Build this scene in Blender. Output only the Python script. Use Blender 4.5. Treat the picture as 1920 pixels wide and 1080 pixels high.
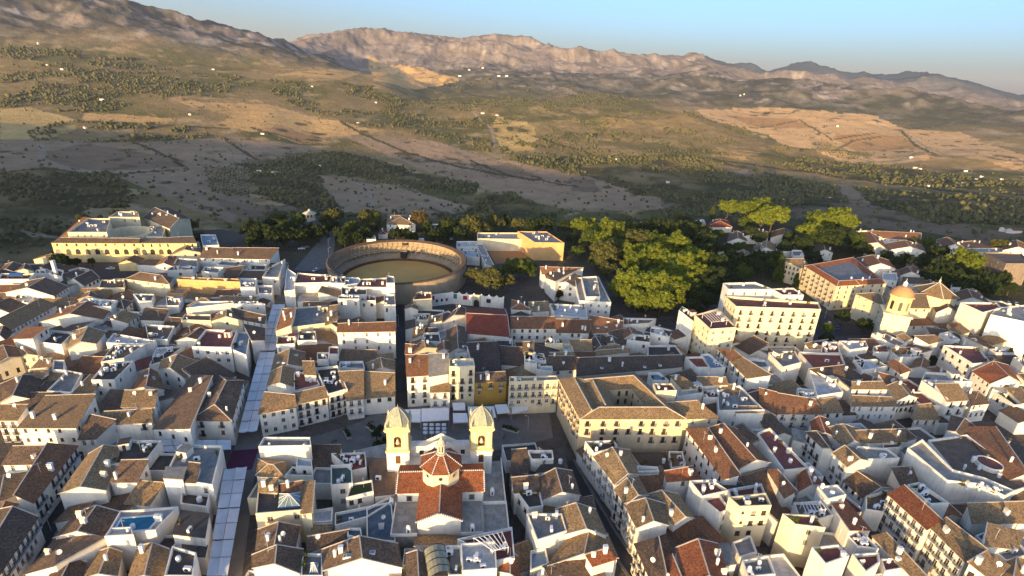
import bpy, math, random
import numpy as np
from mathutils import Matrix, Vector
R = math.radians
for o in list(bpy.data.objects): bpy.data.objects.remove(o, do_unlink=True)
scene = bpy.context.scene
C = scene.collection

# ---- camera --------------------------------------------------------------
EYE = Vector((0, 0, 112))
PITCH, ROLL = R(21.6), R(3.0)
cam = bpy.data.cameras.new('camera'); cam_o = bpy.data.objects.new('camera', cam); C.objects.link(cam_o)
cam.sensor_width = 36; cam.lens = 985 / 1920 * 36; cam.clip_start = 1; cam.clip_end = 60000
r0 = Vector((1, 0, 0)); f0 = Vector((0, math.cos(PITCH), -math.sin(PITCH))); u0 = Vector((0, math.sin(PITCH), math.cos(PITCH)))
rt = r0 * math.cos(ROLL) + u0 * math.sin(ROLL); up = u0 * math.cos(ROLL) - r0 * math.sin(ROLL)
m = Matrix.Identity(4)
for i in range(3): m[i][0], m[i][1], m[i][2], m[i][3] = rt[i], up[i], -f0[i], EYE[i]
cam_o.matrix_world = m
scene.camera = cam_o

# ---- sky, sun, exposure --------------------------------------------------
SUN_AZ, SUN_EL = R(203), R(5.6)            # low morning sun behind the lookout
world = bpy.data.worlds.new('World'); scene.world = world; world.use_nodes = True
wn = world.node_tree.nodes; wl = world.node_tree.links
sky = wn.new('ShaderNodeTexSky'); sky.sky_type = 'NISHITA'; sky.sun_disc = False
sky.sun_elevation = SUN_EL; sky.sun_rotation = SUN_AZ; sky.altitude = 800; sky.air_density = 0.85; sky.dust_density = 6.3; sky.ozone_density = 3.0
wl.new(sky.outputs[0], wn['Background'].inputs[0]); wn['Background'].inputs[1].default_value = 0.15
sun = bpy.data.lights.new('sun', 'SUN'); sun.energy = 3.7; sun.angle = R(0.53); sun.color = (1.0, 0.66, 0.28)
sun_o = bpy.data.objects.new('sun', sun); C.objects.link(sun_o)
to_sun = Vector((math.sin(SUN_AZ) * math.cos(SUN_EL), math.cos(SUN_AZ) * math.cos(SUN_EL), math.sin(SUN_EL)))
sun_o.rotation_euler = to_sun.to_track_quat('Z', 'Y').to_euler()
vs = scene.view_settings; vs.view_transform = 'Standard'; vs.look = 'None'; vs.exposure = 1.88; vs.gamma = 1; vs.use_curve_mapping = False
scene.cycles.max_bounces = 5; scene.cycles.diffuse_bounces = 3; scene.cycles.glossy_bounces = 2; scene.cycles.transmission_bounces = 3
scene.cycles.volume_bounces = 0; scene.cycles.volume_step_rate = 4; scene.cycles.use_denoising = True; scene.cycles.caustics_reflective = False; scene.cycles.caustics_refractive = False
rng = random.Random(11)

# ---- materials -----------------------------------------------------------
M = {}
class NT:
    def __init__(s, name, rough=.85):
        s.m = bpy.data.materials.new(name); s.m.use_nodes = True; s.t = s.m.node_tree; s.n = s.t.nodes; s.l = s.t.links
        s.b = s.n['Principled BSDF']; s.b.inputs['Roughness'].default_value = rough; s.b.inputs['Specular IOR Level'].default_value = .25
    def new(s, t, **k):
        n = s.n.new(t)
        for a, v in k.items(): setattr(n, a, v)
        return n
    def noise(s, vec, scale, detail=3, rough=.55):
        n = s.new('ShaderNodeTexNoise'); n.inputs['Scale'].default_value = scale; n.inputs['Detail'].default_value = detail; n.inputs['Roughness'].default_value = rough
        if vec is not None: s.l.new(vec, n.inputs['Vector'])
        return n.outputs['Fac']
    def ramp(s, fac, *stops):
        n = s.new('ShaderNodeValToRGB'); e = n.color_ramp.elements
        while len(e) < len(stops): e.new(.5)
        for q, (p, c) in zip(e, stops): q.position = p; q.color = (*c, 1) if len(c) == 3 else c
        s.l.new(fac, n.inputs[0]); return n.outputs[0]
    def mix(s, fac, a, b, mode='MIX'):
        n = s.new('ShaderNodeMix', data_type='RGBA', blend_type=mode)
        for sock, v in ((n.inputs[0], fac), (n.inputs[6], a), (n.inputs[7], b)):
            if isinstance(v, (int, float)): sock.default_value = v
            elif isinstance(v, tuple): sock.default_value = (*v, 1)
            else: s.l.new(v, sock)
        return n.outputs[2]
    def math(s, op, a, b=0.0):
        n = s.new('ShaderNodeMath', operation=op)
        for sock, v in ((n.inputs[0], a), (n.inputs[1], b)):
            if isinstance(v, (int, float)): sock.default_value = v
            else: s.l.new(v, sock)
        return n.outputs[0]
    def mapped(s, vec, sc):
        n = s.new('ShaderNodeMapping'); n.inputs['Scale'].default_value = sc; s.l.new(vec, n.inputs['Vector']); return n.outputs[0]
    def bump(s, h, strength=.4, dist=.05):
        n = s.new('ShaderNodeBump'); n.inputs['Strength'].default_value = strength; n.inputs['Distance'].default_value = dist
        s.l.new(h, n.inputs['Height']); s.l.new(n.outputs[0], s.b.inputs['Normal'])
    def col(s, c): s.l.new(c, s.b.inputs['Base Color'])
def geo_pos(t): return t.new('ShaderNodeNewGeometry').outputs['Position']
def obj_rand(t): return t.new('ShaderNodeObjectInfo').outputs['Random']
def plaster(name, c, dirt=(.50, .46, .40), amt=.55):
    t = NT(name, .9); p = geo_pos(t)
    big = t.noise(p, .22, 4); st = t.noise(t.mapped(p, (1.4, 1.4, .16)), 1.0, 4, .65); fine = t.noise(p, 3.0, 3)
    f = t.math('MULTIPLY', t.math('MULTIPLY', t.ramp(st, (.46, (0, 0, 0)), (.74, (1, 1, 1))), amt), t.ramp(obj_rand(t), (.1, (.25, .25, .25)), (.9, (1, 1, 1))))
    a = t.mix(f, t.mix(t.ramp(big, (.35, (0, 0, 0)), (.7, (1, 1, 1))), c, tuple(v * .80 for v in c)), dirt)
    a = t.mix(.16, a, t.ramp(fine, (.3, (.45, .45, .45)), (.7, (1, 1, 1))), 'MULTIPLY')
    a = t.mix(.4, a, t.ramp(obj_rand(t), (0, (.84, .80, .74)), (.4, (1, .98, .93)), (1, (1, 1, 1))), 'MULTIPLY')
    t.col(a); t.bump(fine, .15, .03); M[name] = t.m
def tiles(name, c1, c2, c3, var=.75):
    t = NT(name, .9); uv = t.new('ShaderNodeUVMap').outputs[0]; p = geo_pos(t)
    sep = t.new('ShaderNodeSeparateXYZ'); t.l.new(uv, sep.inputs[0]); u, v = sep.outputs[0], sep.outputs[1]
    patch = t.noise(p, .33, 5, .65); spk = t.noise(p, 1.9, 5, .8)
    a = t.mix(t.ramp(patch, (.36, (0, 0, 0)), (.66, (1, 1, 1))), c1, c2)
    a = t.mix(t.ramp(spk, (.47, (0, 0, 0)), (.58, (1, 1, 1))), a, tuple(v * .8 for v in c3))
    a = t.mix(t.ramp(t.noise(p, 3.3, 4, .75), (.60, (0, 0, 0)), (.70, (.75, .75, .75))), a, tuple(min(.6, v * 1.7 + .05) for v in c2))
    rowj = t.noise(t.mapped(uv, (3.4, 1.5, 1)), 1.0, 1)
    a = t.mix(.75, a, t.ramp(rowj, (.3, (.55, .55, .55)), (.7, (1.0, 1.0, 1.0))), 'MULTIPLY')
    s = t.math('SINE', t.math('MULTIPLY', u, 2 * math.pi / .30)); s01 = t.math('MULTIPLY_ADD', s, .5); s01.node.inputs[2].default_value = .5
    a = t.mix(.55, a, t.ramp(s01, (0, (.45, .45, .45)), (.6, (1, 1, 1))), 'MULTIPLY')
    a = t.mix(var, a, t.ramp(obj_rand(t), (0, (.62, .62, .64)), (.5, (.95, .9, .86)), (1, (1.0, 1.0, .98))), 'MULTIPLY')
    t.col(a); t.bump(s01, .6, .08); M[name] = t.m
def plain(name, c, rough=.7, metal=0, var=.25, sc=.8):
    t = NT(name, rough); p = geo_pos(t); n = t.noise(p, sc, 4); a = t.mix(t.ramp(n, (.3, (0, 0, 0)), (.7, (1, 1, 1))), tuple(v * (1 - var) for v in c), c)
    t.col(a); t.b.inputs['Metallic'].default_value = metal; M[name] = t.m
def terrace(name, c, joint=.5):
    t = NT(name, .8); p = geo_pos(t); n = t.noise(p, .5, 5, .65); f = t.noise(p, 4, 3)
    a = t.mix(t.ramp(n, (.35, (0, 0, 0)), (.68, (1, 1, 1))), tuple(v * .58 for v in c), c)
    a = t.mix(.35, a, t.ramp(f, (.3, (.4, .4, .4)), (.7, (1, 1, 1))), 'MULTIPLY')
    a = t.mix(.6, a, t.ramp(obj_rand(t), (0, (.7, .7, .7)), (1, (1, 1, 1))), 'MULTIPLY')
    t.col(a); M[name] = t.m
plaster('plaster_white', (.92, .87, .77)); plaster('plaster_cream', (.84, .73, .50), (.5, .42, .3)); plaster('plaster_ochre', (.68, .42, .18), (.5, .3, .15)); plaster('plaster_gold', (.52, .31, .07), (.3, .2, .08), .3)
plaster('ring_stone', (.42, .33, .23), (.25, .2, .15), .6); plaster('plaster_honey', (.84, .65, .32), (.5, .38, .2), .4); plaster('dome_orange', (.46, .27, .13), (.4, .2, .1), .4)
plaster('plaster_dun', (.27, .22, .18), (.2, .16, .13)); plaster('plaster_stone', (.66, .54, .36), (.4, .33, .24), .5); plaster('tower_yellow', (.84, .68, .34), (.55, .4, .2), .35)
tiles('tile_brown', (.20, .130, .09), (.32, .21, .135), (.12, .095, .07)); tiles('tile_tan', (.40, .26, .14), (.52, .35, .18), (.22, .165, .10)); tiles('tile_dark', (.15, .108, .082), (.225, .155, .112), (.10, .082, .065))
tiles('tile_red', (.40, .125, .055), (.52, .19, .085), (.24, .10, .06)); tiles('tile_russet', (.34, .155, .08), (.44, .21, .105), (.19, .115, .07)); tiles('tile_crimson', (.33, .07, .04), (.43, .11, .06), (.2, .07, .05), .3)
tiles('tile_bronze', (.28, .19, .11), (.33, .22, .13), (.2, .15, .1), .2)
terrace('terrace_maroon', (.30, .105, .085)); terrace('terrace_grey', (.33, .32, .30)); terrace('terrace_white', (.72, .71, .69)); terrace('terrace_blue', (.30, .42, .52)); terrace('terrace_green', (.13, .19, .17)); terrace('terrace_moss', (.05, .085, .03))
terrace('terrace_beige', (.50, .45, .38)); terrace('terrace_slate', (.14, .20, .25)); terrace('terrace_red', (.40, .12, .08)); terrace('terrace_brown', (.25, .17, .12)); terrace('terrace_dark', (.12, .10, .085))
plain('mortar', (.62, .55, .45), .95); plain('white_trim', (.80, .79, .77), .8, var=.12); plain('window_frame', (.55, .50, .44), .6); plain('wood_brown', (.13, .065, .035), .7); plain('iron', (.03, .03, .03), .5)
plain('steel', (.55, .56, .57), .45, .3); plain('canvas', (.62, .64, .66), .85, var=.12, sc=.4); plain('canvas_white', (.78, .78, .77), .8, var=.1); plain('stone_pale', (.56, .50, .40), .9); plain('spire_tile', (.36, .40, .30), .6, var=.4, sc=2.5)
plain('asphalt', (.055, .055, .058), .9, var=.35, sc=.3); plain('paving', (.22, .20, .18), .85, var=.3, sc=.25); plain('paving_light', (.185, .17, .15), .85, var=.3, sc=.35); plain('sand', (.66, .39, .12), .95, var=.22, sc=.05); plain('sand_red', (.36, .20, .09), .95, var=.25, sc=.06)
plain('shutter', (.10, .055, .03), .6); plain('awning_mark', (.8, .8, .78), .8); plain('rubber', (.02, .02, .02), .8); plain('bark', (.10, .075, .05), .9, var=.5, sc=3); plain('blue_tarp', (.10, .24, .45), .6); plain('poster_red', (.45, .03, .05), .7); plain('poster_teal', (.06, .16, .2), .7); plain('poster_navy', (.03, .03, .07), .7)
plain('purple_carpet', (.12, .03, .07), .9); plain('barrier_red', (.25, .06, .035), .8); plain('earth', (.16, .12, .08), .95); plain('hedge_green', (.05, .085, .025), .9, var=.5, sc=2); plain('teal_paint', (.08, .33, .33), .6)
def glassy(name, c, rough=.15):
    t = NT(name, rough); t.b.inputs['Specular IOR Level'].default_value = .5; p = geo_pos(t); a = t.mix(t.noise(p, .9, 1), c, tuple(v * .4 for v in c)); t.col(a); M[name] = t.m
t = NT('pane', .15); t.b.inputs['Specular IOR Level'].default_value = .5; t.col(t.ramp(obj_rand(t), (0, (.02, .022, .026)), (.55, (.05, .05, .05)), (.72, (.16, .13, .10)), (.86, (.06, .065, .07)), (1, (.34, .32, .28)))); M['pane'] = t.m; glassy('skylight_glass', (.22, .32, .34), .2); glassy('pool_water', (.02, .22, .32), .08); glassy('barrel_glass', (.38, .36, .24), .3); glassy('car_glass', (.02, .022, .025), .1)
for nm, c in (('car_white', (.75, .75, .74)), ('car_grey', (.18, .19, .2)), ('car_dark', (.02, .02, .025)), ('car_red', (.35, .03, .02)), ('car_blue', (.04, .09, .22))): plain(nm, c, .3, var=.05)
def leafmat(name, c1, c2):
    t = NT(name, .75); p = geo_pos(t); n = t.noise(p, .45, 3); f = t.noise(p, 2.2, 2)
    a = t.mix(t.ramp(n, (.35, (0, 0, 0)), (.65, (1, 1, 1))), c1, c2); a = t.mix(.6, a, t.ramp(f, (.25, (.45, .45, .45)), (.75, (1.1, 1.1, 1.1))), 'MULTIPLY')
    a = t.mix(.5, a, t.ramp(obj_rand(t), (0, (.75, .8, .8)), (1, (1, 1, .9))), 'MULTIPLY')
    t.col(a)
    tr = t.new('ShaderNodeBsdfTranslucent'); t.l.new(a, tr.inputs[0]); ms = t.new('ShaderNodeMixShader'); ms.inputs[0].default_value = .35
    t.l.new(t.b.outputs[0], ms.inputs[1]); t.l.new(tr.outputs[0], ms.inputs[2]); t.l.new(ms.outputs[0], t.n['Material Output'].inputs[0]); M[name] = t.m
leafmat('leaf_bright', (.13, .18, .02), (.22, .25, .035)); leafmat('leaf_green', (.065, .105, .02), (.11, .145, .03)); leafmat('leaf_dark', (.03, .052, .017), (.055, .08, .024)); leafmat('leaf_olive', (.105, .115, .034), (.155, .15, .05)); leafmat('leaf_russet', (.15, .11, .045), (.19, .14, .055))

# ---- mesh helpers --------------------------------------------------------
class MB:
    def __init__(s): s.v = []; s.f = []; s.mi = []; s.uv = []
    def poly(s, pts, mi=0, uv=None):
        k = len(s.v); s.v += [tuple(p) for p in pts]; s.f.append(tuple(range(k, k + len(pts)))); s.mi.append(mi); s.uv.append(uv)
    def box(s, x0, x1, y0, y1, z0, z1, mi=0):
        k = len(s.v); s.v += [(x0, y0, z0), (x1, y0, z0), (x1, y1, z0), (x0, y1, z0), (x0, y0, z1), (x1, y0, z1), (x1, y1, z1), (x0, y1, z1)]
        for f in ((0, 3, 2, 1), (4, 5, 6, 7), (0, 1, 5, 4), (1, 2, 6, 5), (2, 3, 7, 6), (3, 0, 4, 7)): s.f.append(tuple(k + i for i in f)); s.mi.append(mi); s.uv.append(None)
    def prism(s, P, z0, z1, mi=0, top=True, bottom=True):
        n = len(P)
        for i in range(n):
            a, b = P[i], P[(i + 1) % n]; s.poly([(a[0], a[1], z0), (b[0], b[1], z0), (b[0], b[1], z1), (a[0], a[1], z1)], mi)
        if top: s.poly([(p[0], p[1], z1) for p in P], mi)
        if bottom: s.poly([(p[0], p[1], z0) for p in reversed(P)], mi)
    def lathe(s, prof, n=16, c=(0, 0), mi=0, ph=0, cap=True):
        rings = [[(c[0] + r * math.cos(ph + 2 * math.pi * i / n), c[1] + r * math.sin(ph + 2 * math.pi * i / n), z) for i in range(n)] for r, z in prof]
        for a, b in zip(rings, rings[1:]):
            for i in range(n):
                j = (i + 1) % n; s.poly([a[i], a[j], b[j], b[i]], mi)
        if cap: s.poly(rings[-1], mi); s.poly(rings[0][::-1], mi)
    def bar(s, a, b, w, hgt=None, mi=0):
        a = Vector(a); b = Vector(b); d = (b - a).normalized(); hgt = hgt or w
        u = d.cross(Vector((0, 0, 1)));  u = u.normalized() if u.length > 1e-4 else Vector((1, 0, 0)); v = u.cross(d).normalized()
        q = [u * (w / 2 * sx) + v * (hgt / 2 * sy) for sx, sy in ((-1, -1), (1, -1), (1, 1), (-1, 1))]
        A = [a + k for k in q]; B = [b + k for k in q]
        for i in range(4): s.poly([A[i], A[(i + 1) % 4], B[(i + 1) % 4], B[i]][::-1], mi)
        s.poly(A, mi); s.poly(B[::-1], mi)
    def mesh(s, name, mats, smooth=False):
        me = bpy.data.meshes.new(name); me.from_pydata(s.v, [], s.f)
        for q in mats: me.materials.append(M[q])
        if len(mats) > 1: me.polygons.foreach_set('material_index', s.mi)
        if any(u is not None for u in s.uv):
            l = me.uv_layers.new(name='UVMap'); a = []
            for f, u in zip(s.f, s.uv): a += [c for q in (u or [(0, 0)] * len(f)) for c in q]
            l.data.foreach_set('uv', a)
        if smooth: me.polygons.foreach_set('use_smooth', [True] * len(s.f))
        me.update(); return me
def link(name, me, parent=None, loc=(0, 0, 0), rz=0, sc=None):
    o = bpy.data.objects.new(name, me); C.objects.link(o); o.location = loc
    if rz: o.rotation_euler = (0, 0, rz)
    if sc: o.scale = sc
    if parent: o.parent = parent
    return o
def tag(o, label, cat, group=None):
    o['label'] = label; o['category'] = cat
    if group: o['group'] = group
    return o
def root(name, loc, label, cat, group=None, rz=0): return tag(link(name, None, None, loc, rz), label, cat, group)
def struct(name, me, loc=(0, 0, 0)): o = link(name, me, None, loc); o['kind'] = 'structure'; return o
def offset_poly(P, d):
    n = len(P); out = []
    for i in range(n):
        a, b, c = (np.array(P[(i + k) % n][:2], float) for k in (-1, 0, 1))
        e1 = (b - a) / max(np.linalg.norm(b - a), 1e-6); e2 = (c - b) / max(np.linalg.norm(c - b), 1e-6)
        n1 = np.array([e1[1], -e1[0]]); n2 = np.array([e2[1], -e2[0]]); q = n1 + n2; k = max(1 + n1 @ n2, .35)
        out.append(tuple(b + q * (d / k)))
    return out

# ---- terrain -------------------------------------------------------------
import numpy as np, math
_rs=np.random.RandomState(7); _PT=_rs.rand(256,256)
def vnoise(x,y):
    xi=np.floor(x).astype(int); yi=np.floor(y).astype(int); fx=x-xi; fy=y-yi
    fx=fx*fx*(3-2*fx); fy=fy*fy*(3-2*fy)
    a=_PT[xi%256,yi%256]; b=_PT[(xi+1)%256,yi%256]; c=_PT[xi%256,(yi+1)%256]; d=_PT[(xi+1)%256,(yi+1)%256]
    return (a*(1-fx)+b*fx)*(1-fy)+(c*(1-fx)+d*fx)*fy
def fbm(x,y,o=5):
    s=0;a=.5;t=0
    for k in range(o):
        s=s+a*vnoise(x+17.3*k,y+9.1*k); t+=a; a*=.5; x=x*2.03; y=y*2.03
    return s/t
def ridged(x,y,o=5):
    s=0;a=.5;t=0
    for k in range(o):
        n=1-np.abs(2*vnoise(x+31.7*k,y+11.9*k)-1); s=s+a*n*n; t+=a; a*=.5; x=x*2.1; y=y*2.1
    return s/t
# profiles: bearing in degrees from the lookout, then (distance m, height m)
PROFILES=[
(-55.54,[(0,-55),(650,-60),(900,-45),(1400,-78),(2000,-78),(2434,-48),(2992,9),(3674,136),(4790,383),(6340,300),(16880,100)]),
(-43.69,[(0,-96),(550,-101),(800,-86),(1000,-94),(1350,-98),(1900,-94),(2372,-53),(2930,34),(3612,168),(4356,357),(4852,463),(6340,400),(16880,100)]),
(-38.88,[(0,-117),(600,-122),(850,-107),(1020,-109),(1400,-115),(1950,-99),(2372,-52),(2930,45),(3612,167),(4232,304),(4852,461),(6340,400),(16880,100)]),
(-32.17,[(0,-123),(600,-128),(850,-113),(1050,-124),(1450,-121),(2000,-95),(2372,-39),(2992,55),(3364,108),(4046,280),(4914,512),(6340,350),(16880,100)]),
(-25.73,[(0,-138),(650,-143),(900,-128),(1100,-140),(1500,-135),(2062,-93),(2434,-37),(2992,51),(3426,102),(4046,252),(4914,432),(6030,250),(16880,100)]),
(-20.05,[(0,-145),(670,-150),(920,-135),(1130,-152),(1500,-152),(2124,-106),(2496,-45),(3054,63),(3550,114),(4108,215),(4728,276),(5472,120),(7270,514),(16880,100)]),
(-14.99,[(0,-151),(700,-156),(950,-141),(1200,-164),(1550,-161),(2124,-111),(2496,-60),(3116,48),(3674,105),(4232,126),(4852,20),(6030,193),(7456,591),(16880,100)]),
(-8.63,[(0,-164),(750,-169),(1000,-154),(1250,-169),(1650,-159),(2000,-129),(2434,-79),(2868,-22),(3240,-20),(3860,35),(4604,81),(5720,172),(7580,549),(16880,100)]),
(-3.18,[(0,-175),(780,-180),(1030,-165),(1330,-169),(1750,-152),(2000,-141),(2496,-62),(2806,-20),(3178,-30),(3984,33),(4666,68),(6030,255),(7580,662),(16880,100)]),
(3.41,[(0,-170),(810,-175),(1060,-160),(1350,-164),(1750,-141),(2000,-134),(2434,-66),(2868,-6),(3240,-30),(4046,36),(4666,78),(6216,293),(7580,576),(16880,100)]),
(10.93,[(0,-155),(850,-160),(1100,-145),(1370,-153),(1750,-132),(2000,-124),(2434,-58),(2868,2),(3240,-40),(3984,39),(4666,96),(6340,306),(7580,502),(16880,100)]),
(17.08,[(0,-140),(850,-145),(1100,-130),(1400,-142),(1800,-130),(2031,-114),(2434,-61),(2806,-4),(3178,-60),(3860,22),(4480,102),(5906,367),(6650,200),(7890,472),(16880,100)]),
(22.82,[(0,-123),(800,-128),(1050,-113),(1400,-130),(1850,-133),(2093,-119),(2434,-83),(2682,-57),(2992,-110),(3860,13),(4418,89),(5100,188),(6030,120),(8200,398),(16880,100)]),
(26.38,[(0,-110),(750,-115),(1000,-100),(1400,-123),(1900,-133),(2124,-126),(2434,-99),(2620,-83),(2930,-120),(3860,13),(4356,104),(4976,220),(6030,80),(9130,563),(16880,100)]),
(30.54,[(0,-94),(700,-99),(950,-84),(1400,-112),(1900,-130),(2124,-124),(2434,-109),(2620,-95),(2930,-130),(3860,18),(4294,89),(4852,196),(5720,40),(9130,433),(16880,100)]),
(33.62,[(0,-87),(680,-92),(930,-77),(1400,-105),(1900,-122),(2155,-120),(2496,-109),(2744,-135),(3736,-20),(4232,72),(4604,136),(5410,0),(9130,385),(16880,100)]),
(37.17,[(0,-82),(650,-87),(900,-72),(1350,-92),(1900,-111),(2186,-112),(2558,-103),(2930,-92),(3488,-55),(4356,89),(4604,126),(5410,-40),(9130,381),(16880,100)]),
(41.61,[(0,-63),(550,-68),(800,-53),(1250,-75),(1800,-95),(2155,-98),(2496,-89),(2868,-80),(3364,-49),(4232,50),(4542,96),(5472,-60),(9130,194),(16880,100)]),
(53.04,[(0,-34),(550,-39),(800,-24),(1250,-32),(1800,-56),(2155,-56),(2496,-47),(2868,-40),(3364,-21),(4232,30),(4542,52),(5472,-60),(9130,159),(16880,100)])]
EDGE=[(-58.5,462),(-46.4,410),(-43.5,400),(-43.0,417),(-31.8,431),(-27.2,405),(-19.9,450),(-15.5,434),(-9.8,412),(-3.9,415),(2.0,423),(7.9,455),(18.9,521),(28.7,571),(33.1,578),(37.1,602),(40.8,612),(44.8,605),(57.0,618)]
_azs=np.array([p[0] for p in PROFILES])
_D=np.array([0]+list(np.geomspace(330,26000,260)))
_Z=np.array([np.interp(_D,[q[0] for q in p[1]],[q[1] for q in p[1]]) for p in PROFILES])
def _sm(t): return t*t*(3-2*t)
def edge_dist(az):
    return np.interp(az,[e[0] for e in EDGE],[e[1] for e in EDGE])
def height(x,y):
    x=np.asarray(x,float); y=np.asarray(y,float)
    d=np.hypot(x,y); az=np.degrees(np.arctan2(x,y))
    azc=np.clip(az,_azs[0],_azs[-1]-1e-6)
    i=np.clip(np.searchsorted(_azs,azc,side='right')-1,0,len(_azs)-2)
    t=_sm((azc-_azs[i])/(_azs[i+1]-_azs[i]))
    u=np.interp(d,_D,np.arange(len(_D))); j=np.clip(u.astype(int),0,len(_D)-2); f=u-j
    z=(_Z[i,j]*(1-f)+_Z[i,j+1]*f)*(1-t)+(_Z[i+1,j]*(1-f)+_Z[i+1,j+1]*f)*t
    # relief
    d0=d; d=np.where(d<2000,d,2000+(d-2000)/.62)
    k=np.clip((d-1000)/3500,0,1)
    amp=6+70*np.clip((d-4200)/3500,0,1)
    z=z+amp*(fbm(x/420,y/420)-.5)*np.clip((d-700)/500,0,1)
    m=np.clip((d-4300)/1500,0,1)
    z=z+m*(ridged(x/1500+3,y/1500+1,6)-.46)*(120+.28*np.clip(z,0,900))
    z=z+m*(ridged(x/430+8,y/430,4)-.42)*np.clip(30+.05*z,20,75)
    z=z+m*(ridged(x/165+2,y/165+5,3)-.45)*26
    hillm=np.clip(1-np.abs(d-2900)/1300,0,1)*np.clip((az+20)/15,0,1)
    z=z+hillm*(ridged(x/560,y/560,5)-.5)*52
    d=d0
    # plateau of the town, ending in a cliff
    ed=edge_dist(az)+14*(vnoise(az*.6+40,az*0+3)-.5)
    back=(np.abs(az)>62)
    c=np.clip((d-ed)/70.,0,1); c=_sm(c)
    z=np.where(back&(d<1500),-2.0*0,z); c=np.where(back,np.clip((d-900)/400,0,1)*0,c)
    cliffn=(fbm(x/22,y/22,3)-.5)*16*c*(1-c)*4
    return (-0.03)*(1-c)+z*c+cliffn

# ---- ground sheet: plateau, cliff, valley, sierra ------------------------
FIELDS=[('f1',[[-1642,1716],[-1592,1776],[-1381,1700],[-1298,1569],[-1278,1401],[-1326,1362]]),('f2',[[-1440,1801],[-1170,1849],[-1153,1761],[-1366,1680]]),('f2',[[-1405,2147],[-1230,2125],[-1046,2265],[-933,2240],[-719,2194],[-533,2131],[-651,1973],[-834,1861],[-1025,1810],[-1072,2012],[-1249,2053]]),('f4',[[-657,1992],[-355,2068],[-141,1939],[205,1586],[381,1276],[344,1144],[157,1156],[-12,1329],[-133,1459],[-358,1686]]),('f3',[[-1319,1354],[-1214,1459],[-1052,1478],[-936,1705],[-651,1755],[-641,1550],[-708,1400],[-532,1034],[-463,821],[-848,1092],[-962,1085],[-981,989]]),('f5',[[-1118,1237],[-1153,1417],[-836,1334],[-801,1232],[-871,1139],[-1005,1124]]),('f4',[[-527,1402],[-320,1368],[-110,1218],[-46,411],[-355,984]]),('f5',[[-573,974],[-441,1045],[-359,995],[-140,384],[-432,828]]),('f6',[[1071,3421],[1534,3646],[1729,3478],[2140,3388],[2106,3026],[2293,2897],[2017,2187],[1740,1864],[1711,2171],[1305,1981],[1247,2247],[1296,2879],[1096,3134]]),('f7',[[1230,3355],[1564,3245],[1639,3017],[1295,3020]]),('f7',[[1633,2890],[1946,2820],[1798,2411],[1544,2521]]),('f3',[[577,1839],[815,1750],[961,1527],[928,1228],[818,1105],[708,1322],[577,1608]]),('f5',[[557,1135],[800,1256],[761,1023],[710,738],[635,654],[335,475],[275,502]]),('f2',[[-1674,6126],[-961,5636],[-512,4502],[-692,3310],[-850,3200]]),('f2',[[-1290,2892],[-1250,3142],[-1036,3647],[-964,2986]]),('f1',[[-119,2619],[81,2436],[53,2043],[-66,1994],[-116,2357]]),('f2',[[778,2172],[940,2145],[828,1963],[690,1962]]),('f5',[[-159,1723],[-22,1790],[46,1577],[-63,1543]]),('f5',[[139,1554],[217,1549],[226,1391],[150,1399]]),('f7',[[-919,1887],[-849,1986],[-665,1899],[-722,1759]])]
WOODS=[(0.8,[[-2352,2549],[-2041,2774],[-1748,2840],[-1461,2745],[-1197,2735],[-794,2983],[-583,2784],[-540,2158],[-724,2210],[-1047,2371],[-1354,2164],[-1315,1968],[-1460,1782],[-1656,1733]]),(0.7,[[-1358,1478],[-1400,1661],[-1136,1790],[-943,1687],[-1029,1534],[-1248,1366]]),(1.6,[[-752,1405],[-732,1548],[-572,1725],[-457,1678],[-103,1452],[-121,1326],[-368,1449],[-533,1420],[-669,1318]]),(1.6,[[-934,1034],[-886,1129],[-706,959],[-624,821],[-684,801],[-773,849]]),(1.6,[[-981,989],[-891,977],[-669,783],[-566,645],[-542,519]]),(1.8,[[-653,1285],[-545,1413],[-347,1022],[-427,1009],[-552,1099]]),(1.6,[[-105,1301],[-13,1375],[86,1155],[50,418],[-28,404]]),(1.5,[[-44,1937],[596,1973],[768,1811],[897,1520],[744,1162],[534,1018],[164,478],[359,1303],[204,1571],[14,1764]]),(1.5,[[927,1469],[1138,1191],[816,837],[692,851],[764,1122]]),(0.5,[[-764,2867],[79,4061],[750,3539],[1229,2997],[1226,2121],[789,1864],[564,1998],[-25,1942],[-147,2019],[-496,2149]]),(1.1,[[886,1964],[1226,2121],[1381,1980],[1442,1528],[1249,1312],[1120,1538]]),(0.5,[[-596,4491],[464,4060],[948,3670],[683,3545],[78,4011],[-471,3828]]),(1.2,[[-488,943],[-341,1004],[-105,1159],[-28,404],[-406,791]]),(1.0,[[361,1129],[567,1132],[547,966],[245,460],[159,461]]),(1.2,[[-618,601],[-566,645],[-277,296],[-527,502]])]
GROVES=[[[-767,1282],[-702,1388],[-538,1046],[-606,1026]],[[-490,1512],[-198,1395],[-131,1292],[-354,1392]],[[1517,2765],[1562,2394],[1317,2136],[1223,2291]]]
TRACKS=[(7,[[-1197,1329],[-1047,1160],[-949,1108],[-874,1136],[-804,1237],[-715,1358],[-593,1429]]),(6,[[-479,1430],[-379,1330],[-318,1149]]),(7,[[-597,613],[-561,589],[-545,596]]),(5,[[1386,2961],[1492,2768],[1283,2232]]),(5,[[-301,1409],[-219,1269],[-135,1114]]),(8,[[2027,3193],[2026,2902],[1774,2315]]),(6,[[-86,2009],[-129,2386],[-259,2755]])]
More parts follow.
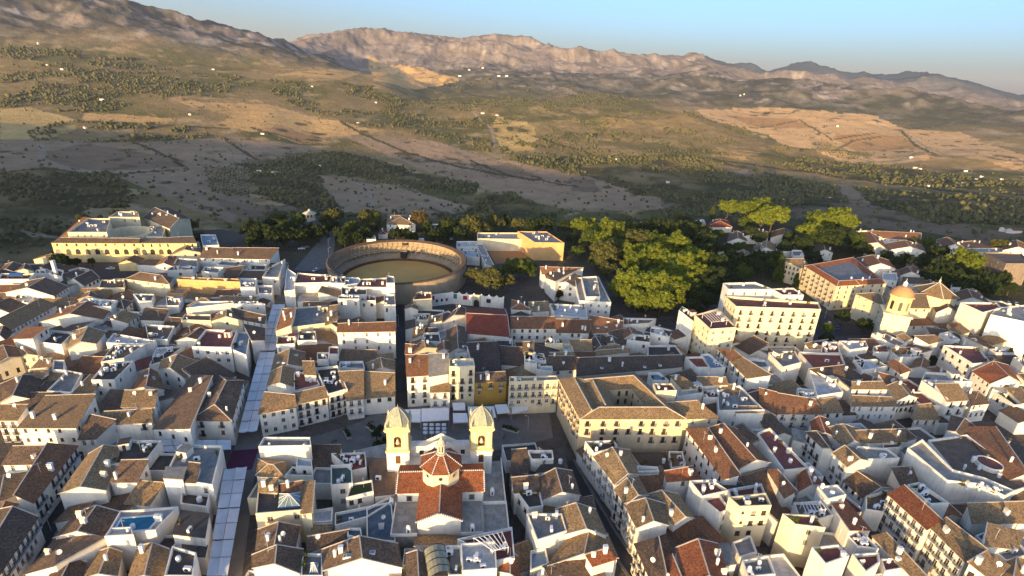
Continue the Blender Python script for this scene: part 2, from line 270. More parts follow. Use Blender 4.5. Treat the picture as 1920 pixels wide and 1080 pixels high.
HEDGES=[(7,[[1091,3118],[1295,3020],[1607,3203],[1573,2771],[1849,2884]]),(7,[[1165,2262],[1663,2741],[1843,2806]]),(16,[[603,1929],[952,1816],[1120,1538],[1164,1220]]),(6,[[-1068,1490],[-856,1323],[-804,1259]]),(9,[[-719,2194],[-387,1828],[-118,1647],[45,1528]]),(7,[[-934,1880],[-741,1808]]),(8,[[-972,979],[-954,1075],[-853,1114],[-794,1222]]),(8,[[1411,3497],[1611,3355],[1723,3463]]),(8,[[2050,2983],[1651,2147]]),(6,[[-931,1696],[-719,1454]]),(7,[[-167,1815],[-17,1579],[162,1458]]),(9,[[56,2276],[253,2024]]),(7,[[-1377,1695],[-1121,1765],[-987,1840]])]
FARMS=[(-1511,1983,16),(-1912,2325,12),(-2001,2359,12),(-1161,1917,10),(-655,2209,10),(-185,2658,16),(-114,2616,14),(-653,1329,9),(-613,1326,11),(424,1499,10),(-326,1577,7),(1583,4029,10),(1532,3961,9),(1738,3043,12),(1545,2146,10),(1405,1915,11),(1404,1889,8),(1513,1829,9),(1446,1681,9),(1379,1618,8),(1461,1625,10),(743,1254,9),(731,761,16),(734,778,12),(-1296,1608,9),(-2289,2681,9),(-1564,2843,12),(-1021,2713,12),(-695,2647,9),(-859,1806,9),(627,1233,7),(-538,4804,25),(-510,5356,20),(-385,5372,18),(-206,4790,25),(-138,4778,20),(1268,1527,8),(1156,1504,7),(-564,1507,7),(335,1855,7)]
def inside(x, y, poly):
    r = np.zeros(np.shape(x), bool); n = len(poly)
    for i in range(n):
        (x0, y0), (x1, y1) = poly[i], poly[(i + 1) % n]
        if y0 == y1: continue
        c = ((y0 > y) != (y1 > y)) & (x < (x1 - x0) * (y - y0) / (y1 - y0) + x0); r ^= c
    return r
def near_line(x, y, pl):
    d = np.full(np.shape(x), 1e9)
    for (x0, y0), (x1, y1) in zip(pl, pl[1:]):
        dx, dy = x1 - x0, y1 - y0; t = np.clip(((x - x0) * dx + (y - y0) * dy) / max(dx * dx + dy * dy, 1e-6), 0, 1); d = np.minimum(d, np.hypot(x - x0 - t * dx, y - y0 - t * dy))
    return d
FCOL = {'f1': (.66, .46, .19), 'f2': (.64, .41, .18), 'f3': (.41, .295, .19), 'f4': (.46, .32, .20), 'f5': (.30, .215, .14), 'f6': (.68, .44, .22), 'f7': (.52, .31, .145)}
def land_colour(x, y, z):
    d = np.hypot(x, y); d = np.where(d < 2000, d, 2000 + (d - 2000) / .62); az = np.degrees(np.arctan2(x, y)); n1 = fbm(x / 260, y / 260, 5); n2 = fbm(x / 60 + 9, y / 60, 4); n3 = fbm(x / 900 + 5, y / 900, 4)
    lerp = lambda a, b, t: a + (np.array(b) - a) * np.clip(t, 0, 1)[..., None]
    c = np.zeros(x.shape + (3,)) + np.array((.34, .245, .12))                       # dry scrub
    c = lerp(c, (.17, .155, .065), (n1 - .44) * 5); c = lerp(c, (.52, .38, .20), (n2 - .57) * 6)
    rock = np.clip((d - 4300) / 900, 0, 1); rc = np.zeros_like(c) + np.array((.27, .225, .19)); rg = ridged(x / 330 + 4, y / 330, 5); f2 = fbm(x / 75, y / 75 + 3, 5)
    rc = lerp(rc, (.085, .085, .072), (n2 - .44) * 5 + (.62 - rg) * 2.2 + (n3 - .5) * 2.5); rc = lerp(rc, (.50, .43, .36), (f2 - .56) * 8 * np.clip((rg - .35) * 3, 0, 1))
    rc = lerp(rc, (.10, .105, .065), np.clip((260 - z) / 260, 0, 1) * .8 * (n1 > .36)); c = c + (rc - c) * rock[..., None]
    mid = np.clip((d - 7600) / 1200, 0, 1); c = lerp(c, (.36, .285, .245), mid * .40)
    far = np.clip((d - 11600) / 1000, 0, 1); c = lerp(c, (.055, .085, .115), far * .95)  # hazy blue of distance mixed into the land colour of the farthest ridges
    wob = (vnoise(x / 35, y / 35) - .5) * 26
    for k, poly in FIELDS:
        m = inside(x + wob, y - wob, poly); fc = np.array(FCOL[k]) * (.84 + .32 * fbm(x / 160 + 3, y / 160, 3))[..., None]; fc = lerp(fc, (.13, .11, .06), (n2 - .66) * 9); c = np.where(m[..., None], fc, c)
    for k, poly in WOODS:
        m = inside(x + wob, y + wob, poly); c = np.where(m[..., None], lerp(c, (.06, .066, .034) if k >= 1 else (.10, .10, .045), np.full(x.shape, .9 if k >= 1 else .35) * np.clip((n2 - .25) * 2.6, .1, 1)), c)
    for w, pl in TRACKS: c = lerp(c, (.42, .34, .25), (near_line(x + wob * .3, y, pl) < w) * .8)
    for w, pl in HEDGES: c = lerp(c, (.07, .07, .04), (near_line(x + wob * .4, y + wob * .2, pl) < w) * .85)
    cl = (z > -95) & (z < -.6) & (d < 720); c = np.where(cl[..., None], np.array((.24, .18, .12)) * (.6 + .8 * n2)[..., None], c)
    twn = (z > -.6) & (d < 900); c = np.where(twn[..., None], np.where(((np.hypot(x, y) > 335) & (x > -150))[..., None], np.array((.13, .12, .07)), np.array((.17, .15, .13))) * (.8 + .4 * n2)[..., None], c)
    return c
azs = np.concatenate([np.linspace(-180, -62, 60)[:-1], np.linspace(-62, 62, 1050), np.linspace(62, 180, 60)[1:]])
ds = np.concatenate([[2], np.linspace(40, 380, 12), np.linspace(392, 760, 62), np.geomspace(768, 9800, 320), [11000, 15000, 26000]])
AZ, DD = np.meshgrid(np.radians(azs), ds); GX, GY = np.sin(AZ) * DD, np.cos(AZ) * DD; GZ = height(GX, GY)
na, nd = len(azs), len(ds); me = bpy.data.meshes.new('ground'); nv = na * nd
me.vertices.add(nv); me.vertices.foreach_set('co', np.stack([GX, GY, GZ], -1).astype(np.float32).ravel())
I = (np.arange(nd - 1)[:, None] * na + np.arange(na - 1)[None]).ravel(); quads = np.stack([I, I + na, I + na + 1, I + 1], -1)[:, ::-1]
me.loops.add(quads.size); me.loops.foreach_set('vertex_index', quads.ravel().astype(np.int32)); me.polygons.add(len(quads)); me.polygons.foreach_set('loop_start', (np.arange(len(quads)) * 4).astype(np.int32))
me.update(calc_edges=True); me.polygons.foreach_set('use_smooth', np.ones(len(quads), bool))
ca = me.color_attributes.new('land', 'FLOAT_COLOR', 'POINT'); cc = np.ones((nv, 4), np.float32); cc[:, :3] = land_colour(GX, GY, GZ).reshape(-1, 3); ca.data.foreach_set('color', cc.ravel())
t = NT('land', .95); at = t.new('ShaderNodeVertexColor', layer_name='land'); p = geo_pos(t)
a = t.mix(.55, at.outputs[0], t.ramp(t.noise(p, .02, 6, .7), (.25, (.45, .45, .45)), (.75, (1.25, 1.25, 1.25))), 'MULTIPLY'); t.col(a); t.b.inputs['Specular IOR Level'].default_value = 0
t.bump(t.noise(p, .022, 8, .75), 1.0, 16); M['land'] = t.m; me.materials.append(t.m)
struct('ground', me)
# ---- woodland: far trees that read as one mass ---------------------------
def scatter_trees():
    rs = np.random.RandomState(3); X, Y, S = [], [], []
    for k, poly in WOODS:
        a = np.array(poly, float); x0, y0 = a.min(0); x1, y1 = a.max(0); area = .5 * abs(np.dot(a[:, 0], np.roll(a[:, 1], 1)) - np.dot(a[:, 1], np.roll(a[:, 0], 1)))
        n = int(min(5200, area / 190 * k)) * 2; x = rs.uniform(x0, x1, n * 2); y = rs.uniform(y0, y1, n * 2); m = inside(x, y, poly) & (fbm(x / 120 + 2, y / 120, 3) > .58 - .11 * k); x, y = x[m][:n], y[m][:n]
        X.append(x); Y.append(y); S.append(rs.gamma(6., .42, len(x)) * (1 + np.hypot(x, y) / 9000))
    for poly in GROVES:
        a = np.array(poly, float); x0, y0 = a.min(0); x1, y1 = a.max(0); gx, gy = np.meshgrid(np.arange(x0, x1, 13), np.arange(y0, y1, 13)); gx, gy = gx.ravel(), gy.ravel(); m = inside(gx, gy, poly); X.append(gx[m] + rs.normal(0, 1.2, m.sum())); Y.append(gy[m] + rs.normal(0, 1.2, m.sum())); S.append(rs.uniform(2.0, 3.2, m.sum()))
    n = 2600; th = np.radians(rs.uniform(-50, 50, n)); dd = np.exp(rs.uniform(np.log(800), np.log(3500), n)); X.append(np.sin(th) * dd); Y.append(np.cos(th) * dd); S.append(rs.uniform(1.6, 4.2, n))
    for w, pl in HEDGES + TRACKS[:5]:
        for (xa, ya), (xb, yb) in zip(pl, pl[1:]):
            k = int(np.hypot(xb - xa, yb - ya) / 30); tt = rs.rand(k); X.append(xa + (xb - xa) * tt + rs.normal(0, 14, k)); Y.append(ya + (yb - ya) * tt + rs.normal(0, 14, k)); S.append(rs.uniform(1.5, 3, k))
    x, y, s = np.concatenate(X), np.concatenate(Y), np.concatenate(S); z = height(x, y); k = (z < -8) | (np.hypot(x, y) > 760); x, y, z, s = x[k], y[k], z[k], s[k]
    # a small irregular crown of 2 stacked rings and a tip, 7 sides
    ns = 6; prof = [(.35, .05), (1.0, .55), (.85, 1.15), (.0, 1.75)]; base = []
    for r, h in prof[:3]: base += [(r * math.cos(2 * math.pi * i / ns + h), r * math.sin(2 * math.pi * i / ns + h), h) for i in range(ns)]
    base.append((0, 0, prof[3][1])); base = np.array(base); nb = len(base); F = []
    for j in range(2):
        for i in range(ns): a_, b_ = j * ns + i, j * ns + (i + 1) % ns; F += [(a_, b_, b_ + ns), (a_, b_ + ns, a_ + ns)]
    for i in range(ns): F.append((2 * ns + i, 2 * ns + (i + 1) % ns, 3 * ns))
    F = np.array(F); N = len(x); V = base[None] * s[:, None, None] * rs.uniform(.68, 1.3, (N, nb, 1)); V[:, :, 2] *= rs.uniform(.75, 1.15, (N, 1)); V += np.stack([x, y, z - .3], -1)[:, None]
    T = (F[None] + (np.arange(N) * nb)[:, None, None]).reshape(-1, 3)
    me = bpy.data.meshes.new('woodland'); me.vertices.add(N * nb); me.vertices.foreach_set('co', V.astype(np.float32).ravel()); me.loops.add(T.size); me.loops.foreach_set('vertex_index', T.ravel().astype(np.int32)); me.polygons.add(len(T)); me.polygons.foreach_set('loop_start', (np.arange(len(T)) * 3).astype(np.int32)); me.update(calc_edges=True)
    t = NT('woodland', .9); p = geo_pos(t); a = t.mix(t.ramp(t.noise(p, .012, 4), (.35, (0, 0, 0)), (.65, (1, 1, 1))), (.06, .07, .026), (.14, .13, .05)); a = t.mix(.6, a, t.ramp(t.noise(p, .4, 2), (.3, (.5, .5, .5)), (.7, (1.2, 1.2, 1.1))), 'MULTIPLY'); t.col(a); M['woodland'] = t.m; me.materials.append(t.m)
    o = link('woodland', me); o['kind'] = 'stuff'; tag(o, 'dark green trees and bushes scattered over the valley slopes', 'woodland'); return N
NTREES = scatter_trees()

# ---- house kit -----------------------------------------------------------
WALL = {'w': 'plaster_white', 'y': 'plaster_cream', 'o': 'plaster_ochre', 'g': 'plaster_gold', 'd': 'plaster_dun', 's': 'plaster_stone', 'h': 'plaster_honey'}
ROOF = {'br': 'tile_brown', 'tn': 'tile_tan', 'dk': 'tile_dark', 'rd': 'tile_red', 'rb': 'tile_russet', 'rr': 'tile_crimson', 'tb': 'tile_bronze',
        'mr': 'terrace_maroon', 'gr': 'terrace_grey', 'wh': 'terrace_white', 'bl': 'terrace_blue', 'gn': 'terrace_green', 'gx': 'terrace_moss', 'te': 'terrace_beige', 'sl': 'terrace_slate', 'rm': 'terrace_red'}
FLATOF = {'br': 'terrace_brown', 'tn': 'terrace_beige', 'dk': 'terrace_dark', 'rb': 'terrace_red', 'rd': 'terrace_red'}
def frame_mesh(w, h, mat, arch=False):
    b = MB(); t = .08
    for x0, x1, z0, z1 in ((-w / 2, -w / 2 + t, 0, h), (w / 2 - t, w / 2, 0, h), (-w / 2 + t, w / 2 - t, 0, t), (-w / 2 + t, w / 2 - t, h - t, h), (-t * .4, t * .4, t, h - t), (-w / 2 + t, -t * .4, h * .62, h * .62 + .05), (t * .4, w / 2 - t, h * .62, h * .62 + .05)):
        b.box(x0, x1, .13, .2, z0, z1)
    b.box(-w / 2 - .12, w / 2 + .12, -.09, .12, -.09, 0.0)
    return b.mesh('window', [mat])
def pane_mesh(w, h):
    b = MB(); b.box(-w / 2 + .02, w / 2 - .02, .165, .185, .03, h - .03); return b.mesh('pane', ['pane'])
def balcony_mesh(w):
    b = MB(); W = w / 2 + .3
    b.box(-W, W, -.6, -.002, -.22, -.1, 1)
    b.box(-W, W, -.6, -.55, .85, .92); b.box(-W, -W + .05, -.55, -.002, .85, .92); b.box(W - .05, W, -.55, -.002, .85, .92)
    n = 9
    for i in range(n):
        x = -W + .02 + i * (2 * W - .07) / (n - 1); b.box(x, x + .035, -.585, -.555, -.1, .85)
    for i in range(3):
        y = -.42 + i * .17; b.box(-W + .01, -W + .045, y, y + .035, -.1, .85); b.box(W - .045, W - .01, y, y + .035, -.1, .85)
    return b.mesh('balcony', ['iron', 'white_trim'])
KIT = {}
for key, (w, h) in {'w': (1.1, 1.45), 'd': (1.15, 2.15), 's': (.8, .8), 'a': (2.6, 3.2), 'w2': (.9, 1.25), 'w3': (1.35, 1.5), 'w4': (.95, 1.85)}.items():
    KIT[key] = dict(w=w, h=h, f1=frame_mesh(w, h, 'window_frame'), f2=frame_mesh(w, h, 'shutter'), f3=frame_mesh(w, h, 'white_trim'), p=pane_mesh(w, h))
KIT['balc'] = balcony_mesh(1.15)
def arch_mesh(w, h):
    b = MB(); n = 8; r = w / 2; pts = [(r * math.cos(math.pi * k / n), h - r + r * math.sin(math.pi * k / n)) for k in range(n + 1)]
    for (x0, z0), (x1, z1) in zip(pts, pts[1:]):
        b.poly([(x1, .02, z1), (x0, .02, z0), (x0, .02, h), (x1, .02, h)]); b.poly([(x0, .02, z0), (x1, .02, z1), (x1, .24, z1), (x0, .24, z0)])
    return b.mesh('arch', ['plaster_cream'])
KIT['arch'] = arch_mesh(2.6, 3.2)
def planter_mesh():
    b = MB(); b.box(-.6, .6, -.25, .25, 0, .45); rs = random.Random(3)
    for k in range(26): x, y, z = rs.uniform(-.6, .6), rs.uniform(-.3, .3), rs.uniform(.45, 1.3); s = .22; a = rs.uniform(0, 3); b.poly([(x - s * math.cos(a), y - s * math.sin(a), z), (x + s * math.cos(a), y + s * math.sin(a), z), (x + s * .5, y, z + s * 1.6)], 1)
    return b.mesh('planter', ['tile_russet', 'leaf_green'])
PLANT = planter_mesh()
def chimney_meshes():
    out = []
    b = MB(); b.box(-.45, .45, -.35, .35, -1.2, 1.3); b.box(-.55, .55, -.45, .45, 1.3, 1.42); b.box(-.4, -.2, -.3, .3, 1.42, 1.75, 1); b.box(.2, .4, -.3, .3, 1.42, 1.75, 1); b.box(-.55, .55, -.42, .42, 1.75, 1.85); out.append(b.mesh('chimney', ['white_trim', 'white_trim']))
    b = MB(); b.lathe([(.38, -1.2), (.38, 1.1), (.48, 1.1), (.48, 1.25), (.3, 1.25), (.3, 1.6), (.46, 1.6), (.30, 1.9), (.06, 2.02)], 10); out.append(b.mesh('chimney', ['white_trim']))
    b = MB(); b.box(-.6, .6, -.4, .4, -1.2, 1.2); b.poly([(-.7, -.5, 1.2), (.7, -.5, 1.2), (.7, 0, 1.75), (-.7, 0, 1.75)], 1); b.poly([(-.7, 0, 1.75), (.7, 0, 1.75), (.7, .5, 1.2), (-.7, .5, 1.2)], 1); b.poly([(-.7, .5, 1.2), (-.7, -.5, 1.2), (-.7, 0, 1.75)]); b.poly([(.7, -.5, 1.2), (.7, .5, 1.2), (.7, 0, 1.75)]); out.append(b.mesh('chimney', ['white_trim', 'mortar']))
    return out
CHIM = chimney_meshes()
def ac_mesh():
    b = MB(); b.box(-.55, .55, -.25, .25, .12, .95); b.box(-.5, -.4, -.22, .22, 0, .12, 1); b.box(.4, .5, -.22, .22, 0, .12, 1)
    for k in range(10):
        a0, a1 = 2 * math.pi * k / 10, 2 * math.pi * (k + 1) / 10
        b.poly([(-.1, -.262, .53), (-.1 + .33 * math.cos(a0), -.262, .53 + .33 * math.sin(a0)), (-.1 + .33 * math.cos(a1), -.262, .53 + .33 * math.sin(a1))], 1)
    return b.mesh('air_conditioner', ['white_trim', 'iron'])
def tank_mesh():
    b = MB(); b.lathe([(.5, 0), (.55, .1), (.55, 1.05), (.45, 1.25), (.15, 1.32)], 12); return b.mesh('water_tank', ['white_trim'])
def antenna_mesh():
    b = MB(); b.bar((0, 0, -.3), (0, 0, 3.2), .06); b.bar((-.7, 0, 3.0), (.7, 0, 3.0), .045)
    for k in range(5): b.bar((-.6 + .3 * k, -.35, 3.0), (-.6 + .3 * k, .35, 3.0), .03)
    return b.mesh('antenna', ['steel'])
def dish_mesh():
    b = MB(); b.bar((0, 0, -.2), (0, 0, .9), .07); rr = [(0.02, 0), (.25, .05), (.45, .16)]
    T = Matrix.Translation((0, -.1, .95)) @ Matrix.Rotation(R(65), 4, 'X'); k = MB(); k.lathe(rr, 12, cap=False); k.v = [tuple(T @ Vector(v)) for v in k.v]
    for f in k.f: b.poly([k.v[i] for i in f])
    return b.mesh('satellite_dish', ['white_trim'])
AC, TANK, ANT, DISH = ac_mesh(), tank_mesh(), antenna_mesh(), dish_mesh()
def wall_edge(mb, a, b, za, zb, zw, wins, base=-1.0):
    a = np.array(a, float); b = np.array(b, float); L = np.linalg.norm(b - a); e = (b - a) / L; inn = np.array([-e[1], e[0]])
    def P(u, z, d=0): q = a + e * u + inn * d; return (q[0], q[1], z)
    if not wins:
        mb.poly([P(0, base), P(L, base), P(L, zb), P(0, za)]); return
    us = sorted({0, L} | {w[0] for w in wins} | {w[1] for w in wins}); zs = sorted({base, zw} | {w[2] for w in wins} | {w[3] for w in wins})
    for u0, u1 in zip(us, us[1:]):
        um = (u0 + u1) / 2
        for z0, z1 in zip(zs, zs[1:]):
            zm = (z0 + z1) / 2
            if any(w[0] < um < w[1] and w[2] < zm < w[3] for w in wins): continue
            mb.poly([P(u0, z0), P(u1, z0), P(u1, z1), P(u0, z1)])
    for u0, u1, z0, z1 in wins:
        D = .25
        mb.poly([P(u0, z0), P(u0, z0, D), P(u0, z1, D), P(u0, z1)][::-1]); mb.poly([P(u1, z0), P(u1, z0, D), P(u1, z1, D), P(u1, z1)])
        mb.poly([P(u0, z0), P(u1, z0), P(u1, z0, D), P(u0, z0, D)]); mb.poly([P(u0, z1), P(u1, z1), P(u1, z1, D), P(u0, z1, D)][::-1])
    if za > zw + .01 or zb > zw + .01: mb.poly([P(0, zw), P(L, zw), P(L, zb), P(0, za)])
def roof_faces(rt, P, h, rise):
    n = len(P); z = lambda p, zz: (p[0], p[1], zz); md = lambda a, b: ((a[0] + b[0]) / 2, (a[1] + b[1]) / 2)
    d2 = lambda a, b: math.hypot(a[0] - b[0], a[1] - b[1])
    if rt in ('gd', 'gw', 'hp') and n == 4:
        wd = (d2(P[0], P[1]) + d2(P[2], P[3])) / 2; dp = (d2(P[1], P[2]) + d2(P[3], P[0])) / 2
        along = rt == 'gd' or (rt == 'hp' and dp >= wd)
        span = wd if along else dp; r = min(.40 * span / 2, 3.4); zr = h + r
        if not along: P = [P[1], P[2], P[3], P[0]]
        A, B = md(P[0], P[1]), md(P[3], P[2])
        if rt == 'hp':
            L = d2(A, B); k = min(.42, span * .48 / max(L, .1)); A, B = tuple(A[i] + (B[i] - A[i]) * k for i in (0, 1)), tuple(B[i] + (A[i] - B[i]) * k for i in (0, 1))
        A, B = z(A, zr), z(B, zr); q = [z(p, h) for p in P]
        F = [[q[0], A, B, q[3]], [A, q[1], q[2], B]]; ridges = [(A, B)]
        if rt == 'hp': F += [[q[0], q[1], A], [q[2], q[3], B]]; ridges += [(q[0], A), (q[1], A), (q[2], B), (q[3], B)]
        else: ridges += [(q[0], A), (A, q[1]), (q[2], B), (B, q[3])]
        return F, ridges
    if rt[0] == 's' and n == 4:
        hi = {'n': (2, 3), 'f': (0, 1), 'l': (1, 2), 'r': (0, 3)}[rt[1]]
        q = [z(p, h + (rise if i in hi else 0)) for i, p in enumerate(P)]
        return [q], [(q[hi[0]], q[hi[1]])]
    if rt == 'rg':
        a, b = offset_poly(P, -3.4), offset_poly(P, -6.5); F = []; rd = []
        for i in range(n):
            j = (i + 1) % n
            F.append([z(P[i], h), z(P[j], h), z(a[j], h + 1.6), z(a[i], h + 1.6)]); F.append([z(a[i], h + 1.6), z(a[j], h + 1.6), z(b[j], h + .4), z(b[i], h + .4)])
            rd += [(z(a[i], h + 1.6), z(a[j], h + 1.6)), (z(P[i], h), z(a[i], h + 1.6))]
        return F, rd
    return [[z(p, h) for p in P]], []
def roof_mesh(F, mat, thick=.18):
    mb = MB(); cnt = {}
    key = lambda p: tuple(round(c, 3) for c in p)
    for f in F:
        n = len(f); nv = Vector((0, 0, 0))
        for i in range(n): a, b = Vector(f[i]), Vector(f[(i + 1) % n]); nv += a.cross(b)
        nv.normalize(); u = Vector((0, 0, 1)).cross(nv); u = u.normalized() if u.length > 1e-3 else Vector((1, 0, 0)); v = nv.cross(u)
        mb.poly(f, 0, [(Vector(p).dot(u), Vector(p).dot(v)) for p in f]); mb.poly([(p[0], p[1], p[2] - thick) for p in reversed(f)])
        for i in range(n):
            k = (key(f[i]), key(f[(i + 1) % n])); cnt[k] = cnt.get(k, 0) + 1
    for a, b in cnt:
        if (b, a) not in cnt: mb.poly([(a[0], a[1], a[2] - thick), (b[0], b[1], b[2] - thick), b, a])
    return mb.mesh('roof', [mat])
def z_on(F, x, y):
    best = None
    for f in F:
        for k in range(1, len(f) - 1):
            a, b, c = f[0], f[k], f[k + 1]; d = (b[1] - c[1]) * (a[0] - c[0]) + (c[0] - b[0]) * (a[1] - c[1])
            if abs(d) < 1e-9: continue
            l1 = ((b[1] - c[1]) * (x - c[0]) + (c[0] - b[0]) * (y - c[1])) / d; l2 = ((c[1] - a[1]) * (x - c[0]) + (a[0] - c[0]) * (y - c[1])) / d; l3 = 1 - l1 - l2
            if min(l1, l2, l3) > -.001: zz = l1 * a[2] + l2 * b[2] + l3 * c[2]; best = zz if best is None else max(best, zz)
    return best
def put_windows(mb, rt_o, P, i, spec, h, cx, cy, far, fr, extra=None):
    """openings of one wall: spec rows x columns, b = french doors with balconies, a = arches below"""
    a, b = np.array(P[i]), np.array(P[(i + 1) % len(P)]); L = np.linalg.norm(b - a); e = (b - a) / L
    rows, rest = spec.split('x'); bal = rest.endswith('b'); arc = rest.endswith('a'); cols = int(rest.rstrip('ba')); rows = int(rows)
    cols = max(1, min(cols, int((L - .6) / 1.9))); 
    if L < 2.4: return []
    wk = rng.choice(['w', 'w', 'w2', 'w3', 'w4']); fh = min(3.3, (h - .4) / rows); wins = []; rz = math.atan2(e[1], e[0])
    for r in range(rows):
        zt = h - .65 - r * fh
        for c in range(cols):
            u = L * (c + .5) / cols + (rng.uniform(-.12, .12) if L / cols > 2.2 else 0)
            kind = 'd' if bal and (r < rows - 1 or rows == 1 or rng.random() < .5) else 'w'
            if arc and r == rows - 1: kind = 'a'
            elif kind == 'w' and rng.random() < .10: kind = 's'
            kind = wk if kind == 'w' else kind; k = KIT[kind]; z1 = zt if kind != 'a' else h - r * fh - .6; z0 = z1 - k['h']
            if z0 < .05: z0 = .05; 
            if z1 - z0 < k['h'] - .01: continue
            if rng.random() < .07 and kind != 'a': continue
            wins.append((u - k['w'] / 2, u + k['w'] / 2, z0, z1)); q = a + e * u
            w = link('window', k[fr], rt_o, (q[0] - cx, q[1] - cy, z0), rz)
            link('pane', k['p'], w)
            if kind == 'a': link('arch', KIT['arch'], rt_o, (q[0] - cx, q[1] - cy, z0), rz)
            if kind == 'd' and bal: link('balcony', KIT['balc'], rt_o, (q[0] - cx, q[1] - cy, z0), rz)
    return wins
NUMW = ['no', 'one', 'two', 'three', 'four', 'five', 'six']
HOUSES = []
def house(rec, label, cat='house', group=None, name='house'):
    h, rt, rc, wc, pts, win, ch, ex, rise = rec
    P = [(pts[i], pts[i + 1]) for i in range(0, len(pts), 2)]; n = len(P)
    cx = sum(p[0] for p in P) / n; cy = sum(p[1] for p in P) / n; P = [(p[0] - cx, p[1] - cy) for p in P]
    ro = root(name, (cx, cy, 0), label, cat, group); far = math.hypot(cx, cy) > 185
    flat = rt in ('F', 'f'); rmat = FLATOF.get(rc, ROOF[rc]) if flat else ROOF[rc]
    tops = [h] * n; pk = {}
    if rt[0] == 's' and n == 4:
        hi = {'n': (2, 3), 'f': (0, 1), 'l': (1, 2), 'r': (0, 3)}[rt[1]]; tops = [h + (rise if i in hi else 0) for i in range(4)]
    F, rd = roof_faces(rt, P, h, rise)
    side = {'n': 0, 'r': 1, 'f': n - 2, 'l': n - 1}; specs = {}
    for s in win.split(): specs[side[s[0]]] = s[1:]
    if n == 5 and 0 in specs: specs[1] = specs[0]
    mb = MB(); fr = rng.choice(['f1', 'f2', 'f2', 'f3'])
    for i in range(n):
        j = (i + 1) % n; wins = put_windows(mb, ro, P, i, specs[i], min(tops[i], tops[j]), 0, 0, far, fr) if i in specs else []
        lo = .06 if not flat else 0
        wall_edge(mb, P[i], P[j], tops[i] - lo, tops[j] - lo, min(tops[i], tops[j]) - lo, wins)
    if rt in ('gd', 'gw') and n == 4:
        A, B = rd[0]; e = ((0, 1), (2, 3)) if rt == 'gd' else ((1, 2), (3, 0)); AB = (A, B)
        for (i, j), T in zip(e, AB): mb.poly([(P[i][0], P[i][1], h - .06), (P[j][0], P[j][1], h - .06), (T[0], T[1], T[2] - .06)])
    link('wall', mb.mesh('wall', [WALL[wc]]), ro)
    if flat:
        q = offset_poly(P, -.03 if rt == 'F' else .12); rb = MB(); rb.prism(q, h - .2, h + (.02 if rt == 'F' else .12)); link('roof', rb.mesh('roof', [rmat]), ro)
        if rt == 'F':
            inn = offset_poly(P, -.28); ph = h + rng.choice([.7, .9, 1.1]); pb = MB()
            for i in range(n):
                j = (i + 1) % n
                pb.poly([(*P[i], h), (*P[j], h), (*P[j], ph), (*P[i], ph)]); pb.poly([(*P[i], ph), (*P[j], ph), (*inn[j], ph), (*inn[i], ph)]); pb.poly([(*inn[j], h), (*inn[i], h), (*inn[i], ph), (*inn[j], ph)])
            link('parapet', pb.mesh('parapet', [WALL[wc]]), ro)
    else:
        Q = offset_poly(P, .32); F2, rd2 = roof_faces(rt, Q, h - .1, rise + .18 if rise else 0)
        link('roof', roof_mesh(F2, rmat), ro)
        if rt == 'rg':
            b = MB(); b.prism(offset_poly(P, -6.3), h - .5, h + .3); link('roof_terrace', b.mesh('roof_terrace', ['terrace_grey']), ro)
        if rd2:
            b = MB()
            for a, c in rd2:
                if (Vector(a) - Vector(c)).length > .5: b.bar((a[0], a[1], a[2] + .04), (c[0], c[1], c[2] + .04), .26, .14)
            link('ridge', b.mesh('ridge', ['mortar']), ro)
        F = F2
    bil = lambda s, t: tuple((P[0][k] * (1 - s) + P[1][k] * s) * (1 - t) + (P[3 % n][k] * (1 - s) + P[2][k] * s) * t for k in (0, 1))
    for k in range(ch):
        for _ in range(6):
            x, y = bil(rng.choice([rng.uniform(.1, .25), rng.uniform(.75, .9), rng.uniform(.3, .7)]), rng.uniform(.12, .88)); zz = z_on(F, x, y)
            if zz is not None: break
        if zz is None: continue
        s = rng.uniform(.75, 1.1); link('chimney', rng.choice(CHIM), ro, (x, y, zz + .1), rng.choice([0, .2, 1.5]), (s, s, s * rng.uniform(.85, 1.2)))
    ar = abs(sum(P[i][0] * P[(i + 1) % n][1] - P[(i + 1) % n][0] * P[i][1] for i in range(n))) / 2
    put = lambda me, nm, s, t, sc=1, rz=0: (lambda q: link(nm, me, ro, (q[0], q[1], (z_on(F, *q) or h) + .02), rz, (sc, sc, sc)))(bil(s, t))
    if flat and ar > 25:
        for k in range(6 if ex == 'ac' else rng.choice([0, 0, 1, 2])): put(AC, 'air_conditioner', rng.uniform(.15, .85), rng.uniform(.15, .85), rng.uniform(1, 1.5), rng.choice([0, 1.57, .3]))
        for k in range(rng.choice([0, 0, 1, 2, 3])): put(PLANT, 'planter', rng.choice([rng.uniform(.08, .15), rng.uniform(.85, .92)]), rng.uniform(.12, .9), rng.uniform(.8, 1.3), rng.uniform(0, 3))
        if rng.random() < .25: put(TANK, 'water_tank', rng.uniform(.2, .8), rng.uniform(.2, .8), rng.uniform(.9, 1.2))
        if rng.random() < .3 and ar > 45 and not ex:
            b = MB(); q = bil(rng.choice([.22, .78]), .75); w = rng.uniform(1.1, 1.5); b.box(-w, w, -w, w, 0, 2.3); b.box(-w - .15, w + .15, -w - .15, w + .15, 2.3, 2.45, 1); b.box(-.4, .4, -w - .03, -w, .05, 1.95, 2)
            link('stair_hut', b.mesh('stair_hut', [WALL[wc], rmat, 'shutter']), ro, (q[0], q[1], h), math.atan2(P[1][1] - P[0][1], P[1][0] - P[0][0]))
    if rng.random() < .3: put(ANT, 'antenna', rng.uniform(.2, .8), rng.uniform(.3, .9), 1, rng.uniform(0, 3))
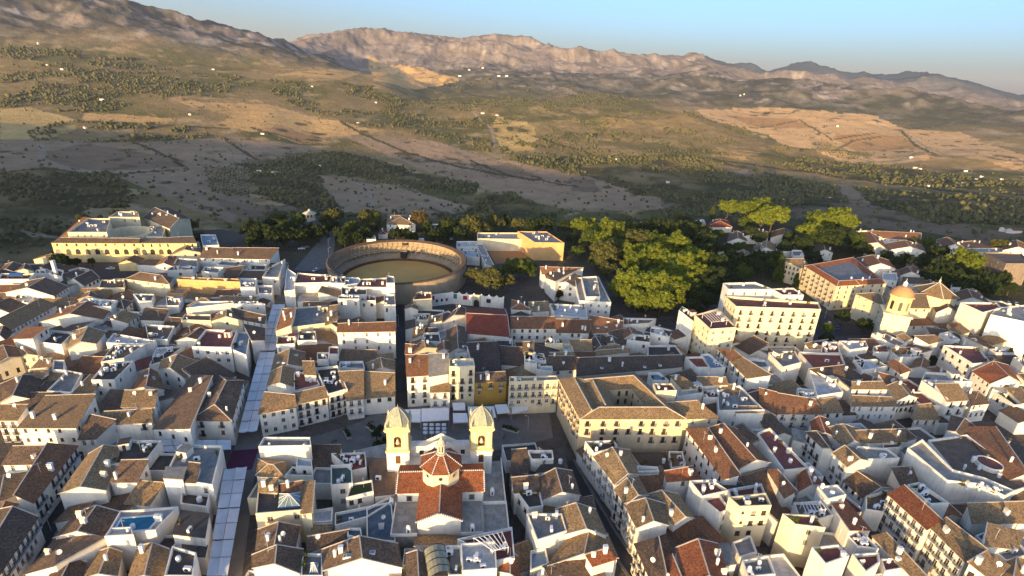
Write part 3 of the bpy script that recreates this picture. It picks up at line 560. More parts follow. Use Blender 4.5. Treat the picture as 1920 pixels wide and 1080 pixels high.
    if ex == 'dish' or rng.random() < .12: put(DISH, 'satellite_dish', rng.uniform(.2, .8), rng.uniform(.2, .8), 1.3 if ex != 'dish' else 2.4, rng.uniform(-.6, .6))
    quad = lambda s0, s1, t0, t1: [bil(s0, t0), bil(s1, t0), bil(s1, t1), bil(s0, t1)]
    if ex == 'pool':
        b = MB(); b.prism(quad(.10, .78, .14, .70), h - .3, h + .12); link('pool_water', b.mesh('pool_water', ['pool_water']), ro)
        b = MB(); o_, i_ = offset_poly(quad(.10, .78, .14, .70), .45), quad(.10, .78, .14, .70)
        for i in range(4):
            j = (i + 1) % 4; b.poly([(*o_[i], h + .25), (*o_[j], h + .25), (*i_[j], h + .25), (*i_[i], h + .25)]); b.poly([(*o_[i], h), (*o_[j], h), (*o_[j], h + .25), (*o_[i], h + .25)]); b.poly([(*i_[j], h), (*i_[i], h), (*i_[i], h + .25), (*i_[j], h + .25)])
        link('pool_rim', b.mesh('pool_rim', ['white_trim']), ro)
    if ex == 'glasspyr':
        q = quad(.4, .8, .15, .6); c = bil(.6, .4); b = MB(); b.prism(q, h, h + .5, 1)
        sk = link('skylight', b.mesh('skylight', ['white_trim', 'blue_tarp']), ro)
        for i in range(4):
            j = (i + 1) % 4; g = MB(); g.poly([(*q[i], h + .5), (*q[j], h + .5), (*c, h + 2.1)]); link('pane', g.mesh('pane', ['skylight_glass']), sk)
        g = MB()
        for i in range(4):
            g.bar((*q[i], h + .5), (*c, h + 2.13), .16)
            for k in (.33, .66):
                m_ = [q[i][z] + (q[(i + 1) % 4][z] - q[i][z]) * k for z in (0, 1)]; g.bar((*m_, h + .52), (*c, h + 2.12), .08)
        link('glazing_bar', g.mesh('glazing_bar', ['white_trim']), sk)
    if ex == 'skylight':
        for k in range(3):
            s, t = rng.uniform(.15, .8), rng.uniform(.15, .7); q = bil(s, t); zz = z_on(F, *q) or h; b = MB(); b.box(-.6, .6, -.5, .5, -.5, .3); b.box(-.5, .5, -.4, .4, .3, .34, 1); link('skylight', b.mesh('skylight', ['white_trim', 'skylight_glass']), ro, (*q, zz), .1)
    if ex == 'barrel':
        a, d = Vector((*bil(.5, .02), h)), Vector((*bil(.5, .98), h)); ax = (d - a); L = ax.length; ax.normalize(); sd = Vector((ax.y, -ax.x, 0)); W = 2.6; N = 9
        g = MB()
        arc = lambda p, k: p + sd * (W * math.cos(math.pi * k / N)) + Vector((0, 0, .3 + 1.9 * math.sin(math.pi * k / N)))
        sk = link('skylight', None, ro)
        ns = max(3, int(L / 1.8))
        for i in range(ns):
            p0, p1 = a + ax * (L * i / ns), a + ax * (L * (i + 1) / ns); g = MB()
            for k in range(N): g.poly([arc(p0, k), arc(p1, k), arc(p1, k + 1), arc(p0, k + 1)])
            link('pane', g.mesh('pane', ['barrel_glass']), sk)
        g = MB()
        for i in range(ns + 1):
            p0 = a + ax * (L * i / ns)
            for k in range(N): g.bar(arc(p0, k) * 1, arc(p0, k + 1), .13)
        link('rib', g.mesh('rib', ['iron']), sk)
    if ex == 'pergola':
        b = MB(); 
        for k in range(7): s = .15 + .1 * k; b.bar((*bil(s, .2), h + 2.4), (*bil(s, .75), h + 2.4), .16)
        for s, t in ((.15, .2), (.75, .2), (.15, .75), (.75, .75)): b.bar((*bil(s, t), h), (*bil(s, t), h + 2.4), .14)
        for t in (.2, .75): b.bar((*bil(.12, t), h + 2.3), (*bil(.78, t), h + 2.3), .14)
        link('pergola', b.mesh('pergola', ['white_trim']), ro)
    if ex == 'tarp':
        b = MB(); b.prism(quad(.3, .75, .25, .8), h + 1.9, h + 2.0)
        for s, t in ((.3, .25), (.75, .25), (.75, .8), (.3, .8)): b.bar((*bil(s, t), h), (*bil(s, t), h + 1.9), .1)
        link('shade_sail', b.mesh('shade_sail', ['blue_tarp']), ro)
    if ex == 'drum':
        b = MB(); c = bil(.45, .62); rr = min(3.4, math.sqrt(ar) * .3); b.lathe([(rr, h - .1), (rr, h + 1.5), (rr - .25, h + 1.5), (rr - .25, h + 1.2)], 24, c); b.lathe([(rr - .25, h + 1.0), (rr - .25, h + 1.21)], 24, c, 1); link('stair_drum', b.mesh('stair_drum', [WALL[wc], 'terrace_maroon']), ro)
    if ex == 'tallchimney':
        b = MB(); b.box(-.7, .7, -.7, .7, h - 1, h + 7); b.box(-.85, .85, -.85, .85, h + 7, h + 7.3); q = bil(.4, .5); link('chimney_stack', b.mesh('chimney_stack', ['white_trim']), ro, (*q, 0))
    return ro

def annex(k, h, rt, rc, pts, rise):
    ro = HOUSES[k]; cx, cy = ro.location[:2]; P = [(pts[i] - cx, pts[i + 1] - cy) for i in range(0, 8, 2)]; flat = rt in ('F', 'f'); mb = MB(); tops = [h] * 4; wc = TOWN[k][3]
    if rt[0] == 's': hi = {'n': (2, 3), 'l': (1, 2), 'r': (0, 3)}[rt[1]]; tops = [h + (rise if i in hi else 0) for i in range(4)]
    F, rd = roof_faces(rt, P, h, rise)
    for i in range(4): wall_edge(mb, P[i], P[(i + 1) % 4], tops[i] - .05, tops[(i + 1) % 4] - .05, h, [])
    if rt == 'gd':
        for (i, j), T in zip(((0, 1), (2, 3)), rd[0]): mb.poly([(*P[i], h - .05), (*P[j], h - .05), (T[0], T[1], T[2] - .05)])
    if rt == 'F':
        inn = offset_poly(P, -.25); ph = h + .8
        for i in range(4):
            j = (i + 1) % 4; mb.poly([(*P[i], h - .05), (*P[j], h - .05), (*P[j], ph), (*P[i], ph)]); mb.poly([(*P[i], ph), (*P[j], ph), (*inn[j], ph), (*inn[i], ph)]); mb.poly([(*inn[j], h), (*inn[i], h), (*inn[i], ph), (*inn[j], ph)])
    an = link('annex', mb.mesh('annex', [WALL[wc]]), ro); rmat = FLATOF.get(rc, ROOF[rc]) if flat else {'mr': 'tile_russet', 'gr': 'tile_dark'}.get(rc, ROOF[rc])
    if flat: b = MB(); b.prism(offset_poly(P, -.04 if rt == 'F' else .1), h - .2, h + .03); link('roof', b.mesh('roof', [rmat]), an)
    else: F2, r2 = roof_faces(rt, offset_poly(P, .3), h - .08, rise); link('roof', roof_mesh(F2, rmat), an)

# ---- houses of the town: eave height, roof kind, roof and wall colour, footprint (m), openings, chimneys, feature, rise
TOWN=[
(7,'sn','br','w',[-137.4,113.9,-129.4,114.8,-129.7,120,-138.6,119],'n1x2',1,'',1.73),
(8,'sr','rb','w',[-121.1,100.6,-116.9,100.3,-122.7,121.5,-129,119.8],'r2x9b',1,'',1.85),
(6.5,'sr','tn','w',[-125.6,100.6,-125.1,103.9,-129.2,111.8,-132,109.1],'',0,'',1.23),
(8,'gd','dk','w',[-115.8,82,-106.5,78.8,-112.1,95.7,-123.7,96.8],'r2x9b',0,'',0),
(9,'gd','tn','w',[-112,102.6,-101.8,104.6,-109.4,120.7,-115.8,117.2],'',2,'',0),
(9.5,'sn','br','w',[-102.1,107,-95.7,107.5,-96.3,113.3,-102.7,112.6],'r2x4',1,'',1.96),
(8.5,'F','dk','w',[-107.3,112.8,-98.7,116.6,-99.8,124.1,-111.8,123.5],'',1,'',0),
(9.5,'F','gr','w',[-88.9,108.5,-75.1,106.7,-80.8,122.2,-92.7,121.4],'n1x3',2,'',0),
(11.5,'f','tn','w',[-87.9,107,-82.8,106.9,-84.4,111.4,-89.7,111],'',0,'',0),
(10.5,'sn','dk','w',[-82.9,107.3,-80,107.3,-81.3,112.1,-84.1,112.3],'',0,'',1.7),
(6,'F','dk','w',[-82.2,103.4,-74.9,102.7,-76.6,107.1,-84.4,107.8],'',0,'',0),
(9,'F','te','w',[-90.8,90.3,-80.7,92.3,-79.9,99.7,-92.7,97.4],'',2,'pool',0),
(9,'f','dk','w',[-76.6,92,-68.8,91.5,-71.7,98.5,-78.9,99.1],'',0,'',0),
(7,'gd','br','w',[-104.2,91.3,-93,92,-95.3,99.4,-104.7,98.5],'',2,'',0),
(6,'sl','br','w',[-103.7,82.3,-96,82.2,-90.8,90.1,-104.7,92],'',1,'',3.2),
(10,'F','wh','w',[-89.8,88.7,-83.8,89.6,-85.8,91.8,-90.2,91.2],'',1,'',0),
(5,'F','gr','w',[-102.6,88.1,-96.6,89.8,-97,91,-102.9,89.9],'',0,'',0),
(7,'gd','tn','w',[-89.6,81.3,-83.3,82.2,-86.4,87.9,-91.3,87.8],'',1,'',0),
(7,'gd','tn','w',[-80.1,81.5,-72.8,81.9,-76.4,89.3,-83.5,89.7],'',1,'',0),
(9,'F','dk','w',[-71.1,80.4,-65.1,80.7,-67.8,86.6,-74.1,88],'',0,'',0),
(6,'f','dk','w',[-72.7,88.9,-67.8,88.9,-68.9,91.9,-74.9,91.9],'',0,'',0),
(6.5,'gd','br','w',[-97.5,80.5,-90.1,81,-92.7,85.2,-98.1,85.7],'',0,'',0),
(6,'gd','rb','w',[-124.5,96.6,-121.4,97.7,-122.5,101.3,-127.8,100.9],'',0,'',0),
(10,'F','gr','w',[-70.1,121.7,-55.6,123.3,-57.2,127,-70.5,126],'',2,'',0),
(7,'hp','tn','w',[-68,115,-59.5,114,-62.7,120.8,-70.2,121.1],'',0,'',0),
(7,'F','gr','w',[-59.7,114.2,-52,114.4,-53.7,118.6,-58.7,118.7],'',0,'',0),
(9,'F','wh','w',[-57.2,116,-52.7,116.2,-54.1,119.3,-58.3,119.4],'n1x1',0,'',0),
(11,'sn','tn','y',[-61.9,104.8,-57.5,104.9,-58.8,108.2,-62.8,107.9],'',2,'',1.16),
(10,'F','dk','y',[-59.6,97.7,-47.2,100,-50.2,110.2,-63.7,108],'n1x2',0,'glasspyr',0),
(10.6,'sl','tn','y',[-48.8,98.8,-46.1,98.2,-49.2,108.3,-53.2,109.1],'',0,'',1.21),
(10.6,'sn','rb','y',[-56.3,105.4,-51.7,106.2,-52.5,108.6,-57.3,107],'',1,'',0.74),
(8.5,'F','gn','w',[-45.4,109.7,-39.9,110.8,-42.5,118.3,-48,117.3],'n2x1',0,'',0),
(8,'F','mr','w',[-42,116.4,-38.2,118.1,-40.4,124.4,-50,123.3],'',0,'ac',0),
(8,'F','gx','w',[-40.4,106.4,-33.9,109.2,-35.4,113.5,-40.6,111.6],'n1x3',0,'',0),
(7,'f','br','w',[-33.7,109.4,-28.7,110.6,-31.6,124.3,-39.9,124],'',0,'',0),
(6,'F','sl','w',[-40.9,98.9,-33.9,102.2,-29.2,107.7,-42.3,103],'',0,'',0),
(6.3,'F','sl','w',[-31.9,95,-24.9,95.1,-29.5,109.7,-34.7,104.9],'',1,'',0),
(6,'F','wh','w',[-47,99.5,-42.1,100.3,-43.4,104.8,-48.1,103.5],'',0,'',0),
(6,'sn','tn','w',[-45.8,96.7,-41.5,97.3,-41.9,99.2,-46.4,98.8],'',0,'',0.73),
(8,'gd','br','w',[-55.4,88.2,-47.6,90.2,-48.9,97,-58.1,95.4],'',2,'',0),
(8,'sn','br','w',[-44.2,90,-36.9,94.3,-36.6,95.8,-45.1,93.2],'',0,'',0.83),
(8,'F','sl','w',[-36.4,94.6,-32.4,93.6,-33.8,97,-36.9,96.8],'',0,'',0),
(8,'gd','br','w',[-54.5,85.2,-44,84.5,-45.6,90.3,-56,88.2],'',0,'',0),
(7,'F','gr','w',[-43.4,83.7,-38.6,84,-40.7,89.8,-45.2,89.6],'',0,'glasspyr',0),
(8,'gd','br','w',[-38.8,85.5,-21.8,87.3,-24.1,93.3,-40.9,90.6],'',2,'skylight',0),
(9,'gd','br','w',[-19.7,83.4,-14.6,83.7,-16.3,90.1,-21,89.8],'',0,'',0),
(9,'F','te','w',[-14.9,83.4,-9.7,83.7,-13,91.7,-16.7,90.7],'',0,'barrel',0),
(9,'F','gr','w',[-10.7,84,-7.4,84.2,-8.9,92.2,-12.4,91.8],'',0,'',0),
(10,'F','wh','w',[-7.7,84.4,-0.1,85.5,-0.8,93,-8.8,91.7],'',0,'ac',0),
(9,'F','mr','w',[-0.2,88.5,3.9,89.9,3.1,98.6,-9.9,94.1],'',1,'pergola',0),
(6,'sf','tn','w',[-19.9,93.4,-10.4,94.2,-10.5,98.5,-20.6,98.9],'',0,'',1.77),
(6,'sn','dk','w',[2.8,122.2,7.6,123.2,6.8,130.1,2.6,129.1],'',0,'',2.41),
(7,'F','br','w',[8.4,125.9,15,126.7,14.9,130.6,7.3,130],'',0,'',0),
(6,'f','dk','w',[9.7,122.9,19.1,125,19,134.1,15.5,133.8],'',1,'',0),
(8,'sn','br','w',[3.7,112.4,10.3,113.4,9.9,117.6,2.8,116.1],'l2x2',1,'',1.39),
(8,'gd','br','w',[11.3,110,21.4,112.6,20,121.8,10.2,118.3],'',1,'',0),
(7,'F','dk','w',[7.4,107,11.3,108,10.4,114.2,4.1,113],'l1x2',0,'',0),
(9,'F','gr','w',[9.2,95.1,16.6,98.4,15.8,104,6.8,103.4],'',2,'',0),
(9,'gd','tn','w',[16.1,98.2,26.4,98.5,24.7,106.5,14.5,105.8],'',1,'',0),
(7,'gd','tn','w',[11.8,90.5,28.6,93.9,27.2,100.3,17.7,99.4],'',1,'',0),
(5,'F','bl','w',[7.7,89.7,12.2,91.9,11.5,96.6,7.8,95.2],'',0,'',0),
(10,'sn','rd','w',[21.7,88.6,27.1,90.8,25.6,92.5,20.5,90.5],'',2,'',0.82),
(7,'f','wh','w',[9,86.8,14.9,87.1,14.1,90.2,9.6,88.9],'',1,'',0),
(8,'gd','rd','w',[0.5,87.6,5.3,85.4,4.3,91.6,1.3,93.7],'',0,'',0),
(10,'F','dk','w',[26.7,126.5,34.2,129.9,33.7,133.1,24.6,131.8],'l2x2b',1,'',0),
(10,'gd','tn','w',[31.2,115.4,38.5,119.7,38,129.9,26.8,126.3],'l3x4b',1,'',0),
(10,'gd','tn','w',[32.9,108.1,39.4,111.8,38.2,118.4,30.8,113.2],'l3x3b',1,'',0),
(10,'gd','tn','w',[34.3,100.4,42.2,101.8,43.1,108.7,32.7,107.9],'l3x5b',1,'',0),
(9,'gd','tn','w',[44.4,103.1,50,105.6,48.3,113.6,38.8,112.2],'',1,'',0),
(9,'sl','br','w',[34.8,86.3,37.7,85.3,38.5,97,33.1,96.1],'l3x6b',0,'',1.49),
(9,'sl','rd','w',[37.5,84.7,41.2,85.3,40.6,92.2,37,91.6],'',1,'',1.31),
(10,'gd','rd','w',[41.9,85.6,52.3,86.2,52.8,96.4,42.5,94.5],'',3,'',0),
(8,'f','gr','w',[53.6,92.2,56.5,92.8,56.8,98.8,53.4,98.3],'',0,'',0),
(7,'F','gr','w',[58.2,95,63.3,96.9,63.7,102,58.2,99.5],'',0,'',0),
(8,'F','gr','w',[57.4,88.5,64.2,89.6,65,94.9,57.8,93],'',1,'',0),
(5,'f','dk','w',[42.8,127.7,50.2,128.8,51.2,135.9,40.5,135.1],'',1,'',0),
(5.5,'F','br','w',[50.6,127.7,55.3,128.7,56.2,135.7,51.8,135.4],'',1,'',0),
(6,'sn','rb','w',[40.5,116.1,45.7,118.1,44.9,122.3,39,121.4],'',0,'',1.7),
(6.5,'F','wh','w',[39.4,123.6,45.9,124.3,45.9,126.2,39.8,126.3],'',0,'',0),
(9,'sn','rd','w',[46.5,118.7,56.6,120.5,55.4,124,46.6,121.3],'n1x1',2,'',1.05),
(11,'sl','rb','w',[62,118.4,66.1,118.6,64,139.2,58.3,140.9],'l3x7',2,'',1.79),
(11.5,'gd','rb','w',[68.2,122.7,78.1,126.1,74.6,141.2,65.1,141.1],'',2,'',0),
(10,'F','mr','w',[53.7,111.1,61.8,113.9,58.6,117.9,52.1,117],'n1x1',2,'',0),
(9,'F','mr','w',[57.2,106.7,60.4,108.4,59.5,113.3,54.1,111.9],'n2x2',0,'',0),
(11,'F','mr','w',[60.1,106.9,70.5,108.3,71.6,116.3,61.4,113.4],'',2,'',0),
(13,'F','dk','y',[60.7,104.9,69.3,105.9,69.8,110.4,59.1,108.1],'n3x3',1,'',0),
(11,'sl','rb','w',[76.5,112.6,80,114.1,78.5,122.3,76.6,123.3],'',0,'',0.95),
(10,'F','mr','w',[81.4,123.5,89.5,125.3,86.3,144.1,80.9,140.9],'',3,'',0),
(9,'gd','rd','w',[82.9,117,91.7,120.4,91.4,126.7,86.3,124],'',2,'',0),
(12,'F','wh','w',[86.5,110.3,92.5,112.4,92.1,116.1,86.1,115],'',1,'',0),
(10,'F','br','w',[76.7,103.5,87,107.4,86.7,111.7,78.3,111.1],'',1,'pergola',0),
(13,'F','mr','y',[72.8,100.3,79.9,99.7,79.7,103.8,71.2,103.7],'n2x1',1,'',0),
(9,'sr','rd','w',[87,101.1,95.5,104.7,94.8,114.7,87.2,108.9],'',2,'',3.2),
(9,'F','dk','w',[88,98.2,92.9,97.7,92.2,104.1,87,103.7],'',0,'ac',0),
(12,'F','mr','w',[74.8,89.7,81.8,92.4,81,95.6,74,94.3],'',2,'',0),
(9,'F','mr','w',[85.4,90.6,90.6,93.6,92.1,96.5,85.1,95.6],'',1,'',0),
(7,'F','mr','w',[92.2,93.2,96.9,94.3,98.7,97.5,93.5,96.8],'',1,'',0),
(8,'sl','tn','w',[97.8,91.2,100.2,90.9,98.8,103.7,95.7,103.5],'',1,'',0.97),
(12,'sl','rd','w',[107.7,102.9,111.9,104.5,110.6,116.4,105.6,114.7],'l4x5b',0,'',1.58),
(12,'sl','tn','w',[110,93.4,115.9,95.7,113.5,104.9,109.2,103.1],'l4x5b',1,'',1.76),
(12,'sn','tn','w',[112.1,88.4,119.7,92.9,116.1,95.1,109,91.6],'l3x3b',1,'',1.54),
(11,'F','dk','w',[115,111.6,120.6,112.4,117.7,120,113.6,118.8],'',0,'ac',0),
(9,'gw','rd','w',[104,151.6,101,143.9,107.7,143.7,110.3,153.8],'',0,'',0),
(11,'F','te','w',[127,121.7,136,120.9,139.1,116.5,143.9,118.9,139.4,123.7,132.4,126.6,133.4,140.8,125.4,135.9],'',2,'ac',0),
(8.5,'F','br','w',[135.4,129.5,147,121.6,154.8,124.5,154.4,148.2,138.4,144],'',4,'drum',0),
(9,'sl','rb','w',[150.3,127,155.2,127.6,164.9,150.5,156,153],'l2x9',1,'',2.39),
(9,'gd','tn','w',[108,138.7,114.5,140.6,118.5,148.3,106.7,147.9],'',1,'',0),
(9,'sn','tn','w',[116.2,141.4,131,143.4,132.6,147.7,115.6,145.5],'',2,'',1.32),
(10,'gd','tn','w',[102.6,127.9,110.8,131.2,109.8,136.9,101.8,133.8],'l3x3b',1,'',0),
(9.5,'gd','br','w',[100.3,136.9,102.4,134.5,104.7,143.5,98.9,144.5],'l3x3b',0,'',0),
(9,'F','tn','w',[106,131.5,122,133.4,121.1,137.9,111.8,138.5],'',0,'',0),
(5,'gd','br','w',[104.4,120.7,116,125.4,111.6,131,102.7,127.4],'l1x5',0,'',0),
(7.5,'F','mr','w',[121.4,139.8,128,141,129.8,145,124,144.5],'',0,'',0),
(6,'F','br','w',[100.3,113.8,104.9,113.1,111.7,121.9,103.6,119.1],'',0,'',0),
(9,'F','gr','w',[123.1,96.3,130.5,98.5,132.6,108.2,121.5,103.8],'',2,'ac',0),
(9,'sn','tn','w',[125.3,109.1,140.5,110.1,144.1,115.7,127.2,113.8],'',1,'',1.75),
(7,'sn','br','w',[117.2,124.5,122.8,124.9,124.1,130.7,117.5,129.6],'',0,'',1.78),
(9,'gd','tn','w',[115.8,90.7,123.6,91.2,128.7,97.6,123,96.1],'',1,'',0),
(8,'F','bl','w',[137.8,109.5,142.5,109.8,145.4,113.8,141.4,113.6],'',0,'',0),
(9,'gd','br','w',[149.6,150.2,151.5,146.6,161.6,153.5,158.2,159.6],'l2x3',0,'',0),
(10,'sr','tn','w',[116.9,97.2,128.7,100,135.4,105.6,124.2,104.5],'',0,'',3.2),
(9,'sl','rb','w',[-193,179.3,-180.6,174.8,-182.7,184.2,-196.7,189.3],'r1x3',0,'',3.2),
(8,'F','dk','w',[-184.5,177.9,-171.8,176.4,-175.2,186.7,-186.7,187.9],'',1,'skylight',0),
(9,'gd','tn','w',[-167.4,173.9,-160.4,178.7,-164.2,188.5,-176.3,187.7],'',1,'',0),
(7,'gd','br','y',[-185.6,164,-182,169.5,-190.8,176.5,-195.7,173.7],'n2x2',0,'',0),
(6.5,'gd','tn','y',[-182.9,169.8,-177.9,171.9,-185,175.8,-189.4,175.3],'n2x2',0,'',0),
(6,'sn','tn','w',[-173.3,164,-167.5,165.6,-170.3,169.3,-173.8,168.5],'',1,'',1.01),
(7,'sn','tn','w',[-168.3,156.6,-163.1,156.7,-163.8,160.3,-168.9,159.3],'',0,'',0.91),
(6,'gd','br','w',[-165.1,142.6,-158.3,145.7,-163.7,159.2,-174.4,152.7],'',1,'',0),
(6,'F','gr','w',[-155.3,149.3,-146.9,149.3,-152.5,161.3,-159,162.5],'',2,'',0),
(6.5,'F','gr','w',[-163.4,161.4,-158.9,161.4,-164.5,168.3,-168.3,167.9],'',0,'',0),
(9,'sn','tb','w',[-144.4,127.1,-128.4,128.5,-131.3,140.8,-145.1,138.7],'n2x5 r2x4',2,'',3.2),
(8,'sn','tn','w',[-154.9,131.3,-149.4,131.8,-150.6,137.2,-158.3,136.5],'n3x2b',0,'',1.56),
(7,'sr','tn','w',[-143.3,145.6,-140.4,149.2,-142.1,159.7,-146.1,157.6],'',1,'',1.58),
(9,'F','dk','w',[-142.2,152.8,-134.7,153.5,-137,166.6,-145.7,163.9],'n2x2 r1x2',2,'ac',0),
(8,'F','br','w',[-149.1,166.1,-143.1,169.8,-142.3,180.3,-153.9,179],'n2x2',2,'ac',0),
(8,'F','wh','w',[-157.6,180.3,-142.6,180.8,-140.3,184,-160.7,188.4],'',0,'',0),
(8,'gd','tn','w',[-126.7,164.4,-114.5,159.4,-117.6,171.4,-129.7,170.7],'n2x2',1,'',0),
(6,'F','dk','w',[-133.4,168.6,-130.3,172.6,-129.9,184.3,-139.5,182.1],'',0,'pergola',0),
(10,'F','mr','w',[-121.4,176.6,-106.9,177.6,-111.8,192,-124.3,191.2],'n2x4',1,'',0),
(9,'F','bl','w',[-107.1,178.6,-99.8,174.7,-107.1,193.3,-112.4,193.3],'',0,'',0),
(9,'gd','rb','w',[-126.4,149.1,-115.8,150.1,-125.1,160.9,-129.4,160.5],'',0,'skylight',0),
(10,'sn','tn','w',[-121.4,138.4,-111.6,139.3,-114.4,145.3,-124,144.3],'r2x1',1,'',1.91),
(8,'sn','tn','w',[-122.2,131.7,-109.7,134.2,-112.3,138.6,-125,136],'n1x3b',1,'',1.41),
(7,'sn','br','w',[-125.7,125.7,-121.3,126.4,-119.2,132.2,-128.3,134.1],'n1x2',0,'',2.45),
(8,'sl','br','w',[-107,131,-93.5,128.1,-102.7,156.7,-113,161.9],'n1x3',2,'',3.2),
(9.5,'hp','br','w',[-97.3,134.3,-85,135,-92.6,157.7,-101.7,159.6],'n2x2b r2x6',2,'',0),
(9,'F','dk','w',[-85.7,188.3,-78.4,189.7,-81.7,197.5,-88.2,196.1],'',2,'',0),
(8,'gd','tn','w',[-86.3,166.5,-76.9,171.5,-80.4,182,-90.6,178.6],'l2x3',0,'skylight',0),
(8.5,'gd','tn','w',[-83.6,156.3,-74.6,156.8,-79.2,168.6,-86.4,165.9],'',0,'',0),
(9,'sn','tn','w',[-78.6,139.9,-68.8,144.6,-70.5,148,-80.6,148.8],'n3x4',0,'',1.98),
(9.3,'sn','tn','w',[-69.3,145.5,-60.5,150.6,-62.9,154.7,-71.2,149.6],'n3x4b',0,'',1.38),
(8,'F','mr','w',[-73.1,153.6,-66,158.6,-71.1,167.1,-77.9,165.4],'',1,'',0),
(11,'sn','tn','w',[-72.3,161.5,-68.2,161.4,-71.1,167.4,-74.8,167],'n1x1',0,'',1.76),
(9,'F','dk','w',[-60.4,151.1,-55,155,-63.4,170.2,-70.7,167.4],'n3x3b',1,'ac',0),
(8,'sn','tn','w',[-54,151.1,-49,152.8,-52.6,165.5,-60.7,163.7],'n2x2b',0,'',3.2),
(7,'sn','tn','w',[-49.5,154.3,-39.2,157,-41.4,166.4,-52,166.3],'n1x3',1,'',3.2),
(8,'gd','tn','w',[-51.1,170.1,-42.7,172,-44.3,179.2,-54.3,176],'',1,'',0),
(7.5,'F','gr','w',[-63.3,170.9,-53.6,171.4,-55.9,176.9,-64.3,175.5],'',0,'',0),
(13,'sn','rb','w',[-35.4,160.4,-27.4,162.2,-29.2,170.4,-37.5,169.5],'n4x2b',1,'',3.19),
(14,'sn','gr','w',[-27.3,159.6,-21,162.1,-22.2,170.4,-29.1,169.6],'',1,'',3.2),
(9,'sn','tn','w',[-26.6,157.3,-20,158.3,-21.5,164.1,-27.8,164.4],'n2x2b',0,'',2.05),
(16,'F','wh','y',[-20.6,161.6,-11.7,163,-12.7,168.4,-21.4,166.9],'n4x3b',1,'',0),
(10,'sn','br','g',[-11.7,163.5,-0.2,166,-1.1,169.9,-11.7,167.5],'n2x3b',3,'',1.15),
(9,'sn','dk','w',[-12.4,173.4,-2.5,174.4,-5,191.8,-16.8,189.3],'',1,'',3.2),
(8,'gd','br','w',[-24.3,186.9,-16.8,191.2,-19.4,211.7,-27.7,208.2],'',0,'',0),
(8,'F','wh','w',[-21.4,186.3,-16.5,186.8,-17.1,193.2,-20.5,192.9],'n1x1',1,'',0),
(6,'gd','br','y',[-267.7,253.4,-261.6,254.3,-265.8,264.4,-274.4,263.7],'',0,'',0),
(6,'gd','br','y',[-261,254.4,-252.9,256.4,-259.8,262.4,-265.1,263],'',0,'',0),
(7,'F','mr','w',[-254.4,238.3,-240.7,240.3,-244.3,248.1,-259.5,245.8],'',0,'tarp',0),
(8,'gd','br','w',[-237,223.6,-213.3,222.5,-216.1,234,-239.6,237.9],'r2x5',1,'',0),
(6,'sn','tn','w',[-237.5,220.8,-230.9,222.2,-233.5,226.4,-242,225.7],'',0,'',0.4),
(6,'F','wh','w',[-228.5,217.2,-220.3,216.3,-223.5,223.7,-232.2,223.6],'',0,'',0),
(7,'sr','tn','w',[-212.5,193.2,-204.2,190.3,-206.5,215.2,-213.8,216.4],'r2x12',0,'',2.18),
(6,'gd','br','w',[-205.7,184.9,-200.4,183.1,-203.8,189.9,-214.6,194.5],'',0,'',0),
(7,'gd','rb','w',[-198.9,198.2,-176.6,203.2,-181,214.1,-200,213.6],'',1,'',0),
(8,'F','wh','w',[-194.5,211,-178.9,212.1,-180.6,218.9,-196.6,219.9],'',2,'ac',0),
(8,'gd','br','o',[-200,220,-191.3,221.7,-195.4,225.5,-202.3,227.3],'',0,'',0),
(7,'hp','dk','w',[-183,218.4,-175.4,214.8,-177.3,222.8,-184,226.2],'r1x2',0,'',0),
(8,'sr','tn','w',[-169.5,199.2,-163,199.6,-163.3,207.3,-169.1,206.7],'r2x3',1,'',2.09),
(7,'sn','dk','w',[-161.3,205.1,-151.6,205.4,-153.3,212.3,-163.8,212.9],'',0,'',1.91),
(8,'F','br','y',[-200.1,232.8,-188.7,234.4,-195.7,244.3,-206.3,242.8],'',1,'',0),
(10,'hp','br','y',[-193.6,243.2,-169.6,239.2,-173.4,248.1,-194,254.3],'n1x3',1,'',0),
(7,'gd','dk','w',[-224,242.8,-212,238.4,-212.9,249.6,-224.7,255.9],'r1x4',1,'',0),
(6,'F','dk','w',[-239.8,251.1,-231.2,248.5,-237.2,257,-244.2,258.7],'',0,'tallchimney',0),
(5,'F','br','w',[-250.1,253.6,-243.1,254.7,-247.2,259.6,-253.1,258.7],'',1,'',0),
(6,'gd','rb','w',[-199.4,273.5,-189.7,273.5,-195.5,285.9,-203.5,286.2],'n1x1',0,'',0),
(7,'F','gr','w',[-187.1,269.6,-173.9,270.9,-181.3,282.8,-192.8,282.5],'',0,'',0),
(8,'gd','tn','y',[-198.8,285.9,-185.9,294,-192.4,304.5,-202.3,299.1],'n1x3',1,'',0),
(8,'F','mr','w',[-183.7,259.4,-171.7,262.7,-173.1,267.5,-184.7,266.4],'n1x1',1,'',0),
(9,'sn','br','w',[-178.7,282.1,-160.9,284.3,-164.8,292.2,-181.4,291],'n1x4',2,'',3.2),
(9,'sn','br','w',[-160.4,283.5,-140.9,285.9,-140,296.6,-165,293],'n1x5',1,'',3.2),
(8,'F','gr','w',[-166,260.8,-156.6,259.4,-157.6,268.5,-168.3,268.2],'n1x1',1,'',0),
(7,'sn','br','w',[-152,257.4,-146.6,258.2,-147.3,269,-154.9,264.8],'',0,'',3.2),
(7,'sn','br','w',[-146.7,260.9,-133.2,258.8,-135.9,268.1,-147.2,267],'',0,'',1.06),
(7,'F','gr','w',[-165.9,275.2,-153.7,274.1,-155.2,283.1,-167,282],'',1,'',0),
(7,'F','dk','w',[-147.4,269.2,-136.8,270.9,-139.7,279.4,-147.7,278.9],'',1,'',0),
(9,'F','te','w',[-130.6,254.6,-122.4,255.1,-131,284.4,-133.8,270.1],'n1x2 r2x7',1,'',0),
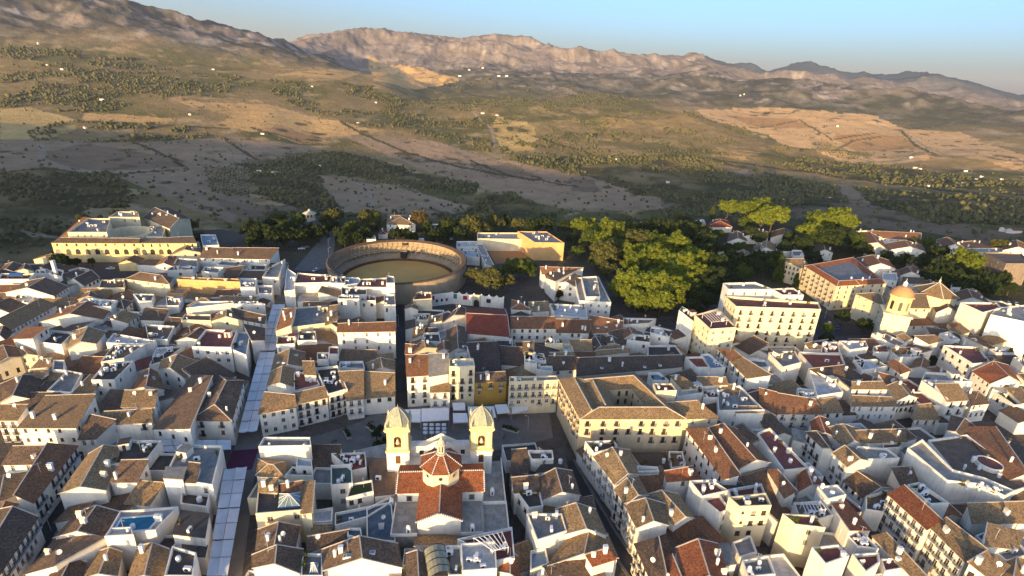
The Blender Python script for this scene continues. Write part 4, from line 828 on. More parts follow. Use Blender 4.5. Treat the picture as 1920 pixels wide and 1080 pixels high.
(10,'F','br','o',[-168.1,243.2,-136.8,244,-139.2,248,-167.8,246.4],'',2,'',0),
(9,'F','wh','w',[-134.5,239.6,-127.6,240.5,-132.3,252.4,-140.5,251.1],'',1,'ac',0),
(8,'F','gr','w',[-123.6,235.4,-117.4,236.2,-121.5,246.4,-128.8,245.3],'',0,'',0),
(8,'hp','tn','w',[-149,220,-139.2,223.4,-141.9,228.4,-148.7,229.7],'',1,'',0),
(8,'sn','tn','w',[-138.6,224.5,-120.3,224.8,-122.8,231.2,-139.4,230],'',1,'',0.86),
(10,'F','wh','w',[-144.4,211.2,-127.3,219.3,-128.7,221.4,-143.3,218.7],'',0,'',0),
(9,'F','wh','w',[-127.6,219.5,-113.9,221.3,-119.2,223.7,-128.9,222.1],'n1x2',1,'',0),
(9,'sn','dk','w',[-119.5,206.9,-106.2,203.5,-107.6,208.3,-126.1,214.6],'n1x4',1,'',1.34),
(9,'gd','tn','y',[-128.7,203,-116.8,205.4,-121.7,211.3,-130.3,210.2],'n1x1',1,'',0),
(8,'F','br','y',[-142.2,203.5,-129.8,204.1,-133.1,210.2,-143.9,208.8],'',1,'',0),
(8,'F','gr','w',[-156.3,216,-151.3,216.6,-154.1,224.6,-163.4,226.6],'',0,'',0),
(7,'sn','br','w',[-148.7,201.2,-142.6,200.2,-143.4,205.6,-149.1,205.8],'',0,'',1.22),
(7,'F','br','w',[-145.2,186.1,-137.6,186.6,-142,198.5,-154.7,198.7],'',1,'dish',0),
(8,'gd','br','w',[-133.8,186.1,-125.5,187.8,-126.7,195.8,-132.4,195.9],'',0,'',0),
(9,'sr','br','w',[-102.1,184.3,-99.5,188.8,-104.1,199,-112,197.8],'r2x4',0,'',2.16),
(8,'F','gr','w',[-171.8,220.3,-166.5,221,-170.5,229.1,-179.9,227.9],'',0,'',0),
(12,'F','mr','w',[-108.4,241.7,-91.6,245.4,-94.3,255.3,-112.3,255.9],'',2,'',0),
(11,'F','wh','w',[-110.1,233.9,-105.9,236.2,-113.9,257.7,-121.7,264.9],'',1,'',0),
(12,'F','gr','w',[-91.4,243.8,-83.9,244.6,-86.4,253.8,-93,252.9],'',1,'',0),
(12,'F','bl','w',[-83.9,242.8,-75.8,247.7,-79.5,254.2,-89.8,254],'',0,'',0),
(13,'F','mr','w',[-77.3,238.8,-58.2,240.9,-61.2,254.9,-77.4,249.9],'',3,'ac',0),
(11,'F','gr','w',[-59,222.9,-53.7,223.5,-57,236.1,-61.8,234.3],'n1x3',1,'',0),
(10,'F','mr','w',[-72.2,228.9,-64.8,229.9,-66.4,235.8,-70.9,235.7],'n1x2',1,'',0),
(16,'F','gr','w',[-61.5,238.2,-57.5,238.8,-59.8,247.8,-63.8,248.5],'n1x1',0,'',0),
(13,'F','gr','w',[-80.5,223.2,-71,224.5,-71.8,228.2,-81.3,227.4],'n1x3',0,'',0),
(12,'F','dk','w',[-81.2,230.4,-69.7,232,-71.7,240.9,-84.2,239.7],'',1,'',0),
(10,'sn','rb','w',[-95.4,219.4,-83.4,220.4,-85.1,225.5,-96.9,224.5],'',1,'',0.63),
(10.5,'F','gr','y',[-97.1,194.4,-74.8,204.6,-80.7,222.2,-103.4,215.2],'',1,'',0),
(11,'sl','rb','y',[-96.6,193.6,-90.6,194.8,-95.3,211,-102.9,213.2],'l2x3',3,'',2.45),
(11,'sn','tn','y',[-78.8,201.3,-75.1,205.3,-77.9,215.1,-80.9,213.7],'',2,'',3.2),
(8,'F','mr','w',[-93,185.3,-86.4,186.8,-87.8,193.7,-95.9,192.8],'n1x5',1,'',0),
(13,'sn','rb','w',[-70.3,191.5,-47.4,195,-48.9,201.1,-71.5,196.6],'n4x5',1,'ac',1.1),
(9,'F','mr','w',[-69.7,178.8,-66,179.2,-68,185.2,-71.7,184.8],'',0,'',0),
(7,'F','br','w',[-74,177.7,-69.6,178.2,-71.5,183.7,-76,183.2],'',0,'',0),
(10,'F','mr','y',[-47.6,233.1,-38.7,235.9,-40.5,244.3,-47.5,243.3],'',2,'',0),
(9.5,'sl','rb','y',[-48.4,228.7,-47.2,231.8,-47.2,244.3,-48.9,245.6],'',0,'',0.61),
(8,'gd','tn','w',[-50.5,228.2,-44.3,228.4,-45.5,232.5,-50.6,231.9],'',0,'',0),
(7,'F','br','y',[-43.2,216.8,-37.8,217.5,-37.7,224.8,-44,224],'',1,'',0),
(6,'sl','dk','w',[-46.7,211,-42.2,211,-43.8,218.3,-48.2,219.3],'',0,'',1.62),
(8,'sn','tn','w',[-36.4,215.1,-31.3,218.1,-31.9,222.2,-36.5,219.6],'',2,'',0.78),
(8,'gd','br','w',[-30.6,215.3,-21.4,225.2,-21.7,232.4,-27.4,228.5],'n1x1',0,'',0),
(7,'sn','tn','w',[-27.3,202.6,-18.9,204.4,-19.6,211.3,-26.4,207.8],'',0,'',1.33),
(6.5,'sn','dk','w',[-36.7,205.9,-32,209.1,-32.7,211.1,-37.5,210.5],'',0,'',0.72),
(8,'gw','rr','w',[-18.9,206.7,-0.1,205.5,-3.3,234.8,-21.7,233.5],'',0,'',0),
(7,'sn','tn','w',[-41.4,201,-37.7,205.7,-37.7,211,-42.1,207.8],'',3,'',1.31),
(9,'gd','tn','y',[-37.4,183.6,-29.4,189.7,-31.8,193.3,-38.1,191],'',1,'',0),
(8,'gd','rb','w',[-29.3,188.5,-23.2,189.2,-25,197.6,-29.4,193.9],'',0,'',0),
(9,'sn','rb','w',[-40.9,183.2,-37.5,184.3,-37.2,188.7,-41.8,189],'',1,'',1.28),
(7,'F','dk','w',[-5.2,192.2,1.8,193,1.2,203.3,-6.1,202.5],'',1,'',0),
(7,'F','dk','w',[-37,196.7,-28.7,196.8,-30.8,205.8,-37.1,204.2],'',1,'',0),
(9,'gd','tn','w',[23.3,269.8,34.8,266.2,40.5,283.7,29.5,280.6],'n2x2',1,'',0),
(9,'sl','br','w',[19,279,23.4,265.6,33.9,281.3,18.6,287.8],'l2x3',3,'',3.2),
(9,'sn','rb','w',[17,284.6,28.4,284.8,41.1,291.6,15.9,289.2],'',4,'',2.65),
(9,'F','te','w',[34.3,245.2,50.4,245.1,49,282,34.9,278.5],'n2x4 r2x5',1,'',0),
(11,'F','gr','w',[37.6,246.1,45.1,247.7,47.2,277.9,38.3,275.1],'n1x2',2,'',0),
(8,'sn','rb','w',[0.5,213.5,21.2,216,20.5,223.7,0.3,221.1],'n2x6',1,'',2.19),
(8,'sn','rb','w',[21.1,211.9,35.5,213.1,37.4,221.1,21.2,220.1],'n1x5',3,'',2.55),
(8,'F','wh','w',[21.1,228.5,36.7,227.4,37.5,242.3,19.1,242.1],'',5,'',0),
(8,'hp','rb','w',[0.1,235.2,10,235.4,5.8,242.6,0.3,246.5],'',2,'',0),
(7,'sn','tn','w',[10.6,235.6,19.1,237.8,18.4,245.1,8.8,242.7],'',2,'',1.62),
(7,'sn','rb','w',[38.2,215.4,51.9,218.9,52.3,223.4,37.8,228],'',1,'skylight',2.89),
(7,'F','br','w',[53,223.7,66,227.2,70.7,232.8,54.5,231.8],'',0,'',0),
(8,'F','wh','w',[63.6,215.5,71.4,211.1,70.2,220.9,65.3,221.2],'n1x1',0,'',0),
(7,'gd','rb','w',[51.7,211.7,58.7,216,58.1,221.5,51.8,218.9],'',0,'',0),
(7,'F','dk','w',[51.9,208.4,61.9,206.8,63.4,213.9,57.4,214.1],'n1x2',1,'',0),
(7,'gd','dk','w',[36.4,198.3,42.1,203,40.1,211.2,36,207.3],'',0,'',0),
(7,'gd','br','w',[43.2,205.6,48.4,203.7,48,210.4,43.3,211.6],'',1,'',0),
(8,'sn','tn','w',[27.3,193.9,34.8,194.7,35.1,201.7,25.8,201],'',0,'',2.05),
(10,'sn','tn','y',[6,187.9,10.1,188.4,10.1,194.9,5.9,193.8],'',1,'',1.48),
(9,'F','tn','y',[15.1,197,22.7,197.8,22.6,201.9,15.6,201.3],'',1,'',0),
(9,'sn','tn','y',[16.3,183.6,26.6,186.8,26.4,190.1,16.8,188.4],'n1x3',2,'',1.04),
(9,'F','gr','w',[6.4,182.5,10.7,182.3,10.9,188.8,6.8,188.7],'',1,'',0),
(8.5,'F','mr','w',[11,182.3,15,182.7,14.1,188.6,11.2,188.2],'',0,'',0),
(8,'F','wh','y',[22.6,193.6,26.9,193.6,26.3,199.9,23,199.1],'',0,'',0),
(9,'sn','dk','w',[26.4,173.7,69.6,185,70.1,190,27.1,183.2],'',2,'skylight',2.24),
(6,'F','dk','w',[58.5,195.9,74,198.7,73.4,207.4,60.8,206],'',0,'',0),
(9.5,'sn','tn','w',[35.8,189.7,50.2,194.2,50.4,196.1,36.1,192.3],'',1,'',0.53),
(8,'sn','br','w',[17.2,178.3,27.1,180.4,26.4,186.6,16.3,185.5],'n1x2',0,'',2.04),
(9,'F','wh','w',[6.4,179.7,11.3,179.1,10.4,189.1,6.4,188.6],'',1,'',0),
(8,'F','rm','w',[11,176.6,15.6,177.1,14.4,189,11.6,188.7],'',0,'',0),
(9.5,'F','wh','w',[12.4,174.2,17.1,173.7,17.1,177.8,12.8,177.4],'',0,'',0),
(13,'F','tn','y',[0.8,159.1,18.2,162,17.7,165,0.7,162.6],'n3x7b',1,'',0),
(17,'F','mr','y',[50,151.7,57.2,152.8,56.6,157.1,50.1,156.5],'',0,'',0),
(12.5,'sn','tn','y',[58.6,144.4,69.7,145.8,63.9,150.5,50.2,147.6],'n2x2',1,'',2.92),
(12,'F','bl','w',[52.6,166.1,58.9,166.7,56.7,172.3,52.5,171.6],'',0,'',0),
(12.5,'sn','tn','y',[62.6,162.6,69.6,164.1,62.8,167.7,59.4,166.9],'',1,'',2.3),
(12,'sn','tn','w',[70.3,166.4,81.1,167.9,81,171.1,70.3,170.2],'',1,'',1.01),
(10,'F','rm','w',[69.7,160,75.3,160.5,77.8,166.1,71.1,164.6],'',1,'',0),
(11,'F','wh','w',[59.5,157.7,69.9,161.3,71.2,166.9,62,165.1],'',2,'',0),
(10,'sn','tn','w',[78.2,163.1,84,164.1,83.5,168.8,79.2,168.4],'',1,'',1.42),
(10,'F','gr','w',[72.4,152.3,88.9,154.2,86.3,169.7,76.3,165],'n2x4',1,'ac',0),
(10.3,'sn','tn','w',[78.8,152.8,88.8,153.9,87,155.8,80.5,155.3],'',0,'',0.69),
(9,'F','rm','w',[74.5,183.3,80.3,183.9,80.4,192.8,72.5,191.4],'',0,'',0),
(9,'F','bl','w',[80,182.8,86.6,184.5,83.6,195.5,79.8,194.5],'',0,'',0),
(11,'sl','tn','w',[91.2,174.9,99.5,174.7,93.6,187.6,89.7,187.1],'l2x3b',0,'',2.14),
(11,'sl','rb','w',[89.7,188,93.9,188.2,92.9,194.5,87.9,197.8],'l2x3b',0,'',1.73),
(10.5,'F','gr','w',[95.1,181.8,103.6,183.7,104.3,189.3,94.7,190.5],'',1,'',0),
(8,'sn','br','w',[91.5,161.5,98.6,166.6,97.4,170.4,87.8,165.7],'',0,'',1.66),
(10,'F','gr','w',[109.8,185.7,119.7,190.6,121.9,200.9,109.2,197.7],'n1x2',1,'',0),
(8,'F','rb','w',[123.9,188.9,139.1,191.6,143.6,203.8,125.1,203],'',1,'',0),
(8,'sn','br','w',[126.2,180.7,142.8,185.5,137.6,190.4,120.8,185.4],'',2,'',2.56),
(9,'sn','tn','w',[131.6,206.9,136.9,207.5,135.8,211.8,130.7,209.2],'',1,'',1.13),
(9,'F','wh','w',[148.9,206.3,159.1,210,161.7,216.2,148.8,214.8],'',1,'',0),
(8,'sn','rb','w',[95.3,156.8,111.9,158.3,111.2,163.2,97.5,166.4],'n2x4b',1,'',2.4),
(7,'sn','tn','w',[113.6,160.3,121,161.3,121.7,167.9,114.4,165.9],'n1x2',0,'',1.83),
(9,'F','wh','w',[106.7,165.8,113.2,166.4,115.1,171.2,109.2,172.1],'',0,'ac',0),
(8,'sn','rb','w',[91,161.6,94.6,156.5,98.2,165.9,93.1,168.1],'l2x2',0,'',2.93),
(9,'F','wh','w',[113.7,166.6,125.6,170.5,127.4,179.4,121,187.2],'',0,'',0),
(6,'sn','tn','w',[146.9,160.8,156.4,161.7,157.7,168.5,152.1,167],'n1x3',0,'',1.98),
(8,'F','rb','w',[134.7,203.1,143.7,204.1,148.5,214.9,141.1,214.1],'',3,'ac',0),
(11,'F','mr','w',[192.8,194.9,201.9,197.3,208.4,211.4,192.9,211.4],'l2x4',1,'',0),
(10,'gd','rd','w',[190.5,182.5,204.1,184.5,211.6,198.9,191,191.9],'l2x4',0,'',0),
(11,'sn','tn','w',[160.7,165.9,169.5,167.6,170.5,174.7,161.4,173.8],'n3x2b',0,'',2.43),
(10.5,'F','te','w',[160.7,179.7,180.9,180.1,179,186.2,167,186.4],'',1,'',0),
(11,'F','wh','w',[160.2,179,161,166.3,165.2,177.9,165.6,179.9],'',0,'',0),
(9,'gd','tn','w',[144.5,168,153.6,170.6,155.3,179.4,147,177.9],'n2x4b',1,'',0),
(8,'sn','tn','w',[125.9,164.3,143.5,165.9,143.2,169.4,128.4,169.2],'n2x9',0,'',1.12),
(11,'sn','tn','w',[129,171.2,143.1,172.5,143.4,176.2,130.6,174.3],'n1x3',1,'',0.84),
(8,'sn','rb','w',[149.3,181,156.6,182.4,154.8,184.6,149.8,187.5],'',1,'',1.42),
(9,'sl','rb','w',[159.2,188.4,163.8,189.8,163,198.5,159,197.1],'l1x2',0,'',1.15),
(8,'gd','rb','w',[167.5,194.9,176.4,194.7,181,202.7,177.7,204.7],'',0,'',0),
(7,'sn','rb','w',[175.5,194.2,184.7,192.9,181,197.6,175.4,195.6],'',1,'',1.29),
(8,'F','wh','w',[144.1,189.3,157.5,194.2,156.8,200.1,146.1,198.2],'',0,'',0),
(11,'sn','tn','w',[188.3,213.8,198.1,218.8,195.2,220,184.6,217.9],'n2x2',0,'',1.52),
(9,'gd','tn','w',[182.5,219.6,187.5,220.2,188.9,225.8,182,225],'',0,'',0),
(8,'F','gr','w',[174.7,214.1,181.9,217.5,178.1,228.9,171.7,227.2],'',1,'',0),
(8,'F','wh','w',[168.1,203.6,182.4,205.2,182.3,210,169.6,210.6],'',0,'',0),
(8.5,'sn','br','w',[169.2,207.8,181.3,208.9,179.3,212.1,170.1,210.3],'',1,'',0.94),
(9,'F','wh','w',[205,221.7,209.2,222.2,210.1,230.6,203.9,228],'',1,'',0),
(9,'sn','tn','y',[215.7,236.3,216.4,230.4,220.8,231.2,222.5,238.8],'',0,'',1.27),
(8,'sn','br','w',[209,228.7,214,227.4,216.9,231.8,213.6,234.3],'',0,'',0.3),
(8,'F','wh','w',[213.4,224.6,220.4,225.4,221.5,227.8,216.3,227.2],'',0,'',0),
(9,'F','tn','w',[216.8,211,226,212,227.9,215.6,217.1,214.8],'',1,'',0),
(11,'F','gr','w',[213.5,194.8,213.8,190.6,225.5,203.6,216.2,202.6],'',0,'',0),
(7,'F','gx','w',[190.3,170.5,197.5,171.2,197.7,179,190.6,181.4],'l1x4',0,'',0),
(9,'sl','tn','w',[193,170.7,196.5,171.1,199.7,179.9,196.6,181.8],'',0,'',1.14),
(8,'sn','br','w',[173.5,169.2,181.4,171.1,180.7,176.3,176.5,175.9],'n2x3',1,'',1.67),
(8,'F','wh','w',[190.3,180.6,192.6,176.5,198.9,183.4,197.1,187.2],'',0,'',0),
(7,'F','rb','w',[161.3,208.9,168.9,209.7,172.9,217.7,165.1,215.1],'',2,'',0),
(8,'F','dk','w',[145.8,198.3,145.9,191.7,150.9,198.1,150.4,204.3],'',0,'',0),
(15,'F','mr','w',[78.3,225.4,81.5,213.3,85.1,222.3,81.2,230.4],'l4x6',1,'',0),
(17,'F','mr','y',[85.2,203,97.5,206.2,96.7,226.4,82.9,217.2],'n5x3 l5x4',2,'pergola',0),
(21,'F','mr','y',[101.4,219,140.7,221,144,229.6,100.6,231.4],'n6x8b l5x4',2,'',0),
(24,'F','te','w',[102.4,233.2,125,236.3,120,245.1,102.8,241.4],'n1x4',0,'',0),
(23.5,'F','mr','w',[127.3,231.2,138.2,232.7,137.5,241.7,125.7,238.8],'n1x2',1,'',0),
(17,'F','mr','w',[229.9,238.2,245.4,245.8,249.1,252.8,228.7,250.7],'',0,'',0),
(17,'F','te','w',[232.3,236.4,246.6,227.4,271.5,254.8,242.9,246],'',1,'ac',0),
(5,'hp','rr','w',[160,433,184.2,437.8,188.7,460.1,174.8,459.6],'',1,'',0),
(5,'gd','br','w',[162,388.6,179.5,393.7,184.7,412.2,172.9,414],'n1x3',1,'',0),
(5,'gd','tn','w',[176.7,403.5,200.8,406.1,209.6,426.2,186.7,423.8],'',2,'',0),
(5,'F','wh','w',[147.3,433.5,161.9,438.8,165.1,452.7,153.8,451.3],'',0,'',0),
(5,'gd','tn','w',[144.8,358.7,156.3,360.7,159.5,374.6,151.4,374.9],'n1x2',0,'',0),
(5,'gd','br','w',[172.6,366.8,184.6,368.8,188.3,379.7,179,379.8],'',1,'',0),
(5,'gd','br','w',[204.2,408.7,226.1,412.8,233.6,430.8,214.4,429.2],'',1,'',0),
(5,'gd','tn','w',[173.8,367,191.2,370,198.6,388.7,183.7,386],'n1x3',1,'',0),
(5,'F','gr','w',[189.6,366.4,208.9,373,213.6,391.4,198.8,386.9],'',1,'',0),
(9,'gd','rb','w',[277.2,376.6,304.8,376.3,314.3,395.6,285.3,394],'n2x6',1,'',0),
(9,'gd','rb','w',[268.5,391,275.1,376.3,290.1,406.3,281.1,424.8],'l2x6',2,'',0),
(9,'gw','rb','w',[293.9,410.9,323.8,410.6,337.4,431.5,276.2,428.1],'n1x6',5,'',0),
(9,'gd','rb','w',[330.3,393,343.4,391.7,354.3,414.2,338.9,413.4],'n2x3',1,'',0),
(8,'sn','rb','w',[350.6,398,377.4,402.7,365.9,408.9,346.8,401.6],'',4,'',3.2),
(7,'F','tn','y',[341.1,385.4,379.4,392,387.6,404.1,353.6,399.9],'n1x6',0,'',0),
(15,'F','br','d',[324.1,333.8,343.3,336.9,357.4,360.1,329.7,358.6],'l5x5 n5x4',0,'',0),
(15,'rg','rd','y',[179.5,274.1,194.3,278.4,212.8,283.2,222.6,332,178.3,307.7],'l5x7b n5x3',3,'',0),
(12,'sn','tn','y',[178.8,312.3,186,315.5,185.1,322.2,170.3,319.8],'l3x5',1,'',3.02),
(10,'gd','rb','w',[226.7,325.8,249,327.9,256.3,346.1,231.8,345.1],'',2,'',0),
(7,'gd','rb','w',[250.2,323.2,264.4,325.4,267.7,335.2,257.2,334.9],'',1,'',0),
(7,'sn','br','w',[240.5,307.4,257.7,309.9,260.9,318.4,248.1,317.7],'n1x3',0,'',0.68),
(8,'F','wh','w',[228.4,307.8,236.2,306.5,247.2,323.1,237.3,321.6],'n1x2',0,'',0),
(6,'F','bl','w',[268.7,304.6,275.4,305.6,284.8,318.9,279.3,318.1],'n1x1',0,'',0),
(8,'gd','rb','w',[246.6,275.5,270.2,278.6,276.2,291.8,257.1,290.3],'',1,'',0),
(12,'sn','br','h',[-266.5,286,-221.3,293.4,-222.6,296.4,-264.5,290.8],'n2x9a',0,'',1.6),
(12,'sn','tn','h',[-221.3,293.4,-190.3,299,-199.3,310.9,-225.7,301.1],'n2x7a',0,'',0.06),
(12,'sl','rb','h',[-266.1,286.9,-266.6,297.6,-281,333.5,-291.5,341.5],'',0,'',2.09),
(15,'F','gr','y',[-263.4,295,-243.1,298.9,-262.4,328.3,-274.8,325.7],'n1x6',2,'ac',0),
(15,'F','tn','y',[-265.9,331.2,-248.1,335,-258.2,348.4,-270.4,345.6],'n1x3',2,'',0),
(13,'gd','dk','y',[-221.1,322.7,-223.2,348.4,-255,374.7,-253.1,345.8],'r3x6',4,'skylight',0),
(11,'F','te','y',[-225.8,307.1,-216.7,308.8,-229.9,332.5,-238.8,330.7],'',0,'',0),
(9,'F','bl','w',[-188.1,301.6,-180,304.4,-193.3,325,-202.2,323.3],'n1x2',0,'',0),
(8,'F','tn','y',[-202.1,299.5,-190,301.6,-196,310.7,-206.2,310.4],'n1x3',2,'',0),
(8,'F','tn','y',[-25.7,349.9,11.2,355.1,12,372.3,-27,364.8],'',0,'',0),
(5,'F','wh','w',[-38.8,338.9,-24.1,341.5,-26,354.3,-40.3,351.6],'n1x2',0,'',0),
(5,'F','wh','w',[-32.1,319.7,-21.4,318.7,-24.4,334.3,-33.5,332.7],'',0,'',0),
(5.5,'F','te','w',[-16.9,304.5,-10.2,297.9,-21.7,347.4,-26.4,346.5],'',0,'',0),
(7,'hp','tn','w',[-96.3,381.8,-75.2,384,-80.2,404.4,-101.7,408.8],'n2x4',3,'',0),
(4,'F','gr','w',[-65.4,383.2,-53,385.6,-56.5,399.3,-68.2,396.9],'',0,'',0),
(4,'hp','rr','w',[-98.4,365.3,-92,366.5,-95.1,375.4,-99.5,374.5],'',0,'',0),
(4,'F','wh','w',[-101.9,347.1,-95.7,348.2,-99,358,-104.1,357],'',0,'',0),
(4,'F','wh','w',[-66.7,350.8,-62.7,351.6,-64.3,357.5,-67.5,356.9],'',0,'',0),
(12,'F','gr','o',[13.6,335.4,33.3,337.7,22.6,363.8,1.8,360.5],'',0,'ac',0),
(6,'gd','rb','w',[248.9,301.8,261.1,303.5,266.9,313.8,257.2,313.6],'n1x3',1,'',0),
(6,'hp','rb','w',[265.2,339.6,274.7,341,281.6,352.2,274,352.5],'',1,'',0),
(6,'gd','rb','w',[293.7,355.6,304.6,355.9,314.2,371.4,305.2,371.5],'n1x3',1,'',0),
(7,'sn','rb','w',[239.8,319.6,247.7,320.8,252.2,329.5,246.1,329.9],'n1x2',1,'',1.38),
(6,'gd','br','w',[218.4,368.2,232.8,370.7,239.9,387.4,228.1,387.1],'n1x3',1,'',0),
(6,'gd','rb','w',[264.7,288.7,276.5,289.3,283.6,301.1,273.3,300.7],'',1,'',0),
(6,'F','gr','w',[195.9,354.8,204.3,356.2,209.1,369.9,201.4,368.6],'',1,'',0),
(5,'gd','tn','w',[153.4,347.7,165.7,349.7,169.1,362.9,159.1,362.8],'n1x3',1,'',0),
(5,'hp','rb','w',[142.4,413.1,153.1,415.2,155.8,430.8,147.1,429],'',1,'',0),
(9,'gd','rb','w',[374.7,392.6,396.1,392.8,413,414.1,391.9,414.1],'n2x5',2,'',0),
(14,'hp','tn','y',[190.8,250.3,201.7,257.8,195.1,269.1,185.4,265.8],'l3x4',0,'',0),
(13,'sn','tn','y',[202,251.2,216,252.8,221.4,264.8,210.8,263.3],'n1x3',0,'',3.2),
(6,'sn','rb','w',[198.4,244.3,217.9,247.7,218.3,255.5,205.6,252.8],'n1x4',0,'',1.19),
(10,'gd','br','w',[222.4,254.9,234.8,257.6,244,270.8,230.3,269],'n1x1',0,'',0)]

LANDMARKS = [('the twin-towered church', -16, 112), ('the bullring', -67, 289), ('the canopied street', -70, 105), ('the canopied street', -95, 180), ('the courtyard palace', 32, 140), ('the plaza', -20, 150), ('the stepped cream apartment block', 120, 195),
    ('the arcaded cream hotel', -225, 310), ('the leafy park', 60, 300), ('the church with the orange belfry', 210, 230), ('the long straight street', -48, 205), ('the blank white block', 270, 205), ('the scalloped white wall', -20, 245), ('the glass skylights', -62, 90), ('the rooftop pool', -92, 92), ('the curving roof terrace', 105, 110), ('the ochre hall', 15, 330), ('the red-roofed corner hotel', 215, 290)]
RW = {'br': 'brown', 'tn': 'tan', 'dk': 'dark', 'rd': 'orange-red', 'rb': 'russet', 'rr': 'deep red', 'tb': 'bronze', 'mr': 'maroon', 'gr': 'grey', 'wh': 'white', 'bl': 'pale blue', 'gn': 'green-grey', 'gx': 'mossy green', 'te': 'beige', 'sl': 'slate-blue', 'rm': 'red'}
WW = {'w': 'white', 'y': 'cream', 'o': 'ochre', 'g': 'golden', 'd': 'dun brick', 's': 'stone', 'h': 'honey-coloured'}
TW = {'gd': 'gabled tile roof', 'gw': 'wide gabled tile roof', 'hp': 'hipped tile roof', 'sn': 'sloping tile roof', 'sl': 'sloping tile roof', 'sr': 'sloping tile roof', 'sf': 'sloping tile roof', 'F': 'flat walled terrace', 'f': 'bare flat roof', 'rg': 'tiled roof ring'}
EXW = {'pool': 'swimming pool', 'glasspyr': 'glass pyramid', 'skylight': 'skylights', 'barrel': 'barrel skylight', 'pergola': 'pergola', 'tarp': 'blue shade sail', 'drum': 'round stair drum', 'dish': 'big dish', 'tallchimney': 'tall stack', 'ac': 'air conditioners'}
def make_labels(recs):
    import math
    from collections import Counter
    cen = []
    for r in recs: p = r[4]; n = len(p) // 2; cen.append((sum(p[0::2]) / n, sum(p[1::2]) / n))
    short = lambda r: RW[r[2]] + (' terrace' if r[1] in 'Ff' else ' roof')
    base = []
    for r, c in zip(recs, cen):
        st = NUMW[max(1, min(6, round(r[0] / 3.2)))]
        lm = min(LANDMARKS, key=lambda q: math.hypot(q[1] - c[0], q[2] - c[1]))[0]
        x = EXW.get(r[7]) or ('balconies' if 'b' in r[5] else ('%s chimney%s' % (NUMW[min(r[6], 6)], 's' if r[6] > 1 else '') if r[6] else ''))
        base.append((WW[r[3]] + ' ' + st + '-storey house, ' + RW[r[2]] + ' ' + TW[r[1]] + (', ' + x if x else ''), lm))
    out = [b + ', near ' + l for b, l in base]; cnt = Counter(out)
    for i, r in enumerate(recs):
        if cnt[out[i]] > 1:
            nb = sorted((math.hypot(cen[i][0] - cen[j][0], cen[i][1] - cen[j][1]), j) for j in range(len(recs)) if j != i)[:2]
            out[i] = base[i][0] + ', by a ' + short(recs[nb[0][1]]) + ' and ' + short(recs[nb[1][1]]) + ' near ' + base[i][1]
            w = out[i].split()
            if len(w) > 16: out[i] = base[i][0].split(', ')[0] + ', ' + RW[r[2]] + (' terrace' if r[1] in 'Ff' else ' roof') + ', by a ' + short(recs[nb[0][1]]) + ' near ' + base[i][1]
    out = [o if len(o.split()) <= 16 else o.split(', by a ')[0] + ', near ' + base[i][1] for i, o in enumerate(out)]
    return out

